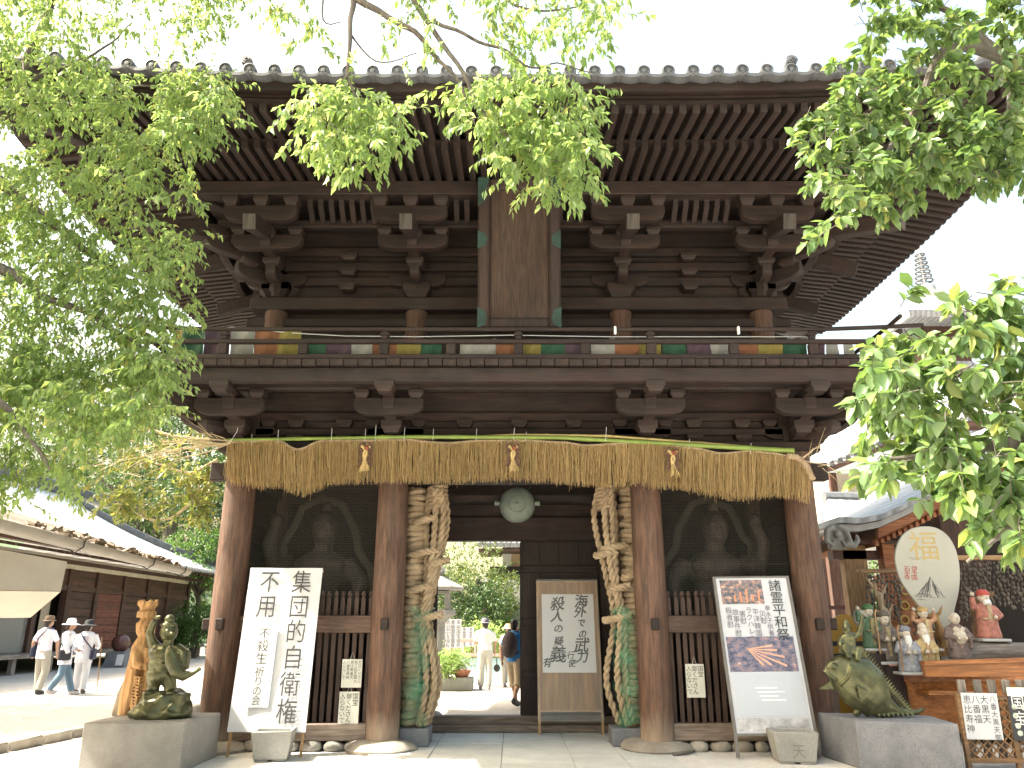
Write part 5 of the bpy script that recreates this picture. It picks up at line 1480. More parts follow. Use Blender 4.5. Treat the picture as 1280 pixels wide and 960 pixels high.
MB().tube([(-.62, 0, hh * .45), (-.3, 0, hh * .5), (.3, 0, hh * .5), (.8, 0, hh * .5)], [hh * .42, hh * .5, hh * .5, hh * .5], 16).jit(.03, 6).build('log', wood('log_bark', (0.11, 0.09, 0.075), (0.27, 0.23, 0.20), 'x', grey=0.4), log)
for i, (px, py) in enumerate(((1090, 814), (1110, 830))):
    a = pix(px, py, 11.33); st = thing('display_stand', ('brown wooden stump under the green-coated god statue', 'brown wooden stump under the god statue with the tall pale staff')[i], 'stand', (a.x, 11.33, .012))
    MB().lathe([(.24, 0), (.22, .1), (.20, a.z * .6), (.19, a.z - .035)], 14).jit(.03, 4, seed=i).build('stump', M['wood_z'], st)

# giant rice paddle behind the gods
pdY = 11.95
pb = pix(1180, 800, pdY)
pad = thing('giant_rice_paddle', 'giant pale wooden rice paddle with gold lettering behind the god statues', 'paddle', pb)
out = [(1180, 835), (1193, 835), (1191, 800), (1190, 778), (1193, 760), (1198, 738), (1199, 712), (1195, 690), (1186, 672), (1172, 661), (1156, 658), (1139, 661), (1126, 671), (1119, 688), (1119, 706), (1126, 727), (1138, 745), (1152, 762), (1164, 777), (1171, 792), (1176, 812)]
def PL(px, py): 
    q = pix(px, py, pdY) - pb; return (q.x, q.z)
sm3 = []
for i in range(len(out)):
    p0, p1, p2, p3 = [Vector(out[(i + k) % len(out)]) for k in (-1, 0, 1, 2)]
    for q in range(3):
        tt = q / 3; v = 0.5 * ((2 * p1) + (p2 - p0) * tt + (2 * p0 - 5 * p1 + 4 * p2 - p3) * tt * tt + (3 * p1 - p0 - 3 * p2 + p3) * tt ** 3); sm3.append(PL(v.x, v.y))
mb = MB().prism(sm3, -.02, .02, 'xz'); mb.build('board', paint('paddle_wood', (0.44, 0.43, 0.37), 0.6, 0.05, 3), pad, smooth=30, bevel=.006)
t_ = MB(); c = PL(1154, 683); glyph_add(t_, '福', c[0], c[1], .47, -.024); t_.build('lettering', paint('pale_gold', (0.48, 0.36, 0.15), 0.5), pad, smooth=0, recalc=False)
t_ = MB()
for ch, px, py in (('伊', 1142, 711), ('予', 1142, 716.5), ('国', 1142, 722), ('石', 1133, 711), ('手', 1133, 716.5), ('寺', 1133, 722)):
    c = PL(px, py); glyph_add(t_, ch, c[0], c[1], .085, -.024, sx=1.15)
t_.build('red_seal', paint('seal_red', (0.42, 0.05, 0.05), 0.6), pad, smooth=0, recalc=False)
t_ = MB(); q = random.Random(5)
for k in range(34):
    x0 = 1162 + q.gauss(0, 3); y0 = 720 + abs(x0 - 1162) * 1.6 + q.uniform(0, 5); x1 = x0 + (x0 - 1162) * q.uniform(.8, 2.2) + q.gauss(0, 1.5); y1 = y0 + q.uniform(10, 24)
    a = PL(x0, y0); b_ = PL(x1, min(y1, 748)); m2 = ((a[0] + b_[0]) / 2 + q.gauss(0, .012), (a[1] + b_[1]) / 2)
    t_.tube([(a[0], -.0215, a[1]), (m2[0], -.0215, m2[1]), (b_[0], -.0215, b_[1])], [.002, .004, .0015], 4)
for k in range(10):
    a = PL(1150 + q.uniform(-4, 26), 742 + q.uniform(0, 9)); t_.tube([(a[0] - .05, -.0215, a[1]), (a[0], -.0215, a[1] + .01), (a[0] + .05, -.0215, a[1] - .004)], .003, 4)
for k in range(5):
    a = PL(1138 + k * 3, 698 + (k % 2) * 1.5); t_.tube([(a[0] - .03, -.0215, a[1]), (a[0], -.0215, a[1] + .012), (a[0] + .03, -.0215, a[1])], .002, 4)
o = t_.build('ink_drawing', paint('grey_wash', (0.12, 0.12, 0.13), 0.7), pad); o['kind'] = 'stuff'

# lattice fence with notices, right foreground
LY = 9.35
def LF(px, py): return pix(px, py, LY)
lf = thing('lattice_fence', 'low brown lattice fence with paper notices beside the boat', 'fence', (LF(1240, 900).x, LY, .012))
lo = Vector(lf.location)
bm2 = wood('fence_wood', (0.12, 0.065, 0.03), (0.25, 0.145, 0.07), 'x', grey=0.15)
xa, xb = LF(1200, 900).x - lo.x, LF(1390, 900).x - lo.x
zt, zb = LF(1230, 869).z - lo.z, .06
for z0, z1 in ((zt - .045, zt), (zb, zb + .05)): MB().bx(xa, xb, -.025, .025, z0, z1).build('rail', bm2, lf, bevel=.004, smooth=0)
for k in range(4):
    x = xa + .02 + k * (xb - xa - .04) / 3; MB().bx(x - .025, x + .025, -.027, .027, 0, zt + .02).build('post', bm2, lf, bevel=.004, smooth=0)
st0 = None; n = 0
for dr in (-1, 1):
    x = xa - (zt - zb)
    while x < xb + (zt - zb):
        p0 = Vector((x, .004 * dr, zb + .03)); p1 = Vector((x + dr * (zt - zb - .06), .004 * dr, zt - .03))
        def clip(p0, p1):
            d = p1 - p0; t0, t1 = 0.0, 1.0
            for lo_, hi_ in ((xa + .03, xb - .03),):
                if abs(d.x) > 1e-9:
                    ta, tb = sorted(((lo_ - p0.x) / d.x, (hi_ - p0.x) / d.x)); t0 = max(t0, ta); t1 = min(t1, tb)
            return (p0 + d * t0, p0 + d * t1) if t1 - t0 > .05 else None
        c = clip(p0, p1)
        if c:
            if st0 is None: st0 = MB().box((.5, 0, 0), (1, .014, .026)).build('lattice_strip', bm2, lf, smooth=0); st0.matrix_basis = span(c[0], c[1], (0, 1, 0)); 
            else: inst(st0, lf, matrix=span(c[0], c[1], (0, 1, 0)))
        x += .095
for i, px in enumerate((1207, 1227, 1245, 1263, 1281, 1299)):
    p = LF(px, 862); MB().bx(p.x - lo.x - .045, p.x - lo.x + .045, .06, .09, .05, LF(px, 850).z - lo.z).build('picket', wood('grey_picket', (0.13, 0.11, 0.09), (0.25, 0.22, 0.19), 'z'), lf, bevel=.006, smooth=0)
def fence_notice(label, px0, px1, py0, py1, cols, bgc, ink, border=None):
    tl, tr, bl = pix(px0, py0, LY - .04), pix(px1, py0 + 1, LY - .04), pix(px0 + 5, py1, LY - .04)
    m_, w, h = plane_matrix(tl, tr, bl); t = sign_root('fence_notice', label, 'notice', m_)
    MB().bx(0, w, 0, .008, 0, h).build('sheet', paint('fence_paper', bgc, 0.6, 0.04), t, smooth=0)
    k = MB(); n = len(cols)
    for i, c in enumerate(cols):
        sz = min(.95 * w / n, .95 * h / max(3, len(c))) ; column(k, c, w * (1 - (i + .6) / (n + .2)), h * .96, sz * 1.05, sz, -.002)
    k.build('lettering', ink, t, smooth=0, recalc=False)
    return t
fence_notice('white paper notice with grey vertical writing on the lattice fence', 1204, 1249, 866, 924, ('八番大黒天御', '大黒天', '八番福', '恵比寿神'), (0.5, 0.51, 0.53), paint('pale_ink', (0.05, 0.05, 0.06), .6))
fn = fence_notice('black poster with coloured circles at the right end of the lattice fence', 1263, 1305, 866, 926, ('月日', '国宝'), (0.03, 0.03, 0.035), M['white'])
hdr = MB().bx(.0, .44, -.003, -.0005, .46, .55).build('header', paint('cream_header', (0.7, 0.66, 0.55), .6), fn, smooth=0)
q = random.Random(2); dd = MB()
for k in range(12):
    x, z = .06 + .12 * (k % 3) + q.uniform(-.02, .02), .06 + .1 * (k // 3) + q.uniform(-.02, .02); dd.cyl((x, -.003, z), (x, -.0005, z), .03, .03, 12)
dd.build('printed_dots', paint('printed_dots', (0.45, 0.5, 0.42), .5, .6, 14), fn)

# ================================================================== people
def person(label, loc, rz, H=1.65, shirt=(0.75, 0.75, 0.78), pants=(0.4, 0.36, 0.3), hat=None, hatkind=None, stride=0.0, arms=((-.1, 0), (.1, 0)), extra=None, hair=(0.02, 0.018, 0.016), shoes=(0.05, 0.045, 0.045), hem=.80, sleeve='short', knee=False, lean=0.0):
    t = thing('person', label, 'person', loc, rz); k = H / 1.65
    S = lambda x, y, z: (x * k, y * k + lean * max(0, z - .85), z * k)
    b = MB()
    hips = [(-.09, 0), (.09, 0)]; feet = [(-.10, stride), (.10, -stride)]
    knees = []; ankles = []
    for (hx, _), (fx, fy) in zip(hips, feet):
        kz = .48; ky = fy * .45 - (.07 if fy > 0.05 else .0) ; az = .085 + (.06 if fy > .1 else 0)
        knees.append((fx, ky, kz)); ankles.append((fx, fy, az))
    for (hx, hy), kn, an in zip(hips, knees, ankles):
        b.tube([S(hx, 0, .90), S(*kn), S(an[0], an[1], an[2] + .02)], [.085 * k, .058 * k, .04 * k], 12)
    b.ell(S(0, .0, .93), (.165 * k, .11 * k, .12 * k)); b.ell(S(0, 0, 1.10), (.145 * k, .10 * k, .17 * k)); b.ell(S(0, 0, 1.28), (.175 * k, .11 * k, .14 * k))
    b.tube([S(0, 0, 1.36), S(0, -.01, 1.47)], [.06 * k, .05 * k], 10)
    b.ell(S(0, -.02, 1.545), (.075 * k, .095 * k, .112 * k)); b.ell(S(0, -.115, 1.53), (.014 * k, .018 * k, .022 * k)); b.ell(S(-.075, -.01, 1.54), (.012 * k, .022 * k, .03 * k)); b.ell(S(.075, -.01, 1.54), (.012 * k, .022 * k, .03 * k)); b.ell(S(0, -.105, 1.49), (.026 * k, .012 * k, .008 * k))
    b.ell(S(-.03, -.102, 1.555), (.014 * k, .008 * k, .007 * k)); b.ell(S(.03, -.102, 1.555), (.014 * k, .008 * k, .007 * k))
    arm = []
    for sgn, (ay, bend) in zip((-1, 1), arms):
        e = (sgn * .25, ay, 1.10); w_ = (sgn * (.26 - .14 * bend), ay - .26 * bend - .03, .86 + .24 * bend)
        arm.append((e, w_)); b.tube([S(sgn * .19, 0, 1.36), S(*e), S(*w_)], [.055 * k, .042 * k, .03 * k], 10)
        hp = Vector(w_); d = (hp - Vector(e)).normalized(); hc = hp + d * .05
        b.ell(S(*hc), (.022 * k, .038 * k, .045 * k))
        for q in range(4):
            p0 = hc + d * .03 + Vector((0, (q - 1.5) * .019, 0)); p1 = p0 + d * (.05 - .006 * abs(q - 1.3)) + Vector((-sgn * .012, 0, 0))
            b.tube([S(*p0), S(*p1)], [.009 * k, .007 * k], 6)
        b.tube([S(*(hc + Vector((0, -.03, .01)))), S(*(hc + Vector((-sgn * .02, -.05, -.02))))], [.01 * k, .008 * k], 6)
    sk = M.get('skin') or paint('skin', (0.42, 0.25, 0.17), 0.6, 0.05); M['skin'] = sk
    b.build('body', sk, t, remesh=.0125 * k, relax=2)
    c = MB()
    hw = .18 if hem > .75 else .20
    c.lathe([(hw * k * 1.03, hem * k), (hw * k, (hem + .1) * k), (.165 * k, 1.08 * k), (.19 * k, 1.25 * k), (.205 * k, 1.34 * k), (.15 * k, 1.40 * k), (.07 * k, 1.435 * k)], 18, sy=.72)
    if lean: c.v = [(x, y + lean * max(0, z - .85), z) for x, y, z in c.v]
    for sgn, (e, w_) in zip((-1, 1), arm):
        E, W_ = Vector(e), Vector(w_)
        end = E.lerp(W_, .85) if sleeve == 'long' else Vector((sgn * .19, 0, 1.36)).lerp(E, .85)
        pts = [S(sgn * .17, 0, 1.35)] + ([S(*E)] if sleeve == 'long' else []) + [S(*end)]
        c.tube(pts, [.075 * k] + ([.062 * k] if sleeve == 'long' else []) + [.06 * k], 12)
    c.jit(.012, 9, seed=loc[0]).build('shirt', paint('shirt_cloth', shirt, 0.85, 0.04), t, remesh=.014 * k, relax=2)
    p = MB(); p.ell(S(0, 0, .90), (.18 * k, .128 * k, .13 * k))
    for (hx, hy), kn, an in zip(hips, knees, ankles):
        K, A = Vector(kn), Vector((an[0], an[1], an[2]))
        if knee: p.tube([S(hx, 0, .90), S(*K), S(*K.lerp(A, .28))], [.11 * k, .088 * k, .085 * k], 12)
        else: p.tube([S(hx, 0, .90), S(*K), S(*K.lerp(A, .97))], [.108 * k, .082 * k, .075 * k], 12)
    p.jit(.01, 8, seed=loc[1]).build('trousers', paint('trouser_cloth', pants, 0.85, 0.06), t, remesh=.014 * k, relax=2)
    shm = paint('shoe', shoes, 0.6)
    for an in ankles:
        q = MB(); q.ell(S(an[0], an[1] - .06, an[2] - .045), (.045 * k, .13 * k, .045 * k), 14, 8); q.ell(S(an[0], an[1] + .01, an[2] - .01), (.045 * k, .06 * k, .06 * k)); q.build('shoe', shm, t, remesh=.012 * k, relax=1)
    q = MB(); q.ell(S(0, .012, 1.572), (.083 * k, .098 * k, .10 * k)); q.ell(S(0, .05, 1.51), (.07 * k, .05 * k, .07 * k)); q.build('hair', paint('hair', hair, 0.6), t)
    if hat:
        hm = paint('hat_cloth', hat, 0.85, 0.08); q = MB(); y0 = lean * .75 - .01
        if hatkind == 'wide': q.lathe([(.20 * k, 1.565 * k), (.19 * k, 1.575 * k), (.115 * k, 1.60 * k), (.108 * k, 1.66 * k), (.085 * k, 1.705 * k), (.01 * k, 1.715 * k)], 22, c=(0, y0, 0)).jit(.015, 5)
        else: q.lathe([(.145 * k, 1.575 * k), (.135 * k, 1.585 * k), (.102 * k, 1.60 * k), (.10 * k, 1.66 * k), (.08 * k, 1.695 * k), (.01 * k, 1.70 * k)], 20, c=(0, y0, 0))
        q.build('hat', hm, t)
    if extra: extra(t, k)
    return t
def back_print(t, k):
    mb = MB(); column(mb, '南無大師遍照金剛', 0, 1.32, .052, .058); 
    for i in range(len(mb.v)): x, y, z = mb.v[i]; mb.v[i] = (-x, .158 * k, z * k)
    mb.build('back_lettering', paint('navy_print', (0.05, 0.05, 0.14), .8), t, smooth=0, recalc=False)
    mb = MB()
    for sx in (-1, 1): column(mb, '同行二人'[::sx] , sx * .075, 1.30, .05, .05)
    mb.v = [(-x, .154 * k, z * k) for x, y, z in mb.v]
    mb.build('back_seal', paint('pink_print', (0.55, 0.12, 0.16), .8), t, smooth=0, recalc=False)
def shoulder_bag(col, side=-1):
    def f(t, k):
        mb = MB(); mb.box((side * .22 * k, .04, .90 * k), (.09, .26, .24)); o = mb.build('shoulder_bag', paint('bag_cloth', col, .8), t, bevel=.03, smooth=0)
        MB().tube([(side * .2 * k, .05, 1.0 * k), (side * .05 * k, .165 * k, 1.2 * k), (-side * .13 * k, .12 * k, 1.41 * k), (-side * .15 * k, -.02, 1.42 * k), (-side * .05 * k, -.14 * k, 1.25 * k), (side * .2 * k, -.06, 1.0 * k)], .014, 6).build('strap', o.data.materials[0], o)
    return f
def both(*fs):
    def f(t, k):
        for q in fs: q(t, k)
    return f
def staff_extra(t, k):
    MB().cyl((-.30 * k, -.30, .0), (-.24 * k, -.28, 1.25), .014, .016, 8).build('walking_staff', M['pale_z'], t)
FACE_AWAY = math.pi
g1 = gnd(46, 868); g2 = gnd(74, 870); g3 = gnd(98, 867)
person('pilgrim in brown hat, white vest and beige trousers walking in the courtyard', (g1.x, g1.y, 0), FACE_AWAY - .35, 1.70, shirt=(0.66, 0.66, 0.74), pants=(0.36, 0.33, 0.28), hat=(0.16, 0.11, 0.07), stride=.08, extra=both(back_print, shoulder_bag((.02, .025, .06), 1)), hem=.76)
person('striding pilgrim in wide white hat, white tunic and jeans', (g2.x, g2.y, 0), FACE_AWAY - 1.0, 1.62, shirt=(0.70, 0.70, 0.76), pants=(0.12, 0.19, 0.26), hat=(0.75, 0.75, 0.75), hatkind='wide', stride=.24, sleeve='long', hem=.68, arms=((.05, .2), (-.05, .6)), extra=shoulder_bag((.03, .03, .04), -1), hair=(.04, .02, .015), shoes=(.5, .45, .45))
person('pilgrim all in white with dark hat and wooden walking staff', (g3.x, g3.y, 0), FACE_AWAY + .1, 1.60, shirt=(0.72, 0.72, 0.77), pants=(0.68, 0.68, 0.72), hat=(0.025, 0.027, 0.03), hatkind='wide', stride=.05, sleeve='long', hem=.70, arms=((-.1, .75), (0, .3)), extra=both(back_print, shoulder_bag((.02, .02, .05), -1), staff_extra), shoes=(.12, .10, .09))
def hand_bag(t, k):
    q = MB(); q.ell((-.30, -.02, .50), (.08, .07, .09)); q.tube([(-.30, -.02, .57), (-.29, 0, .74)], .012, 6); q.build('carried_bag', paint('dark_bag', (.04, .035, .03), .7), t)
def backpack(t, k):
    q = MB(); q.ell((0, .20, 1.16), (.17, .12, .26), 16, 10); q.ell((0, .27, 1.05), (.13, .08, .14)); o = q.build('backpack', paint('backpack_cloth', (.06, .045, .05), .8), t, remesh=.02, relax=3)
    for sg in (-1, 1): MB().tube([(sg * .10, .12, 1.40), (sg * .13, -.02, 1.45), (sg * .14, -.13, 1.3), (sg * .14, -.08, 1.1), (sg * .12, .14, .98)], .018, 6).build('strap', o.data.materials[0], o)
g4 = gnd(606, 862); g5 = gnd(636, 884); g6 = gnd(638, 859)
person('man in grey hat, white shirt and cream trousers seen through the doorway', (g4.x, g4.y, 0), FACE_AWAY + .1, 1.66, shirt=(0.72, 0.72, 0.72), pants=(0.52, 0.50, 0.45), hat=(0.13, 0.12, 0.15), stride=.03, arms=((-.02, .1), (-.1, 1.1)), extra=hand_bag, shoes=(.4, .36, .36), hem=.92)
person('walker in blue shirt and knee-length trousers with a dark backpack', (g5.x + .12, g5.y, 0), FACE_AWAY - .55, 1.63, shirt=(0.03, 0.20, 0.50), pants=(0.42, 0.34, 0.24), stride=.20, knee=True, extra=backpack, hem=.85)
person('woman in straw hat and white top half hidden behind the backpacker', (g6.x - .05, g6.y, 0), .2, 1.52, shirt=(0.72, 0.72, 0.72), pants=(0.35, 0.33, 0.3), hat=(0.50, 0.38, 0.22), hatkind='wide', stride=.04)
# ================================================================== buildings around the courtyard
def tilemat(name, c0, c1, scale, axis='x', rough=0.45):
    m, nt, b = newmat(name); vec = coords(nt, 1.0)
    w = nd(nt, 'ShaderNodeTexWave'); w.inputs['Scale'].default_value = scale; w.bands_direction = axis.upper(); w.inputs['Distortion'].default_value = 0.3; nt.links.new(vec, w.inputs['Vector'])
    n1 = noisetex(nt, vec, 1.5, 5); n2 = noisetex(nt, vec, 14, 3)
    col = mixc(nt, 1.0, ramp(nt, n1, [(0.3, c0), (0.7, c1)]), ramp(nt, w.outputs['Fac'], [(0.0, (0.75,) * 3), (0.4, (1.1,) * 3)]), 'MULTIPLY')
    col = mixc(nt, 1.0, col, ramp(nt, n2, [(0.3, (0.85,) * 3), (0.7, (1.15,) * 3)]), 'MULTIPLY')
    nt.links.new(col, b.inputs['Base Color']); b.inputs['Roughness'].default_value = rough
    bump(nt, b, w.outputs['Fac'], 0.6, 0.06); return m
M['pale_tile_y'] = tilemat('pale_tile_y', (0.62, 0.63, 0.64), (0.74, 0.745, 0.75), 1.1, 'y', 0.35)
M['pale_tile_x'] = tilemat('pale_tile_x', (0.20, 0.21, 0.23), (0.32, 0.33, 0.35), 1.1, 'x')

# ---- low stall roof with gutter, left edge of the picture
E0, E1 = pix(0, 662, 7.2), pix(226, 716, 13.2)
ed = (E1 - E0).normalized(); Es = E0 - ed * 3.2
stl = thing('stall_shelter', 'low shelter with brown sheet roof, metal gutter and beige canvas at left', 'shelter', (Es.x - 1.6, Es.y, 0))
sl0 = Vector(stl.location)
def T(p): return Vector(p) - sl0
side = Vector((-1, 0, 0)); upv = Vector((-1.9, 0, 0.62))
rmat = wood('rusty_roof', (0.09, 0.065, 0.05), (0.24, 0.19, 0.155), 'y', grey=0.5, greycol=(0.26, 0.23, 0.2))
# corrugated roof sheets
L_ = (E1 - Es).length; nsh = 7
for k in range(nsh):
    a = Es + ed * (L_ * k / nsh); b_ = Es + ed * (L_ * (k + 1) / nsh - .01); nx = 24; vs = []
    for i in range(nx + 1):
        p = a.lerp(b_, i / nx); h = .015 * math.sin(i / nx * 6.28 * 8) + (.006 if k % 2 else 0)
        for j in range(3): vs.append(T(p + upv * (j / 2) + Vector((.06, 0, .06 + h))))
    MB().add(vs, [(i * 3 + j, i * 3 + 3 + j, i * 3 + 4 + j, i * 3 + 1 + j) for i in range(nx) for j in range(2)]).build('roof_sheet', rmat, stl, smooth=50)
db = MB(); q = random.Random(11)
for k in range(90):
    p = Es + ed * (L_ * q.uniform(.45, .99)) + upv * abs(q.gauss(0, .12)); db.box(T(p) + Vector((.03, 0, .09 + q.uniform(0, .03))), (q.uniform(.03, .14), q.uniform(.03, .12), q.uniform(.01, .04)), rot=(q.uniform(-.6, .6), q.uniform(-.6, .6), q.uniform(0, 3)))
o = db.build('leaf_litter', wood('litter', (0.12, 0.08, 0.05), (0.33, 0.26, 0.19), 'x'), stl, smooth=0); o['kind'] = 'stuff'
gm = paint('gutter_metal', (0.25, 0.225, 0.19), 0.45, 0.12, 4)
rings = []
for t in (0, 1):
    c = T(Es.lerp(E1, t)) + Vector((.10, 0, 0)); rg = []
    for j in range(13):
        a = math.pi + math.pi * j / 12; rg.append(c + Vector((.085 * math.cos(a), 0, .10 * math.sin(a) + .05)))
    for j in range(12, -1, -1):
        a = math.pi + math.pi * j / 12; rg.append(c + Vector((.077 * math.cos(a), 0, .092 * math.sin(a) + .05)))
    rings.append(rg)
MB().ring(rings).build('gutter', gm, stl, smooth=50)
for px, py in ((45, 684), (150, 708), (212, 722)):
    t = (pix(px, 690, 9).x, ); 
    f = {45: .245, 150: .66, 212: .93}[px]; c = T(E0.lerp(E1, f)) + Vector((.10, 0, 0))
    MB().tube([c + Vector((.10, 0, .08)), c + Vector((.085, 0, -.02)), c + Vector((.0, 0, -.075)), c + Vector((-.1, 0, -.03)), c + Vector((-.22, 0, .09))], .008, 6).build('gutter_bracket', M['iron'], stl)
cvm = paint('beige_canvas', (0.40, 0.36, 0.30), 0.85, 0.06, 3)
def cvs(q, name='canvas'):
    mb = MB(); n = 8; vs = []
    for j in range(n + 1):
        for i in range(n + 1):
            s, t = i / n, j / n; p = (q[0].lerp(q[1], s)).lerp(q[3].lerp(q[2], s), t); vs.append(T(p) + Vector((.003 * noise.noise(p * 2.5), .0, 0)))
    mb.add(vs, [(j * (n + 1) + i, j * (n + 1) + i + 1, (j + 1) * (n + 1) + i + 1, (j + 1) * (n + 1) + i) for j in range(n) for i in range(n)]); 
    return mb.build(name, cvm, stl, smooth=60)
A0, A1 = pix(-260, 640, 5.6), pix(84, 702, 8.6)
cvs([A0, A1, pix(76, 739, 8.6), pix(-260, 735, 5.6)]); cvs([pix(-260, 735.5, 5.6), pix(76, 739.5, 8.6), pix(38, 772, 9.3), pix(-260, 775, 6.4)])
for k, y in enumerate((Es.y + .5, Es.y + 3)): MB().bx(-.55, -.43, y - sl0.y - .06, y - sl0.y + .06, 0, 2.75).build('post', M['brown_z'], stl, smooth=0)
MB().bx(-.55, -.43, .2, L_, 2.56, 2.68).build('eave_beam', M['brown_y'], stl, smooth=0)

# ---- long timber hall across the courtyard, left
HX = -17.0
hall = thing('timber_hall', 'long brown timber hall with pale tiled hip roof across the left courtyard', 'building', (HX, 30, 0)); ho = Vector(hall.location)
def hb(name, x0, x1, y0, y1, z0, z1, mt, parent=hall, bevel=None): return MB().bx(x0 - ho.x, x1 - ho.x, y0 - ho.y, y1 - ho.y, z0, z1).build(name, mt, parent, smooth=0, bevel=bevel)
hb('core_wall', HX - 9, HX - .5, 21, 41.8, .5, 4.0, M['dark'])
hb('veranda', HX - .5, HX + 1.1, 20, 42.3, .50, .62, wood('veranda_wood', (0.22, 0.18, 0.15), (0.36, 0.31, 0.27), 'y'))
PYS = [20.2, 22.3, 24.4, 26.5, 28.6, 30.6, 32.7, 35.0, 37.3, 39.5, 42.0]
for y in PYS:
    hb('hall_post', HX - .13, HX + .13, y - .13, y + .13, .622, 3.6, M['brown_z'])
    hb('veranda_post', HX + .85, HX + 1.0, y - .09, y + .09, 0.0, .498, wood('grey_post', (0.22, 0.19, 0.17), (0.36, 0.32, 0.29), 'z'))
redm = wood('red_boards', (0.10, 0.030, 0.022), (0.19, 0.065, 0.045), 'y', grey=0.1)
for i, (a, b_) in enumerate(zip(PYS[:-1], PYS[1:])):
    y0, y1 = a + .135, b_ - .135
    hb('lintel', HX - .1, HX + .1, y0, y1, 2.80, 3.0, M['brown_y'])
    for k in range(2): hb('wall_board', HX - .05, HX + .04, y0, y1, 3.0 + k * .3 + .004, 3.3 + k * .3 - .004, M['brown_y'])
    if i == 4:      # open doorway with cream hangings inside
        hb('hanging_cloth', HX - .4, HX - .38, y0 + 1.1, y1 - .1, 1.0, 2.75, paint('cream_hanging', (0.45, 0.38, 0.30), .8))
        continue
    if i == 3:
        hb('glass_panel', HX - .03, HX, y0, y1, .64, 2.2, M['film']); continue
    if i == 1 or i == 2:
        hb('wall_board', HX - .05, HX + .04, y0, y1, .64, 1.1, M['brown_y'])
        for k in range(5):
            yy = y0 + .2 + k * .33; hb('paper_strip', HX + .045, HX + .055, yy, yy + .2, 1.25, 2.2, M['white'])
        continue
    n = 7
    for k in range(n):
        z0 = .63 + k * (2.79 - .63) / n; hb('wall_board', HX - .04, HX + (.07 if i in (6,) else .03), y0, y1, z0 + .006, z0 + (2.79 - .63) / n - .006, redm if i == 6 else M['brown_y'])
hb('plaster_strip', HX - .04, HX + .02, 20.2, 42, 3.61, 4.05, paint('cream_plaster', (0.62, 0.57, 0.48), .8))
hb('eave_purlin', HX + .5, HX + .65, 19, 43, 3.72, 3.86, M['brown_y'])
for k in range(44):
    y = 19.3 + k * .55
    if k == 0: hr = MB().box((.5, 0, 0), (1, .09, .10)).build('eave_rafter', M['brown_x'], hall, smooth=0); hr.matrix_basis = span(Vector((HX + 1.75, y, 3.92)) - ho, Vector((HX, y, 4.2)) - ho)
    else: inst(hr, hall, matrix=span(Vector((HX + 1.75, y, 3.92)) - ho, Vector((HX, y, 4.2)) - ho))
# roof: concave slope facing the courtyard plus far hip
rf = MB(); nseg = 10; rows = []
for j in range(nseg + 1):
    t = j / nseg; x = HX + 1.9 - 6.9 * t; z = 4.02 + 2.2 * t + 1.45 * t * t; yf = 44.0 - 6.0 * t; lf_ = .35 * (1 - t) ** 2
    rows.append([(x - ho.x, y - ho.y, z + (lf_ if y == yf else lf_ * .25 if y > 42 else 0)) for y in (14.0, 20, 26, 32, 38 - 2 * t, yf - 1.2, yf)])
vs = [p for r_ in rows for p in r_]; w_ = 7
rf.add(vs, [(j * w_ + i, j * w_ + i + 1, (j + 1) * w_ + i + 1, (j + 1) * w_ + i) for j in range(nseg) for i in range(w_ - 1)])
far = [r_[-1] for r_ in rows]; far2 = [(far[0][0] - 13.8 + (far[0][0] - p[0]), p[1], p[2]) for p in far]
k0 = len(rf.v); rf.v += far + far2; n_ = len(far)
for j in range(n_ - 1): rf.f.append((k0 + j, k0 + n_ + j, k0 + n_ + j + 1, k0 + j + 1)); rf.m.append(0)
roofh = rf.build('roof', M['pale_tile_y'], hall, smooth=40)
MB().tube([Vector(p) + Vector((0, 0, .1)) for p in far], .20, 8).build('hip_ridge', M['tile'], roofh)
p = Vector(far[3]); MB().box(p + Vector((.1, .1, .35)), (.3, .25, .5)).build('ridge_end', M['tile'], roofh, bevel=.08, smooth=0)
MB().box(Vector(rows[-1][3]) + Vector((0, 0, .25)), (.5, 24, .6)).build('main_ridge', M['tile'], roofh, bevel=.1, smooth=0)
e0 = None
for k in range(76):
    y = 21 + k * .305; 
    if e0 is None: e0 = MB().cyl((-.3, 0, .1), (0, 0, 0), .085, .085, 8).build('end_tile', M['tile'], roofh, loc=(HX + 1.93 - ho.x, y - ho.y, 4.06))
    else: inst(e0, roofh, loc=(HX + 1.93 - ho.x, y - ho.y, 4.06 + (.09 if y > 43 else 0)))
# stone ball on a blue pedestal before the hall
bp = gnd(147, 834)
ball = thing('stone_ball_monument', 'dark red stone ball on a sloped blue-grey pedestal before the timber hall', 'monument', bp)
MB().ring([[(-.42, -.4, 0), (.42, -.4, 0), (.42, .4, 0), (-.42, .4, 0)], [(-.30, -.28, .58), (.30, -.28, .58), (.30, .28, .58), (-.30, .28, .58)]]).build('pedestal', M['granite_blue'], ball, smooth=0)
MB().ell((0, 0, .88), (.34, .34, .34), 24, 14).build('ball', stone('red_stone', (0.07, 0.026, 0.022), (0.12, 0.05, 0.042), 6, rough=0.25), ball)
MB().box((.22, -.385, .28), (.26, .02, .4), rot=(-.2, 0, 0)).build('plate', M['white'], ball, smooth=0)

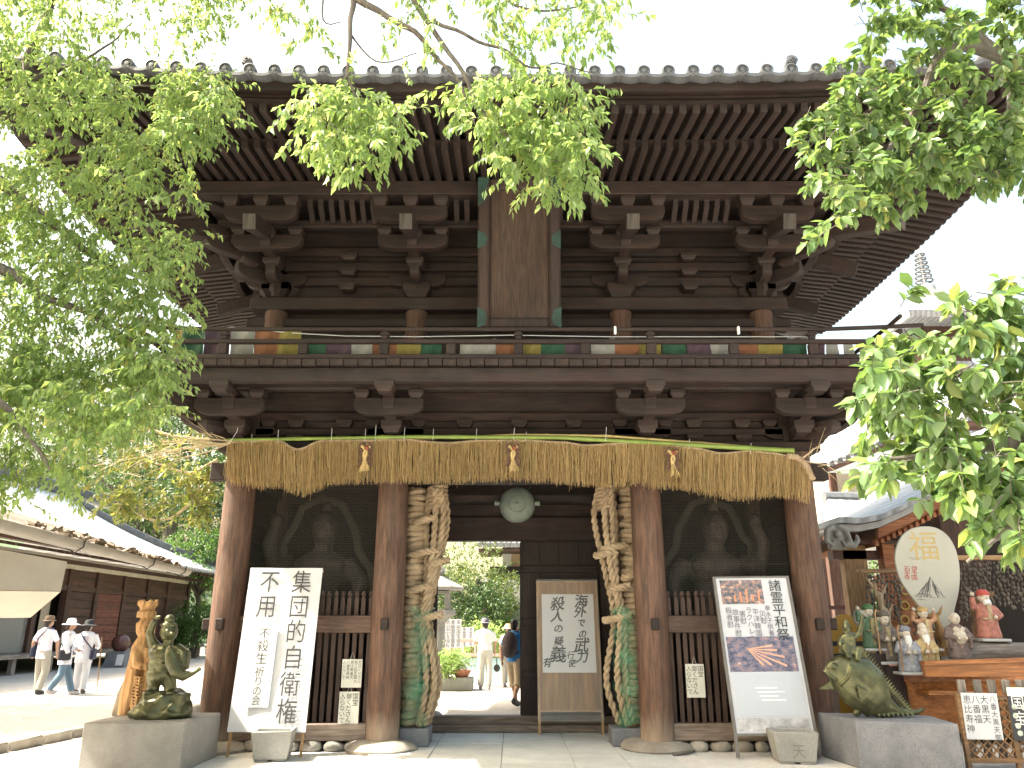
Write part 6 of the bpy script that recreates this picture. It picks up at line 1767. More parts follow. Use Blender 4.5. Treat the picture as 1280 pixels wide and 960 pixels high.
# ---- votive hall on the right, gable towards the viewer
VY = 13.6
vh = thing('votive_hall', 'open timber hall with orange rafters and hanging charms behind the boat', 'building', (pix(1180, 800, VY).x, VY, 0)); vo_ = Vector(vh.location)
def V(px, py, dy=0.0): return pix(px, py, VY + dy) - vo_
verge = [(1046, 654), (1075, 655), (1100, 650), (1135, 634), (1170, 615), (1205, 597), (1245, 572), (1300, 535), (1380, 480)]
M['orange_wood'] = wood('orange_wood', (0.22, 0.075, 0.03), (0.40, 0.16, 0.07), 'x', grey=0.1)
def along(pts, off0, off1, y0, y1):
    rings = []
    for px, py in pts:
        a = V(px, py + off0); b_ = V(px, py + off1); rings.append([(a.x, y0, a.z), (a.x, y1, a.z), (b_.x, y1, b_.z), (b_.x, y0, b_.z)])
    return MB().ring(rings)
along(verge, -7, 0, -.1, 6).build('roof', M['pale_tile_x'], vh, smooth=30)
along(verge, 1, 9, 0, .16).build('verge_board', stone('grey_verge', (0.24, 0.24, 0.25), (0.36, 0.36, 0.37), 4), vh, smooth=30)
along(verge[2:], 10, 22, .06, .18).build('barge_board', M['orange_wood'], vh, smooth=30)
along(verge[2:], 23, 27, .2, 5.5).build('soffit', M['orange_wood'], vh, smooth=30)
for k in range(30):
    t = k / 29 * (len(verge) - 3); i = 2 + min(int(t), len(verge) - 4); f = t - (i - 2)
    px = verge[i][0] + (verge[i + 1][0] - verge[i][0]) * f; py = verge[i][1] + (verge[i + 1][1] - verge[i][1]) * f
    a = V(px, py + 26); MB().bx(a.x - .03, a.x + .03, .12, 3.0, a.z - .075, a.z).build('purlin_end', M['orange_wood'], vh, smooth=0)
def vb(name, px0, px1, py0, py1, y0, y1, mt, bevel=None):
    a, b_ = V(px0, py1, y0), V(px1, py0, y0); return MB().bx(a.x, b_.x, y0, y1, a.z, b_.z).build(name, mt, vh, smooth=0, bevel=bevel)
vb('tie_beam', 1042, 1108, 688, 699, .5, .75, M['brown_x']); vb('tie_beam', 1042, 1130, 676, 680, .3, .45, M['brown_x'])
vb('hall_post', 1073, 1081, 680, 845, .5, .7, M['pale_z']); vb('hall_post', 1108, 1117, 678, 720, .35, .6, M['orange_wood']); 
vb('hall_post', 1122, 1140, 718, 845, .7, 1.1, M['orange_wood']); vb('hall_post', 1206, 1222, 640, 845, .7, 1.0, M['brown_z'])
vb('side_rail', 1030, 1078, 757, 762, 1.0, 1.1, paint('mauve_rail', (0.28, 0.17, 0.19), .6)); 
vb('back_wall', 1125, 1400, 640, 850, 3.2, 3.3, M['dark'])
vb('white_panel', 1109, 1120, 728, 782, 2.0, 2.1, M['white']); vb('white_panel', 1200, 1207, 720, 770, 2.0, 2.1, M['white'])  # plain white upright panels inside the hall
for cz in (738, 757, 775):
    a = V(1131, cz, .68); MB().tube([a + Vector((.07 * math.cos(t), 0, .07 * math.sin(t))) for t in [6.28 * j / 12 for j in range(12)]], .018, 6, closed=True).build('gold_emblem', paint('gold_paint', (0.50, 0.33, 0.08), .4), vh)
vb('charm_rack', 1074, 1122, 711, 716, .1, .2, M['pale_x'], .01); vb('charm_rack', 1196, 1300, 694, 700, .1, .2, M['pale_x'], .01)
q = random.Random(21); chm = wood('charm_wood', (0.07, 0.055, 0.045), (0.24, 0.20, 0.155), 'z', grey=0.3)
def charms(px0, px1, py0, py1, n):
    for k in range(n):
        px = px0 + (px1 - px0) * (k + .5) / n; mb = MB(); y = py0
        a = V(px, py0, .1); b_ = V(px + q.uniform(-1, 1), py1 + q.uniform(-8, 4), .1); mb.tube([a, b_], .004, 4)
        m_ = max(5, int((py1 - py0) / 6))
        for j in range(m_):
            c = a.lerp(b_, (j + .7) / m_); s = q.uniform(.014, .032); mb.ell(c + Vector((q.uniform(-.02, .02), q.uniform(-.04, .02), 0)), (s, s, s * 1.5), 7, 5)
        mb.build('charm_string', chm, vh)
charms(1082, 1120, 717, 772, 9); charms(1142, 1160, 735, 790, 3); charms(1200, 1222, 702, 775, 6); charms(1232, 1275, 700, 760, 10)
charms(1120, 1126, 722, 780, 2); charms(1164, 1176, 770, 800, 3); charms(1222, 1234, 702, 770, 4); charms(1275, 1300, 700, 765, 6)
# white demon-face ridge tile at the eave corner
a = V(1046, 672, -.2); mb = MB(); [mb.tube([a + Vector((sg * .04, 0, .2)), a + Vector((sg * .16, -.02, .12)), a + Vector((sg * .2, -.04, -.06)), a + Vector((sg * .10, -.05, -.14)), a + Vector((sg * .06, -.05, -.04))], [.05, .055, .05, .04, .025], 8) for sg in (-1, 1)]; mb.bx(a.x - .15, a.x + .15, a.y, a.y + .08, a.z - .2, a.z + .2); mb.ell(a + Vector((0, -.05, .05)), (.07, .06, .07)); mb.tube([a + Vector((.12, 0, -.1)), a + Vector((.28, 0, -.14)), a + Vector((.36, 0, -.04)), a + Vector((.34, 0, .06))], [.06, .06, .045, .02], 8)
mb.build('ridge_ornament', stone('pale_stone', (0.22, 0.215, 0.20), (0.36, 0.35, 0.33), 4), vh, remesh=.018)
# driftwood carvings among the gods
for i, (pts, lab) in enumerate(((((1112, 800), (1106, 770), (1098, 745), (1090, 733), (1086, 740)), 'twisted pale driftwood branch rising between the green and brown god statues'), (((1182, 815), (1176, 795), (1168, 772), (1150, 765), (1143, 772)), 'golden brown curled driftwood behind the orange god statue'), (((1216, 815), (1222, 790), (1218, 765), (1226, 748), (1240, 742)), 'brown gnarled root carving beside the red-robed god statue'))):
    b0 = pix(*pts[0], 11.75); dw = thing('driftwood_carving', lab, 'carving', b0); mb = MB()
    P_ = [pix(x, y, 11.75) - b0 for x, y in pts]; sm4 = []
    for k in range(len(P_) - 1):
        for q_ in range(4): sm4.append(P_[k].lerp(P_[k + 1], q_ / 4) + noise.noise_vector(Vector((k + q_ / 4, i * 3, 1)) * 1.7) * .03)
    sm4.append(P_[-1]); n_ = len(sm4); mb.tube(sm4, [.085 - .065 * k / n_ + .02 * math.sin(k * 1.7) for k in range(n_)], 9)
    for k in (4, 8, 11): mb.tube([sm4[k], sm4[k] + Vector((.07 * (-1) ** k, -.03, .07)), sm4[k] + Vector((.12 * (-1) ** k, -.02, .16))], [.03, .022, .008], 7)
    mb.lathe([(.14, -.05), (.12, .0), (.09, .06)], 10).build('carving', wood('driftwood_%d' % i, ((0.24, 0.17, 0.10), (0.26, 0.13, 0.045), (0.12, 0.07, 0.04))[i], ((0.42, 0.33, 0.22), (0.45, 0.26, 0.09), (0.26, 0.16, 0.09))[i], 'z', grey=0.2), dw)
# yellow barrier panel with black bands behind the bronze rider
yb = pix(1058, 800, 12.6); yp = thing('yellow_barrier', 'mustard yellow rounded panel with black bands behind the bronze fish', 'barrier', (yb.x, 12.6, 0.012))
pr = []
for j in range(13):
    a = math.pi * j / 12; pr.append((.30 * math.cos(a), 1.25 + .42 * math.sin(a)))
MB().prism(pr + [(-.30, .1), (.30, .1)], -.03, .03, 'xz').build('panel', paint('mustard_paint', (0.45, 0.24, 0.03), .5, .1), yp, smooth=30)
for z in (1.02, 1.2): MB().bx(-.30, .30, -.035, -.031, z, z + .07).build('black_band', M['ink'], yp, smooth=0)
for sx in (-.2, .2): MB().bx(sx - .03, sx + .03, -.02, .02, 0, .1).build('foot', M['iron'], yp, smooth=0)

# ---- far hall roof at right
FY2 = 27.0
fh = thing('tiled_hall', 'far hall with wide grey tiled roof behind the right gate post', 'building', (pix(1120, 700, FY2).x, FY2, 0)); fo2 = Vector(fh.location)
def F(px, py, dy=0.0): return pix(px, py, FY2 + dy) - fo2
eav = [(1004, 588), (1040, 582), (1080, 566), (1110, 552), (1180, 530), (1300, 515)]
rings = []
mb = MB(); vs = []
for px, py in eav:
    a = F(px, py); b_ = F(px + 40, py - 70, 7); vs += [a, b_]
mb.add(vs, [(2 * i, 2 * i + 2, 2 * i + 3, 2 * i + 1) for i in range(len(eav) - 1)]).build('roof', M['pale_tile_x'], fh, smooth=60)
mb = MB(); rings = [[F(px, py + 1), F(px, py + 1, 1.8) + Vector((0, 0, .1)), F(px, py + 7, 1.8) + Vector((0, 0, .1)), F(px, py + 7)] for px, py in eav]; mb.ring(rings).build('eave_soffit', M['brown_x'], fh, smooth=0)
mb = MB()
ft0 = None
for i in range(len(eav) - 1):
    a, b_ = F(*eav[i]), F(*eav[i + 1]); n = max(2, int((b_ - a).length / .3))
    for j in range(n):
        p = a.lerp(b_, j / n) + Vector((0, -.05, .06))
        if ft0 is None: ft0 = MB().cyl((0, 0, 0), (0, .5, .12), .10, .10, 8).build('end_tile', M['tile'], fh, loc=p)
        else: inst(ft0, fh, loc=p)
a = F(1040, 640, 2.2); MB().bx(a.x, a.x + 9, 2.2, 8, 0, F(1040, 592, 2.2).z).build('wall', paint('pale_plaster', (0.5, 0.46, 0.4), .8), fh, smooth=0)
for k in range(6): MB().bx(a.x + k * 1.7, a.x + k * 1.7 + .25, 2.0, 2.2, 0, F(1040, 592, 2.2).z).build('hall_post', M['brown_z'], fh, smooth=0)
# small shrine roof between
sy_ = 20.0; sh2 = thing('small_shrine', 'small pale-roofed shrine building between the gate and the votive hall', 'building', (pix(1062, 700, sy_).x, sy_, 0)); so2 = Vector(sh2.location)
def G(px, py, dy=0.0): return pix(px, py, sy_ + dy) - so2
mb = MB(); mb.add([G(1022, 650), G(1110, 652), G(1100, 625, 2.5), G(1035, 622, 2.5)], [(0, 1, 2, 3)]); mb.add([G(1022, 654), G(1110, 656), G(1100, 629, 2.5), G(1035, 626, 2.5)], [(3, 2, 1, 0)]); mb.build('roof', M['pale_tile_x'], sh2, smooth=0)
MB().tube([G(1030, 622, 2.5), G(1105, 624, 2.5)], .18, 8).build('ridge', M['tile'], sh2)
a, b_ = G(1034, 660, .6), G(1104, 660, .6); MB().bx(a.x, b_.x, 2.4, 2.6, 0, a.z).build('wall', M['brown_z'], sh2, smooth=0)
for x in (a.x, b_.x): MB().bx(x - .1, x + .1, .5, .7, 0, a.z + .02).build('shrine_post', M['brown_z'], sh2, smooth=0)
MB().bx(a.x, b_.x, .52, .68, a.z + .021, a.z + .2).build('shrine_beam', M['brown_x'], sh2, smooth=0)

# ---- pagoda behind, its finial above the leaves
PGY = 42.0
pc = pix(1155, 350, PGY).x; pg = thing('pagoda', 'distant three-storey pagoda whose ringed metal finial rises above the leaves', 'pagoda', (pc, PGY, 0))
apex = pix(1160, 377, PGY).z; tip = pix(1147, 302, PGY).z
mb = MB(); H = tip - apex; mb.bx(-.7, .7, -.7, .7, apex - .05, apex + .5); mb.lathe([(.6, apex + .5), (.55, apex + .9), (.25, apex + 1.05)], 16); mb.tube([(0, 0, apex + 1), (0, 0, tip)], .07, 8); mb.build('finial_base', stone('pale_metal', (0.30, 0.32, 0.33), (0.42, 0.44, 0.45), 3), pg)  # finial metal paled to stand in for distance haze
for k in range(7):
    z = apex + 1.3 + k * (H - 1.9) / 7; r = .46 - .035 * k
    m3 = MB().tube([(r * math.cos(6.283 * j / 20), r * math.sin(6.283 * j / 20), z) for j in range(20)], .05, 6, closed=True)
    for j in range(4): m3.tube([(0, 0, z), (r * math.cos(1.57 * j), r * math.sin(1.57 * j), z)], .04, 5)
    m3.build('finial_ring', M['granite_blue'], pg)
zt = apex
for k in range(3):
    R0, R1 = 2.7 + k * .35, .7 + k * .5; ze = zt - 1.9
    mb = MB(); rr = []
    for t in (0, .3, .6, .85, 1.0):
        r = R1 + (R0 - R1) * t; z = zt - 1.9 * (1 - (1 - t) ** 1.7) ; rr.append([(sx * r, sy * r, z + (.25 if t == 1.0 else 0)) for sx, sy in ((-1, -1), (1, -1), (1, 1), (-1, 1))])
    rr.append([(sx * (R0 - .1), sy * (R0 - .1), ze - .12) for sx, sy in ((-1, -1), (1, -1), (1, 1), (-1, 1))])
    mb.ring(rr).build('roof', M['pale_tile_x'], pg, smooth=0)
    MB().bx(-R1 - .5, R1 + .5, -R1 - .5, R1 + .5, ze - 3.0, ze - .1).build('storey', M['brown_z'], pg, smooth=0)
    zt = ze - 2.2
MB().bx(-2.0, 2.0, -2.0, 2.0, 0, zt + 0.4).build('storey', M['brown_z'], pg, smooth=0)

# ---- things seen through the doorway
def stone_lantern(label, px, py_base, py_top, Y):
    a = pix(px, py_base, Y); b_ = pix(px, py_top, Y); H = b_.z - max(a.z, 0); t = thing('stone_lantern', label, 'lantern', (a.x, Y, max(a.z, 0))); u = H; m = M['concrete']
    MB().lathe([(.20 * u, 0), (.20 * u, .05 * u), (.13 * u, .09 * u)], 6).build('foot', m, t, smooth=30)
    MB().lathe([(.075 * u, .09 * u), (.07 * u, .45 * u)], 12).build('shaft', m, t)
    MB().lathe([(.08 * u, .45 * u), (.17 * u, .52 * u), (.17 * u, .56 * u), (.11 * u, .57 * u)], 6).build('platform', m, t, smooth=30)
    f = MB(); 
    for sx in (-1, 1):
        for sy_ in (-1, 1): f.bx(sx * .09 * u - .025 * u, sx * .09 * u + .025 * u, sy_ * .09 * u - .025 * u, sy_ * .09 * u + .025 * u, .57 * u, .72 * u)
    f.bx(-.11 * u, .11 * u, -.11 * u, .11 * u, .72 * u, .74 * u); f.build('fire_box', m, t, smooth=0)
    MB().lathe([(.24 * u, .75 * u), (.25 * u, .78 * u), (.12 * u, .85 * u), (.05 * u, .89 * u)], 6).build('cap', m, t, smooth=30)
    MB().lathe([(.03 * u, .89 * u), (.06 * u, .93 * u), (.045 * u, .97 * u), (.005 * u, 1.0 * u)], 10).build('jewel', m, t)
stone_lantern('big pale stone lantern at the left edge of the doorway view', 546, 838, 706, 21.5)
stone_lantern('slim grey stone lantern before the dark wall in the doorway view', 607, 770, 716, 30)
a = gnd(577, 863); a2 = gnd(600, 863)
pl = thing('stone_planter', 'low grey stone kerb planter seen through the doorway', 'planter', (a.x - .2, a.y, 0)); w = pix(603, 862, a.y).x - pix(555, 862, a.y).x
MB().bx(-w / 2, w / 2, -.2, .5, 0, .30).build('kerb', M['concrete'], pl, bevel=.02, smooth=0)
pt = pix(577, 848, a.y + .1); po = thing('flower_pot', 'round terracotta bowl of white flowers on the stone planter', 'pot', (pt.x, a.y + .1, .302))
MB().lathe([(.15, 0), (.22, .12), (.235, .16), (.20, .16), (.18, .12)], 18).build('bowl', paint('terracotta', (0.36, 0.14, 0.08), .7), po)
q = random.Random(8); fl_ = MB()
for k in range(60): fl_.ell((q.gauss(0, .1), q.gauss(0, .1), .17 + q.uniform(0, .16)), (.022, .022, .018), 6, 4)
o = fl_.build('flowers', paint('white_petals', (0.7, 0.72, 0.66), .7), po); o['kind'] = 'stuff'
sbk = gnd(564, 862); bk = thing('stone_step', 'small pale stone block on the ground beside the stone planter', 'block', (sbk.x, sbk.y - .3, 0)); MB().bx(-.22, .22, -.15, .15, 0, .09).build('block', M['granite'], bk, bevel=.01, smooth=0)
for i, (px0, px1, py0, py1, lab) in enumerate(((548, 562, 766, 812, 'tall white board with rows of names at the far left of the doorway view'), (562, 576, 774, 810, 'white name board second from left in the doorway view'), (576, 592, 784, 808, 'small white name board right of the taller ones in the doorway view'))):
    Y = 24.0 + i * .2; tl, tr, bl = pix(px0, py0, Y), pix(px1, py0, Y), pix(px0, py1, Y); m_, w, h = plane_matrix(tl, tr, bl); t = sign_root('name_board', lab, 'sign', m_)
    MB().bx(0, w, 0, .04, 0, h).build('board', M['white'], t, smooth=0); k = MB(); n = max(1, int(w / .16))
    for j in range(n): column(k, '奉納国宝福寿', w * (j + .5) / n, h * .97, h * .16, h * .17, -.004)
    k.build('lettering', paint('board_ink', (.08, .08, .1), .6), t, smooth=0, recalc=False)
    for x in (.04, w - .08): MB().bx(x, x + .04, .042, .08, -bl.z, h).build('leg', M['pale_z'], t, smooth=0)
# railing / basin in pink and turquoise behind the man
Y = 23.2; x0, x1 = pix(575, 830, Y).x, pix(660, 830, Y).x
pr_ = thing('basin_wall', 'low basin edge with pink coping and turquoise band behind the people', 'basin', ((x0 + x1) / 2, Y, 0)); W2 = (x1 - x0) / 2
MB().bx(-W2, W2, -.1, .1, 0, pix(600, 822, Y).z).build('wall', paint('turquoise', (0.40, 0.58, 0.60), .6), pr_, smooth=0)
for py in (818, 800): z = pix(600, py, Y).z; MB().bx(-W2, W2, -.14, .14, z - .05, z + .03).build('coping', paint('pink_coping', (0.62, 0.38, 0.32), .7), pr_, smooth=0)
for k in range(6): x = -W2 + .06 + k * (2 * W2 - .12) / 5; MB().bx(x - .03, x + .03, -.05, .05, pix(600, 818, Y).z + .031, pix(600, 800, Y).z - .051).build('baluster', M['white'], pr_, smooth=0)
# dark building with stairs up the slope
Y = 34; db_ = thing('dark_hall', 'dark boarded building with tiled eave above stone stairs in the doorway view', 'building', (pix(638, 760, Y).x, Y, 0)); d0 = Vector(db_.location)
def D(px, py, dy=0.0): return pix(px, py, Y + dy) - d0
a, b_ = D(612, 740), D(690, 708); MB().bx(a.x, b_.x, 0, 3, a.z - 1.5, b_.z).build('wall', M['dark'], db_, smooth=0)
a, b_ = D(628, 708), D(690, 683, .2); MB().bx(a.x, b_.x, .4, 3, a.z, b_.z).build('upper_wall', paint('tan_wall', (0.45, 0.33, 0.22), .8), db_, smooth=0)
a, b_ = D(628, 708), D(639, 688); MB().bx(a.x, b_.x, .35, .39, a.z, b_.z).build('window', M['white'], db_, smooth=0)
for k in range(14): c = D(600 + k * 6.5, 681, -1.0); MB().cyl(c, c + Vector((0, 2, .9)), .13, .13, 8).build('roof_tile', M['pale_tile_x'], db_)
a, b_ = D(598, 686, -.9), D(690, 680, -.9); MB().bx(a.x, b_.x, -.9, 2, a.z - .1, a.z + .02).build('eave', M['brown_x'], db_, smooth=0)
for k in range(12): c = D(602 + k * 2.7, 756, -1.2); MB().bx(c.x - .03, c.x + .03, -1.2, -1.16, c.z, D(602, 733, -1.2).z).build('fence_board', paint('red_brown_board', (0.30, 0.11, 0.07), .7, .2, tint=.2), db_, smooth=0)
q0 = D(632, 786, -4)
for k in range(9): z = max(D(640, 786, -5).z, .05) + k * .24; a = D(632, 770, -4.5 + k * .4); MB().bx(a.x, a.x + 3.2, -5 + k * .42, -4.5 + k * .42, 0 if k == 0 else z - .24, z).build('stair', M['concrete'], db_, smooth=0)
a = D(638, 757, -1.5); MB().bx(a.x - .5, a.x + .5, -1.5, -1.4, a.z, a.z + .95).build('notice_board', M['concrete'], db_, smooth=0)
tb = D(560, 800, -3); bankm = stone('bank_earth', (0.10, 0.11, 0.06), (0.19, 0.18, 0.10), 2)
bk2 = MB(); pr = [(27.5, 0), (30, 1.6), (34, 3.4), (44, 6.0), (70, 9.0), (70, -.3), (27.5, -.3)]
bk2.prism(pr, -9, 8, 'yz'); bk2 = bk2.build('bank', bankm, smooth=40); tag(bk2, kind='structure')
# ================================================================== trees
NR = np.random.default_rng(5)
def nrm(a): return a / np.maximum(np.linalg.norm(a, axis=1, keepdims=True), 1e-9)
def leaf_geo(P, D, N, L, W, fold=.22, curl=.12, rich=False):
    """leaf blades as real little surfaces. P base, D tip direction, N face normal"""
    n = len(P); D = nrm(D); S = nrm(np.cross(D, N)); N = np.cross(S, D)
    L = L[:, None]; W = W[:, None]
    if not rich:
        c = P + D * L * .45 - N * curl * L * .1
        V = np.stack([P, c + S * W / 2 + N * fold * W, c, c - S * W / 2 + N * fold * W, P + D * L - N * curl * L], 1)
        F = np.array([[0, 2, 1], [0, 3, 2], [1, 2, 4], [2, 3, 4]])
        k = 5
    else:
        c1 = P + D * L * .30; c2 = P + D * L * .66 - N * curl * L * .45
        V = np.stack([P, c1 + S * W * .42 + N * fold * W, c1, c1 - S * W * .42 + N * fold * W, c2 + S * W * .46 + N * fold * W, c2, c2 - S * W * .46 + N * fold * W, P + D * L - N * curl * L], 1)
        F = np.array([[0, 2, 1], [0, 3, 2], [1, 2, 5], [1, 5, 4], [2, 3, 6], [2, 6, 5], [4, 5, 7], [5, 6, 7]])
        k = 8
    faces = (F[None] + (np.arange(n) * k)[:, None, None]).reshape(-1, 3)
    return V.reshape(-1, 3), faces
def in_poly(poly, x, y):
    inside = np.zeros(len(x), bool); j = len(poly) - 1
    for i in range(len(poly)):
        xi, yi = poly[i]; xj, yj = poly[j]
        c = ((yi > y) != (yj > y)) & (x < (xj - xi) * (y - yi) / (yj - yi + 1e-12) + xi); inside ^= c; j = i
    return inside
def pix_np(px, py, Y):
    u = (px - 640) / 970; v = (py - 480) / 970; t = Y / (CP + v * SP)
    return np.stack([u * t, Y, CAMH + (SP - v * CP) * t], 1)
def proj_np(P):
    x, y, z = P[:, 0], P[:, 1], P[:, 2] - CAMH; zc = y * CP + z * SP; yc = -y * SP + z * CP
    return 640 + 970 * x / zc, 480 - 970 * yc / zc, zc
def region_points(polys):
    """polys: (outline in picture, number of sprigs, near, far, gap size) -> sprig origins in the place"""
    out = []
    for poly, n, y0, y1, gap in polys:
        if (340, 118) in poly or (545, 85) in poly or (190, 85) in poly:
            cx_ = sum(p[0] for p in poly) / len(poly); cy_ = sum(p[1] for p in poly) / len(poly) - 8
            poly = [(cx_ + (x - cx_) * .78, cy_ + (y - cy_) * .80) for x, y in poly]
        xs = [p[0] for p in poly]; ys = [p[1] for p in poly]; got = 0; tries = 0
        while got < n and tries < 60:
            tries += 1
            x = NR.uniform(min(xs), max(xs), n); y = NR.uniform(min(ys), max(ys), n); ok = in_poly(poly, x, y)
            x, y = x[ok], y[ok]; Y = NR.uniform(y0, y1, len(x))
            p = pix_np(x, y, Y)
            if gap:
                g = np.array([noise.noise(Vector((a[0] * 2.1, a[1] * 1.6, a[2] * 2.1))) for a in p]); keep = g > gap - 1.0 + NR.uniform(0, .25, len(p)); p = p[keep]
            p = p[:n - got]; out.append(p); got += len(p)
    return np.concatenate(out)
def sprigs(S, n_leaf, twig, Lr, Wr, droop, spread=.8, rich=False, axis=None, whorl=False):
    k = len(S)
    ax = NR.normal(0, 1, (k, 3)); ax[:, 2] = ax[:, 2] * .5 - droop
    if axis is not None: ax += np.asarray(axis)
    ax = nrm(ax)
    f = (NR.beta(3, 1.2, (k, n_leaf)) if whorl else np.tile(np.linspace(.12, 1, n_leaf), (k, 1)) + NR.uniform(-.05, .05, (k, n_leaf)))
    T = twig * NR.uniform(.6, 1.3, k)
    P = S[:, None, :] + ax[:, None, :] * (f * T[:, None])[:, :, None]
    rad = NR.normal(0, 1, (k, n_leaf, 3)); rad -= (rad * ax[:, None, :]).sum(2, keepdims=True) * ax[:, None, :]; rad /= np.linalg.norm(rad, axis=2, keepdims=True)
    D = ax[:, None, :] * .55 + rad * spread + np.array([0, 0, -droop * .9]); D = D.reshape(-1, 3)
    N = NR.normal(0, .45, D.shape) + np.array([0, -.25, 1.0])
    L = NR.uniform(*Lr, len(D)); W = L * NR.uniform(*Wr, len(D))
    # twig stems
    e = S + ax * T[:, None]
    return P.reshape(-1, 3), D, N, L, W, (S, e)
def stems(pairs, r):
    a, b = pairs; d = nrm(b - a); u = nrm(np.cross(d, np.array([0.3, 0.2, 1.0]))); w = np.cross(d, u); V = []; n = len(a)
    for p, q in ((a, 1.0), (b, .5)):
        for an in (0, 2.09, 4.19): V.append(p + (u * math.cos(an) + w * math.sin(an)) * r * q)
    V = np.stack(V, 1).reshape(-1, 3); F = np.array([[0, 1, 4, 3], [1, 2, 5, 4], [2, 0, 3, 5]]); return V, (F[None] + (np.arange(n) * 6)[:, None, None]).reshape(-1, 4)
def crown(parent, name, leaves, m, rich, singles=0, twig_m=None, twig_r=.003):
    P, D, N, L, W, prs = leaves; o = Vector(parent.location); off = np.array(o)
    idx = np.arange(len(P)); big = np.zeros(len(P), bool)
    if singles:
        px, py, zc = proj_np(P); vis = (px > 5) & (px < 1275) & (py > 5) & (py < 955) & (zc > .5)
        sc = np.where(vis, L / np.maximum(zc, .3), 0); best = np.argsort(-sc)[:singles]; big[best] = True
    V, F = leaf_geo(P[~big] - off, D[~big], N[~big], L[~big], W[~big], rich=rich)
    c = flat_mesh(name, V, F, m, parent, smooth=rich); c['kind'] = 'stuff'
    if singles:
        v0, f0 = leaf_geo(np.zeros((1, 3)), np.array([[1., 0, 0]]), np.array([[0, 0, 1.]]), np.ones(1), np.ones(1), rich=rich)
        src = None; Dn = nrm(D); S = nrm(np.cross(Dn, N)); Nn = np.cross(S, Dn)
        for i in np.where(big)[0]:
            mtx = Matrix(((Dn[i][0] * L[i], -S[i][0] * W[i], Nn[i][0] * L[i], P[i][0] - o.x), (Dn[i][1] * L[i], -S[i][1] * W[i], Nn[i][1] * L[i], P[i][1] - o.y), (Dn[i][2] * L[i], -S[i][2] * W[i], Nn[i][2] * L[i], P[i][2] - o.z), (0, 0, 0, 1)))
            if src is None: src = flat_mesh('leaf', v0, f0, m, c, smooth=rich); src.matrix_basis = mtx
            else: inst(src, c, matrix=mtx)
    if twig_m is not None:
        V, F = stems((prs[0] - off, prs[1] - off), twig_r); t = flat_mesh('twigs', V, F, twig_m, parent); t['kind'] = 'stuff'
    return c
def limb(mb, pts, r0, r1, o, wob=.03):
    P = [Vector(p) - o for p in pts]; out = []; k = 5
    for i in range(len(P) - 1):
        p0, p1, p2, p3 = P[max(i - 1, 0)], P[i], P[i + 1], P[min(i + 2, len(P) - 1)]
        for q in range(k): t = q / k; out.append(0.5 * ((2 * p1) + (p2 - p0) * t + (2 * p0 - 5 * p1 + 4 * p2 - p3) * t * t + (3 * p1 - p0 - 3 * p2 + p3) * t ** 3))
    out.append(P[-1]); n = len(out)
    out = [p + noise.noise_vector(p * 2.5 + Vector((i * .1, 0, 0))) * wob * min(1, i / 3) for i, p in enumerate(out)]
    mb.tube(out, [r0 + (r1 - r0) * (i / (n - 1)) ** .8 for i in range(n)], 8); return mb

bark = wood('tree_bark', (0.045, 0.035, 0.028), (0.12, 0.10, 0.08), 'z', grey=0.5, greycol=(0.15, 0.15, 0.13), tint=0)
M['leaf_camphor'] = leafmat('camphor_leaf', (0.12, 0.19, 0.075), (0.19, 0.265, 0.115), trans=0.58, rough=0.4, tcol=(2.5, 2.35, 1.5))
M['leaf_glossy'] = leafmat('glossy_leaf', (0.075, 0.135, 0.055), (0.14, 0.21, 0.085), trans=0.36, rough=0.34, tcol=(2.1, 2.0, 1.0))

# ---- camphor tree whose boughs hang in from the left and from above
ct = thing('camphor_tree', 'camphor tree with bright green boughs hanging over the left and top', 'tree', (-6.6, 5.2, 0)); co = Vector(ct.location)
mb = MB(); limb(mb, [(-6.6, 5.2, -.1), (-6.5, 5.2, 1.2), (-6.45, 5.25, 2.6), (-6.2, 5.3, 4.2)], .42, .28, co, .02); mb.build('trunk', bark, ct)
tip0 = (-6.2, 5.3, 4.2)
def bough(name, pts, r0, r1): limb(MB(), pts, r0, r1, co, .05).build(name, bark, ct)
bough('limb', [tip0, (-4.8, 5.2, 6.2), (-3.0, 5.0, 7.6), (-1.6, 5.1, 7.5), tuple(pix(436, -40, 5.2))], .20, .05)
bough('limb', [tip0, (-5.6, 5.7, 4.8), tuple(pix(-40, 215, 6.3)), tuple(pix(60, 275, 6.5)), tuple(pix(130, 330, 6.6)), tuple(pix(200, 350, 6.6))], .12, .012)
bough('limb', [tip0, (-5.4, 5.6, 4.4), tuple(pix(-20, 330, 6.2)), tuple(pix(60, 372, 6.3)), tuple(pix(120, 395, 6.4)), tuple(pix(190, 440, 6.4))], .10, .010)
bough('limb', [tip0, (-5.2, 5.6, 6.0), tuple(pix(10, 140, 6.5)), tuple(pix(42, 60, 6.5)), tuple(pix(70, -20, 6.5)), tuple(pix(90, -120, 6.4))], .10, .02)
bough('limb', [tuple(pix(14, 135, 6.5)), tuple(pix(40, 98, 6.5)), tuple(pix(90, 82, 6.5)), tuple(pix(130, 60, 6.5)), tuple(pix(168, 28, 6.5))], .032, .006)
bough('limb', [tuple(pix(85, 88, 6.5)), tuple(pix(140, 104, 6.5)), tuple(pix(200, 108, 6.5)), tuple(pix(250, 120, 6.4))], .014, .004)
bough('limb', [tip0, (-5.6, 5.4, 3.6), tuple(pix(-60, 470, 5.8)), tuple(pix(20, 520, 5.9)), tuple(pix(60, 585, 5.9))], .08, .008)
m5 = 5.2
bough('limb', [tuple(pix(432, -60, m5)), tuple(pix(440, 0, m5)), tuple(pix(441, 40, m5)), tuple(pix(438, 90, m5)), tuple(pix(452, 146, m5))], .035, .007)
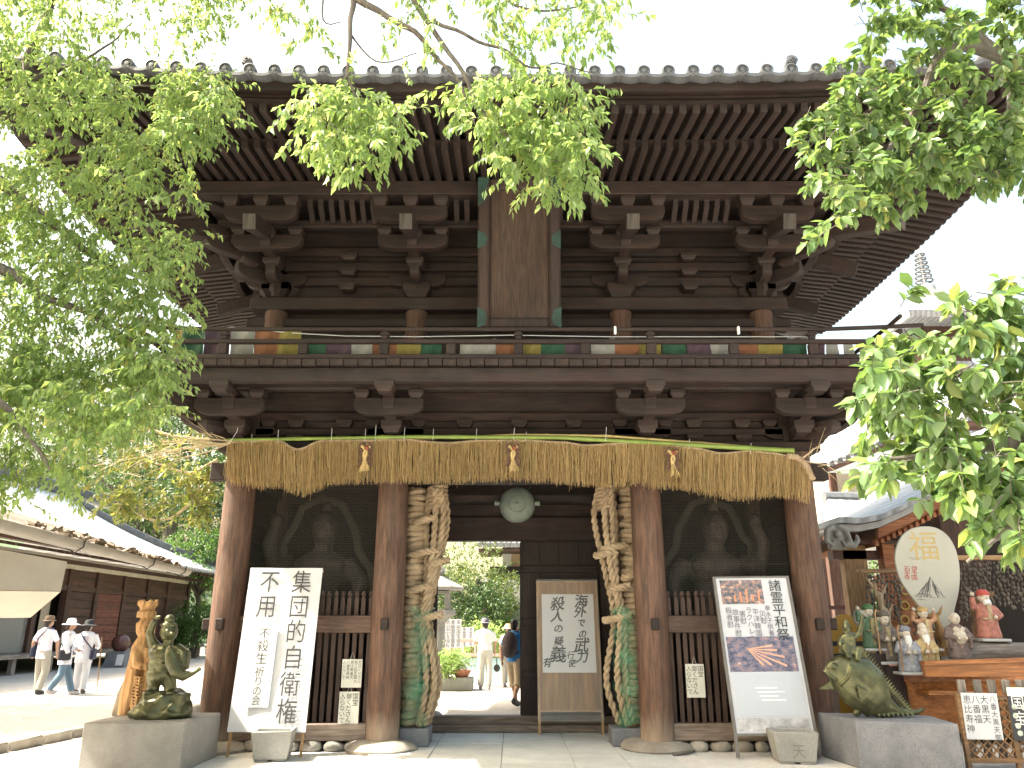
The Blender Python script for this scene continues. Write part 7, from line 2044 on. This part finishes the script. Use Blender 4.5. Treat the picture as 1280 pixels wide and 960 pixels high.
bough('limb', [tuple(pix(410, -40, m5)), tuple(pix(450, 2, m5)), tuple(pix(510, 33, m5)), tuple(pix(548, 72, m5)), tuple(pix(575, 105, m5)), tuple(pix(600, 165, m5))], .040, .006)
bough('limb', [tuple(pix(495, -50, m5)), tuple(pix(520, 4, m5)), tuple(pix(545, 42, m5)), tuple(pix(574, 80, m5)), tuple(pix(592, 120, m5)), tuple(pix(612, 148, m5)), tuple(pix(650, 185, m5)), tuple(pix(700, 205, m5))], .032, .005)
bough('limb', [tuple(pix(540, 25, m5)), tuple(pix(580, 42, m5)), tuple(pix(625, 62, m5)), tuple(pix(655, 84, m5)), tuple(pix(700, 80, m5)), tuple(pix(740, 90, m5))], .018, .004)
bough('limb', [tuple(pix(600, -30, m5)), tuple(pix(640, 5, m5)), tuple(pix(690, 14, m5)), tuple(pix(730, 4, m5))], .016, .005)
bough('limb', [tuple(pix(440, 45, m5)), tuple(pix(470, 75, m5)), tuple(pix(520, 70, m5))], .010, .004); bough('limb', [tuple(pix(438, 90, m5)), tuple(pix(415, 125, m5)), tuple(pix(412, 160, m5))], .010, .003)
bough('limb', [tuple(pix(405, -20, m5)), tuple(pix(405, 20, m5)), tuple(pix(430, 30, m5))], .012, .004)
Sc = region_points([
    ([(340, 118), (380, 100), (430, 92), (480, 100), (530, 125), (520, 150), (500, 190), (470, 225), (440, 218), (400, 208), (372, 188), (362, 150)], 165, 4.9, 5.6, 0),
    ([(545, 85), (600, 70), (680, 70), (740, 70), (765, 130), (768, 190), (752, 240), (700, 252), (660, 245), (640, 225), (605, 195), (590, 160), (555, 135)], 290, 4.8, 5.6, 0),
    ([(330, 0), (400, 0), (430, 35), (400, 60), (360, 40)], 16, 5.0, 5.6, 0), ([(640, -60), (790, -60), (785, 20), (745, 60), (640, 75), (590, 40)], 105, 4.8, 5.6, 0),
    ([(450, -60), (640, -60), (620, 60), (560, 70), (480, 60)], 50, 4.8, 5.6, .9),
    ([(-700, -500), (640, -500), (640, -70), (-100, -70), (-700, 100)], 420, 4.6, 6.8, .95),
    ([(-120, -60), (330, -60), (325, 20), (250, 50), (190, 60), (150, 40), (60, 40), (-120, 60)], 480, 5.9, 7.0, .85),
    ([(190, 85), (235, 75), (290, 85), (306, 120), (285, 160), (240, 190), (200, 185), (185, 130)], 230, 5.9, 6.7, 0),
    ([(-100, 40), (90, 30), (150, 95), (180, 120), (110, 150), (20, 150), (-100, 130)], 440, 5.9, 7.0, .85),
    ([(-120, 200), (40, 190), (70, 150), (190, 160), (245, 200), (255, 290), (225, 330), (245, 400), (200, 470), (120, 480), (60, 480), (-120, 480)], 1750, 5.9, 7.1, .78),
    ([(-120, 470), (200, 440), (215, 500), (150, 540), (90, 560), (95, 600), (40, 635), (-120, 620)], 700, 5.7, 6.8, .85),
    ([(-900, 100), (-120, 60), (-120, 640), (-500, 620), (-900, 500)], 260, 4.5, 7.0, .95),
])
# unseen high crown added to shade the forecourt, gap left for a sun patch
hc = np.stack([NR.uniform(-5.8, 9.0, 5000), NR.uniform(5.7, 7.5, 5000), NR.uniform(8.75, 11.2, 5000)], 1)
keep = np.array([noise.noise(Vector((a[0] * .9, a[1] * .9, a[2] * .6))) > -.38 for a in hc]) & ~((hc[:, 0] > .85) & (hc[:, 0] < 1.9))
Sc = np.concatenate([Sc, hc[keep][:500]])
bough('limb', [tip0, (-5.2, 5.6, 6.6), (-3.8, 6.2, 8.8), (-1.5, 6.6, 9.6), (1.5, 6.8, 9.9), (5.5, 6.8, 9.8)], .20, .03)
lv = sprigs(Sc, 13, .28, (.060, .100), (.36, .48), .75, .75)
lv = lv[:3] + (lv[3] * np.where(lv[0][:, 1] > 5.75, .86, 1.0), lv[4] * np.where(lv[0][:, 1] > 5.75, .86, 1.0), lv[5])
crown(ct, 'crown', lv, M['leaf_camphor'], False, 300, bark, .0022)

# ---- broad-leaved evergreen on the right
rt = thing('broadleaf_tree', 'broad-leaved evergreen with large glossy leaves hanging in at the right', 'tree', (4.6, 3.9, 0)); ro = Vector(rt.location)
limb(MB(), [(4.6, 3.9, -.1), (4.55, 3.9, 1.5), (4.5, 3.95, 3.0), (4.4, 4.0, 4.6), (4.2, 4.1, 6.5)], .26, .10, ro, .03).build('trunk', bark, rt)
def bough2(pts, r0, r1): limb(MB(), pts, r0, r1, ro, .03).build('limb', bark, rt)
bough2([(4.5, 3.95, 2.4), tuple(pix(1340, 500, 3.6)), tuple(pix(1250, 470, 3.5)), tuple(pix(1180, 465, 3.4)), tuple(pix(1120, 500, 3.4))], .07, .008)
bough2([(4.5, 3.9, 2.0), tuple(pix(1330, 570, 3.3)), tuple(pix(1260, 560, 3.2)), tuple(pix(1190, 570, 3.2)), tuple(pix(1110, 575, 3.2))], .06, .006)
bough2([tuple(pix(1330, 560, 3.3)), tuple(pix(1300, 610, 3.0)), tuple(pix(1270, 650, 3.0)), tuple(pix(1210, 700, 3.0))], .025, .005)
bough2([(4.45, 4.0, 4.0), tuple(pix(1340, 130, 4.4)), tuple(pix(1250, 70, 4.4)), tuple(pix(1180, 60, 4.4)), tuple(pix(1150, 130, 4.3)), tuple(pix(1100, 210, 4.2)), tuple(pix(1060, 285, 4.2))], .07, .008)
bough2([(4.45, 4.0, 3.4), tuple(pix(1330, 210, 4.3)), tuple(pix(1270, 115, 4.3)), tuple(pix(1255, 180, 4.2)), tuple(pix(1225, 220, 4.2))], .05, .008)
bough2([tuple(pix(1250, 70, 4.4)), tuple(pix(1180, 15, 4.4)), tuple(pix(1110, -10, 4.4))], .04, .008); bough2([tuple(pix(1275, 150, 4.3)), tuple(pix(1220, 150, 4.3)), tuple(pix(1180, 200, 4.2))], .02, .005)
Sr = region_points([
    ([(1060, -80), (1400, -80), (1400, 60), (1290, 60), (1280, 190), (1180, 180), (1100, 160), (1055, 90)], 290, 3.9, 4.8, .9),
    ([(1010, 130), (1060, 80), (1120, 120), (1180, 180), (1150, 230), (1090, 240), (1050, 290), (1035, 260), (1020, 180)], 125, 3.9, 4.5, 0),
    ([(1100, 200), (1180, 180), (1270, 150), (1280, 210), (1245, 225), (1190, 225), (1130, 245)], 70, 4.0, 4.6, 0),
    ([(1100, 390), (1180, 360), (1290, 360), (1400, 340), (1400, 620), (1290, 620), (1220, 590), (1150, 580), (1100, 570), (1075, 520), (1085, 440)], 230, 2.95, 3.6, 0),
    ([(1190, 590), (1290, 590), (1350, 690), (1280, 685), (1225, 655)], 26, 2.9, 3.3, 0),
    ([(1310, -350), (2000, -350), (2000, 350), (1320, 300)], 330, 5.6, 8.6, 0), ([(1300, -500), (1800, -500), (1800, 620), (1410, 620), (1410, 60), (1300, -80)], 90, 3.2, 4.8, 0), ([(950, -600), (1500, -600), (1400, -90), (1060, -90)], 60, 3.6, 4.8, 0)])  # first clump here, out of view, added to shade the right pedestal
lv = sprigs(Sr, 15, .20, (.065, .105), (.42, .56), .45, .85, True, whorl=True)
crown(rt, 'crown', lv, M['leaf_glossy'], True, 300, bark, .003)

# ---- trees around the courtyard
def round_tree(name, label, px, py_top, Y, rad, n, m, leafL, trunk_h=None, group=None, squash=.85, base_z=0.0, cores=7, lobes=None):
    top = pix(px, py_top, Y); H = top.z - base_z; t = thing(name, label, 'tree', (top.x, Y, base_z), group=group); o = Vector(t.location)
    cz = H - rad * squash * 1.0; q = random.Random(int(px * 7 + Y)); mb = MB()
    limb(mb, [(o.x, Y, base_z - .05), (o.x + .1, Y, base_z + cz * .4), (o.x - .05, Y, base_z + cz * .8), (o.x, Y, base_z + cz + rad * .2)], max(.07, rad * .09), rad * .035, o, .06)
    C = []
    for k in range(cores):
        a = 6.283 * k / cores + q.uniform(-.3, .3); r = rad * q.uniform(.35, .75); c = Vector((r * math.cos(a), r * math.sin(a), cz + rad * squash * q.uniform(-.45, .55))); C.append((c, rad * q.uniform(.35, .55)))
        mb2 = limb(mb, [(o.x, Y, base_z + cz * .6), tuple(o + c * .5 + Vector((0, 0, cz * .3))), tuple(o + c)], rad * .04, rad * .012, o, .05)
    C.append((Vector((0, 0, cz)), rad * .6)); C.append((Vector((0, 0, cz + rad * squash * .55)), rad * .42))
    mb.build('trunk', bark, t)
    per = n // len(C); S = []
    for c, r in C:
        d = nrm(NR.normal(0, 1, (per, 3))) * (r * NR.uniform(.55, 1.05, per) ** .7)[:, None]; d[:, 2] *= squash; S.append(d + np.array(c) + np.array(o))
    S = np.concatenate(S); lv = sprigs(S, 8, leafL * 3.5, (leafL * .75, leafL * 1.2), (.4, .55), .25, .85)
    crown(t, 'crown', lv, m, False); return t
M['leaf_dark'] = leafmat('dark_leaf', (0.020, 0.050, 0.014), (0.055, 0.11, 0.028), trans=0.25)
M['leaf_mid'] = leafmat('mid_leaf', (0.035, 0.095, 0.020), (0.08, 0.17, 0.035), trans=0.35)
M['leaf_yellow'] = leafmat('yellow_leaf', (0.12, 0.17, 0.055), (0.20, 0.215, 0.085), trans=0.5)
M['leaf_maple'] = leafmat('maple_leaf', (0.045, 0.095, 0.025), (0.10, 0.13, 0.035), trans=0.4)
# yellowing tree between camphor and gate
yt = thing('yellowing_tree', 'tree with yellow-green leaves and bare pale twigs beyond the camphor boughs', 'tree', (-5.72, 16.2, 0)); yo = Vector(yt.location)
limb(MB(), [(-5.72, 16.2, -.1), (-5.7, 16.2, 2), tuple(pix(297, 640, 16)), tuple(pix(290, 570, 16)), tuple(pix(235, 500, 16)), tuple(pix(190, 460, 16))], .14, .02, yo, .03).build('trunk', bark, yt)
for pts in (((272, 575), (235, 590), (190, 580), (150, 600)), ((262, 550), (200, 540), (140, 520), (95, 500)), ((278, 600), (250, 600), (252, 640)), ((275, 590), (225, 640), (190, 650), (170, 640)), ((220, 480), (160, 440), (120, 420)), ((250, 520), (180, 510), (120, 550))):
    limb(MB(), [tuple(pix(x, y, 16)) for x, y in pts], .045, .008, yo, .05).build('limb', M['twig_dry'], yt)
Sy = region_points([([(60, 470), (150, 440), (260, 470), (280, 540), (262, 600), (240, 640), (180, 650), (130, 640), (90, 600)], 230, 15.2, 16.8, .95), ([(238, 590), (262, 585), (264, 625), (250, 655), (238, 650)], 60, 15.5, 16.3, 0), ([(140, 610), (165, 612), (170, 640), (150, 645)], 30, 15.5, 16.3, 0)])
crown(yt, 'crown', sprigs(Sy, 9, .35, (.10, .17), (.4, .55), .3, .8), M['leaf_yellow'], False, 0, M['twig_dry'], .006)
# dark trees behind the timber hall and around
for i, (nm, lab, px, pyt, Y, rad, n, m, lL, bz) in enumerate((
    ('evergreen_tree', 'tall dark evergreen rising behind the left end of the gate', 236, 470, 50, 6.5, 1500, 'leaf_dark', .28, 0),
    ('evergreen_tree', 'dark evergreen filling the gap beside the left gate post', 292, 560, 46, 4.2, 1100, 'leaf_dark', .24, 0),
    ('round_shrub', 'mid-green rounded shrub tree beyond the timber hall corner', 258, 652, 43, 2.3, 700, 'leaf_mid', .17, 0),
    ('round_shrub', 'low round green shrub near the left gate post', 250, 752, 40.5, 1.5, 600, 'leaf_mid', .14, 0),
    ('evergreen_tree', 'dark evergreen far behind the hall roof under the camphor boughs', 120, 520, 62, 7.5, 1500, 'leaf_dark', .32, 0),
    ('evergreen_tree', 'dark evergreen behind the tree with yellow leaves', 190, 560, 55, 5, 1000, 'leaf_dark', .3, 0),
    ('evergreen_tree', 'bushy green tree low behind the right gate post', 1055, 700, 26, 1.9, 900, 'leaf_mid', .13, 0),
    ('evergreen_tree', 'pale green tree above the small shrine by the right gate post', 1050, 585, 36, 3.4, 1000, 'leaf_mid', .2, 0),
    ('evergreen_tree', 'dark evergreen behind the votive hall on the right', 1120, 600, 48, 5, 1000, 'leaf_dark', .28, 0),
    ('maple_tree', 'light green maple spreading across the top of the doorway view', 598, 668, 29.5, 2.5, 1300, 'leaf_maple', .11, 1.0),
    ('round_shrub', 'big rounded dark green shrub in the doorway view', 583, 722, 28.0, 1.45, 900, 'leaf_dark', .10, .25),
    ('low_hedge', 'low bright green bush behind the man in the grey hat', 612, 772, 26.3, 1.05, 700, 'leaf_camphor', .09, 0),
    ('low_hedge', 'small bright green bush left of the doorway view', 556, 808, 20.3, .50, 400, 'leaf_camphor', .07, .05),
    ('round_shrub', 'grey-green bush below the slim stone lantern', 622, 757, 29.0, 1.1, 600, 'leaf_mid', .09, .8))):
    round_tree(nm, lab, px, pyt, Y, rad, n, M[m], lL, base_z=bz)
# tall tree outside the picture on the left, shading the gravel
tt = round_tree('evergreen_tree', 'tall evergreen left of the picture shading the gravel court', -900, 40, 13.5, 4.6, 2600, M['leaf_mid'], .2)
tt.location.x = -17.0
# far wood closing the horizon
W_ = []
for k in range(260):
    a = NR.uniform(-1.25, 1.25); r = NR.uniform(75, 95); W_.append((r * math.sin(a), r * math.cos(a), NR.uniform(0.5, 8.5)))
W_ = np.array(W_); S = np.repeat(W_, 30, 0) + NR.normal(0, 1.6, (len(W_) * 30, 3))
S[:, 2] = np.maximum(S[:, 2], .3)
fw = thing('far_wood', 'dark green wood closing off the far side of the temple grounds', 'wood', (0, 85, 0)); 
P, D, N, L, W2_, prs = sprigs(S, 4, 1.0, (.7, 1.3), (.5, .7), .2, .9); V, F = leaf_geo(P - np.array((0, 85, 0)), D, N, L, W2_)
bpy.data.objects.remove(fw); fw = flat_mesh('far_wood', V, F, M['leaf_dark']); fw.location = (0, 85, 0); tag(fw, 'dark green wood closing off the far side of the temple grounds', 'wood', kind='stuff')
hl = MB(); rings = []
for j, (r, z) in enumerate(((80, -.2), (92, 7), (120, 12), (170, 16))):
    rings.append([(r * math.sin(-1.9 + 3.8 * i / 40), r * math.cos(-1.9 + 3.8 * i / 40), z + (2.0 * noise.noise(Vector((i * .35, j, 0))) if j else 0)) for i in range(41)])
vs = [p for r_ in rings for p in r_]; hl.add(vs, [(j * 41 + i, j * 41 + i + 1, (j + 1) * 41 + i + 1, (j + 1) * 41 + i) for j in range(3) for i in range(40)])
hl = hl.build('hills', stone('hill_green', (0.02, 0.04, 0.012), (0.05, 0.085, 0.025), .3, tint=0), smooth=60); tag(hl, kind='structure')
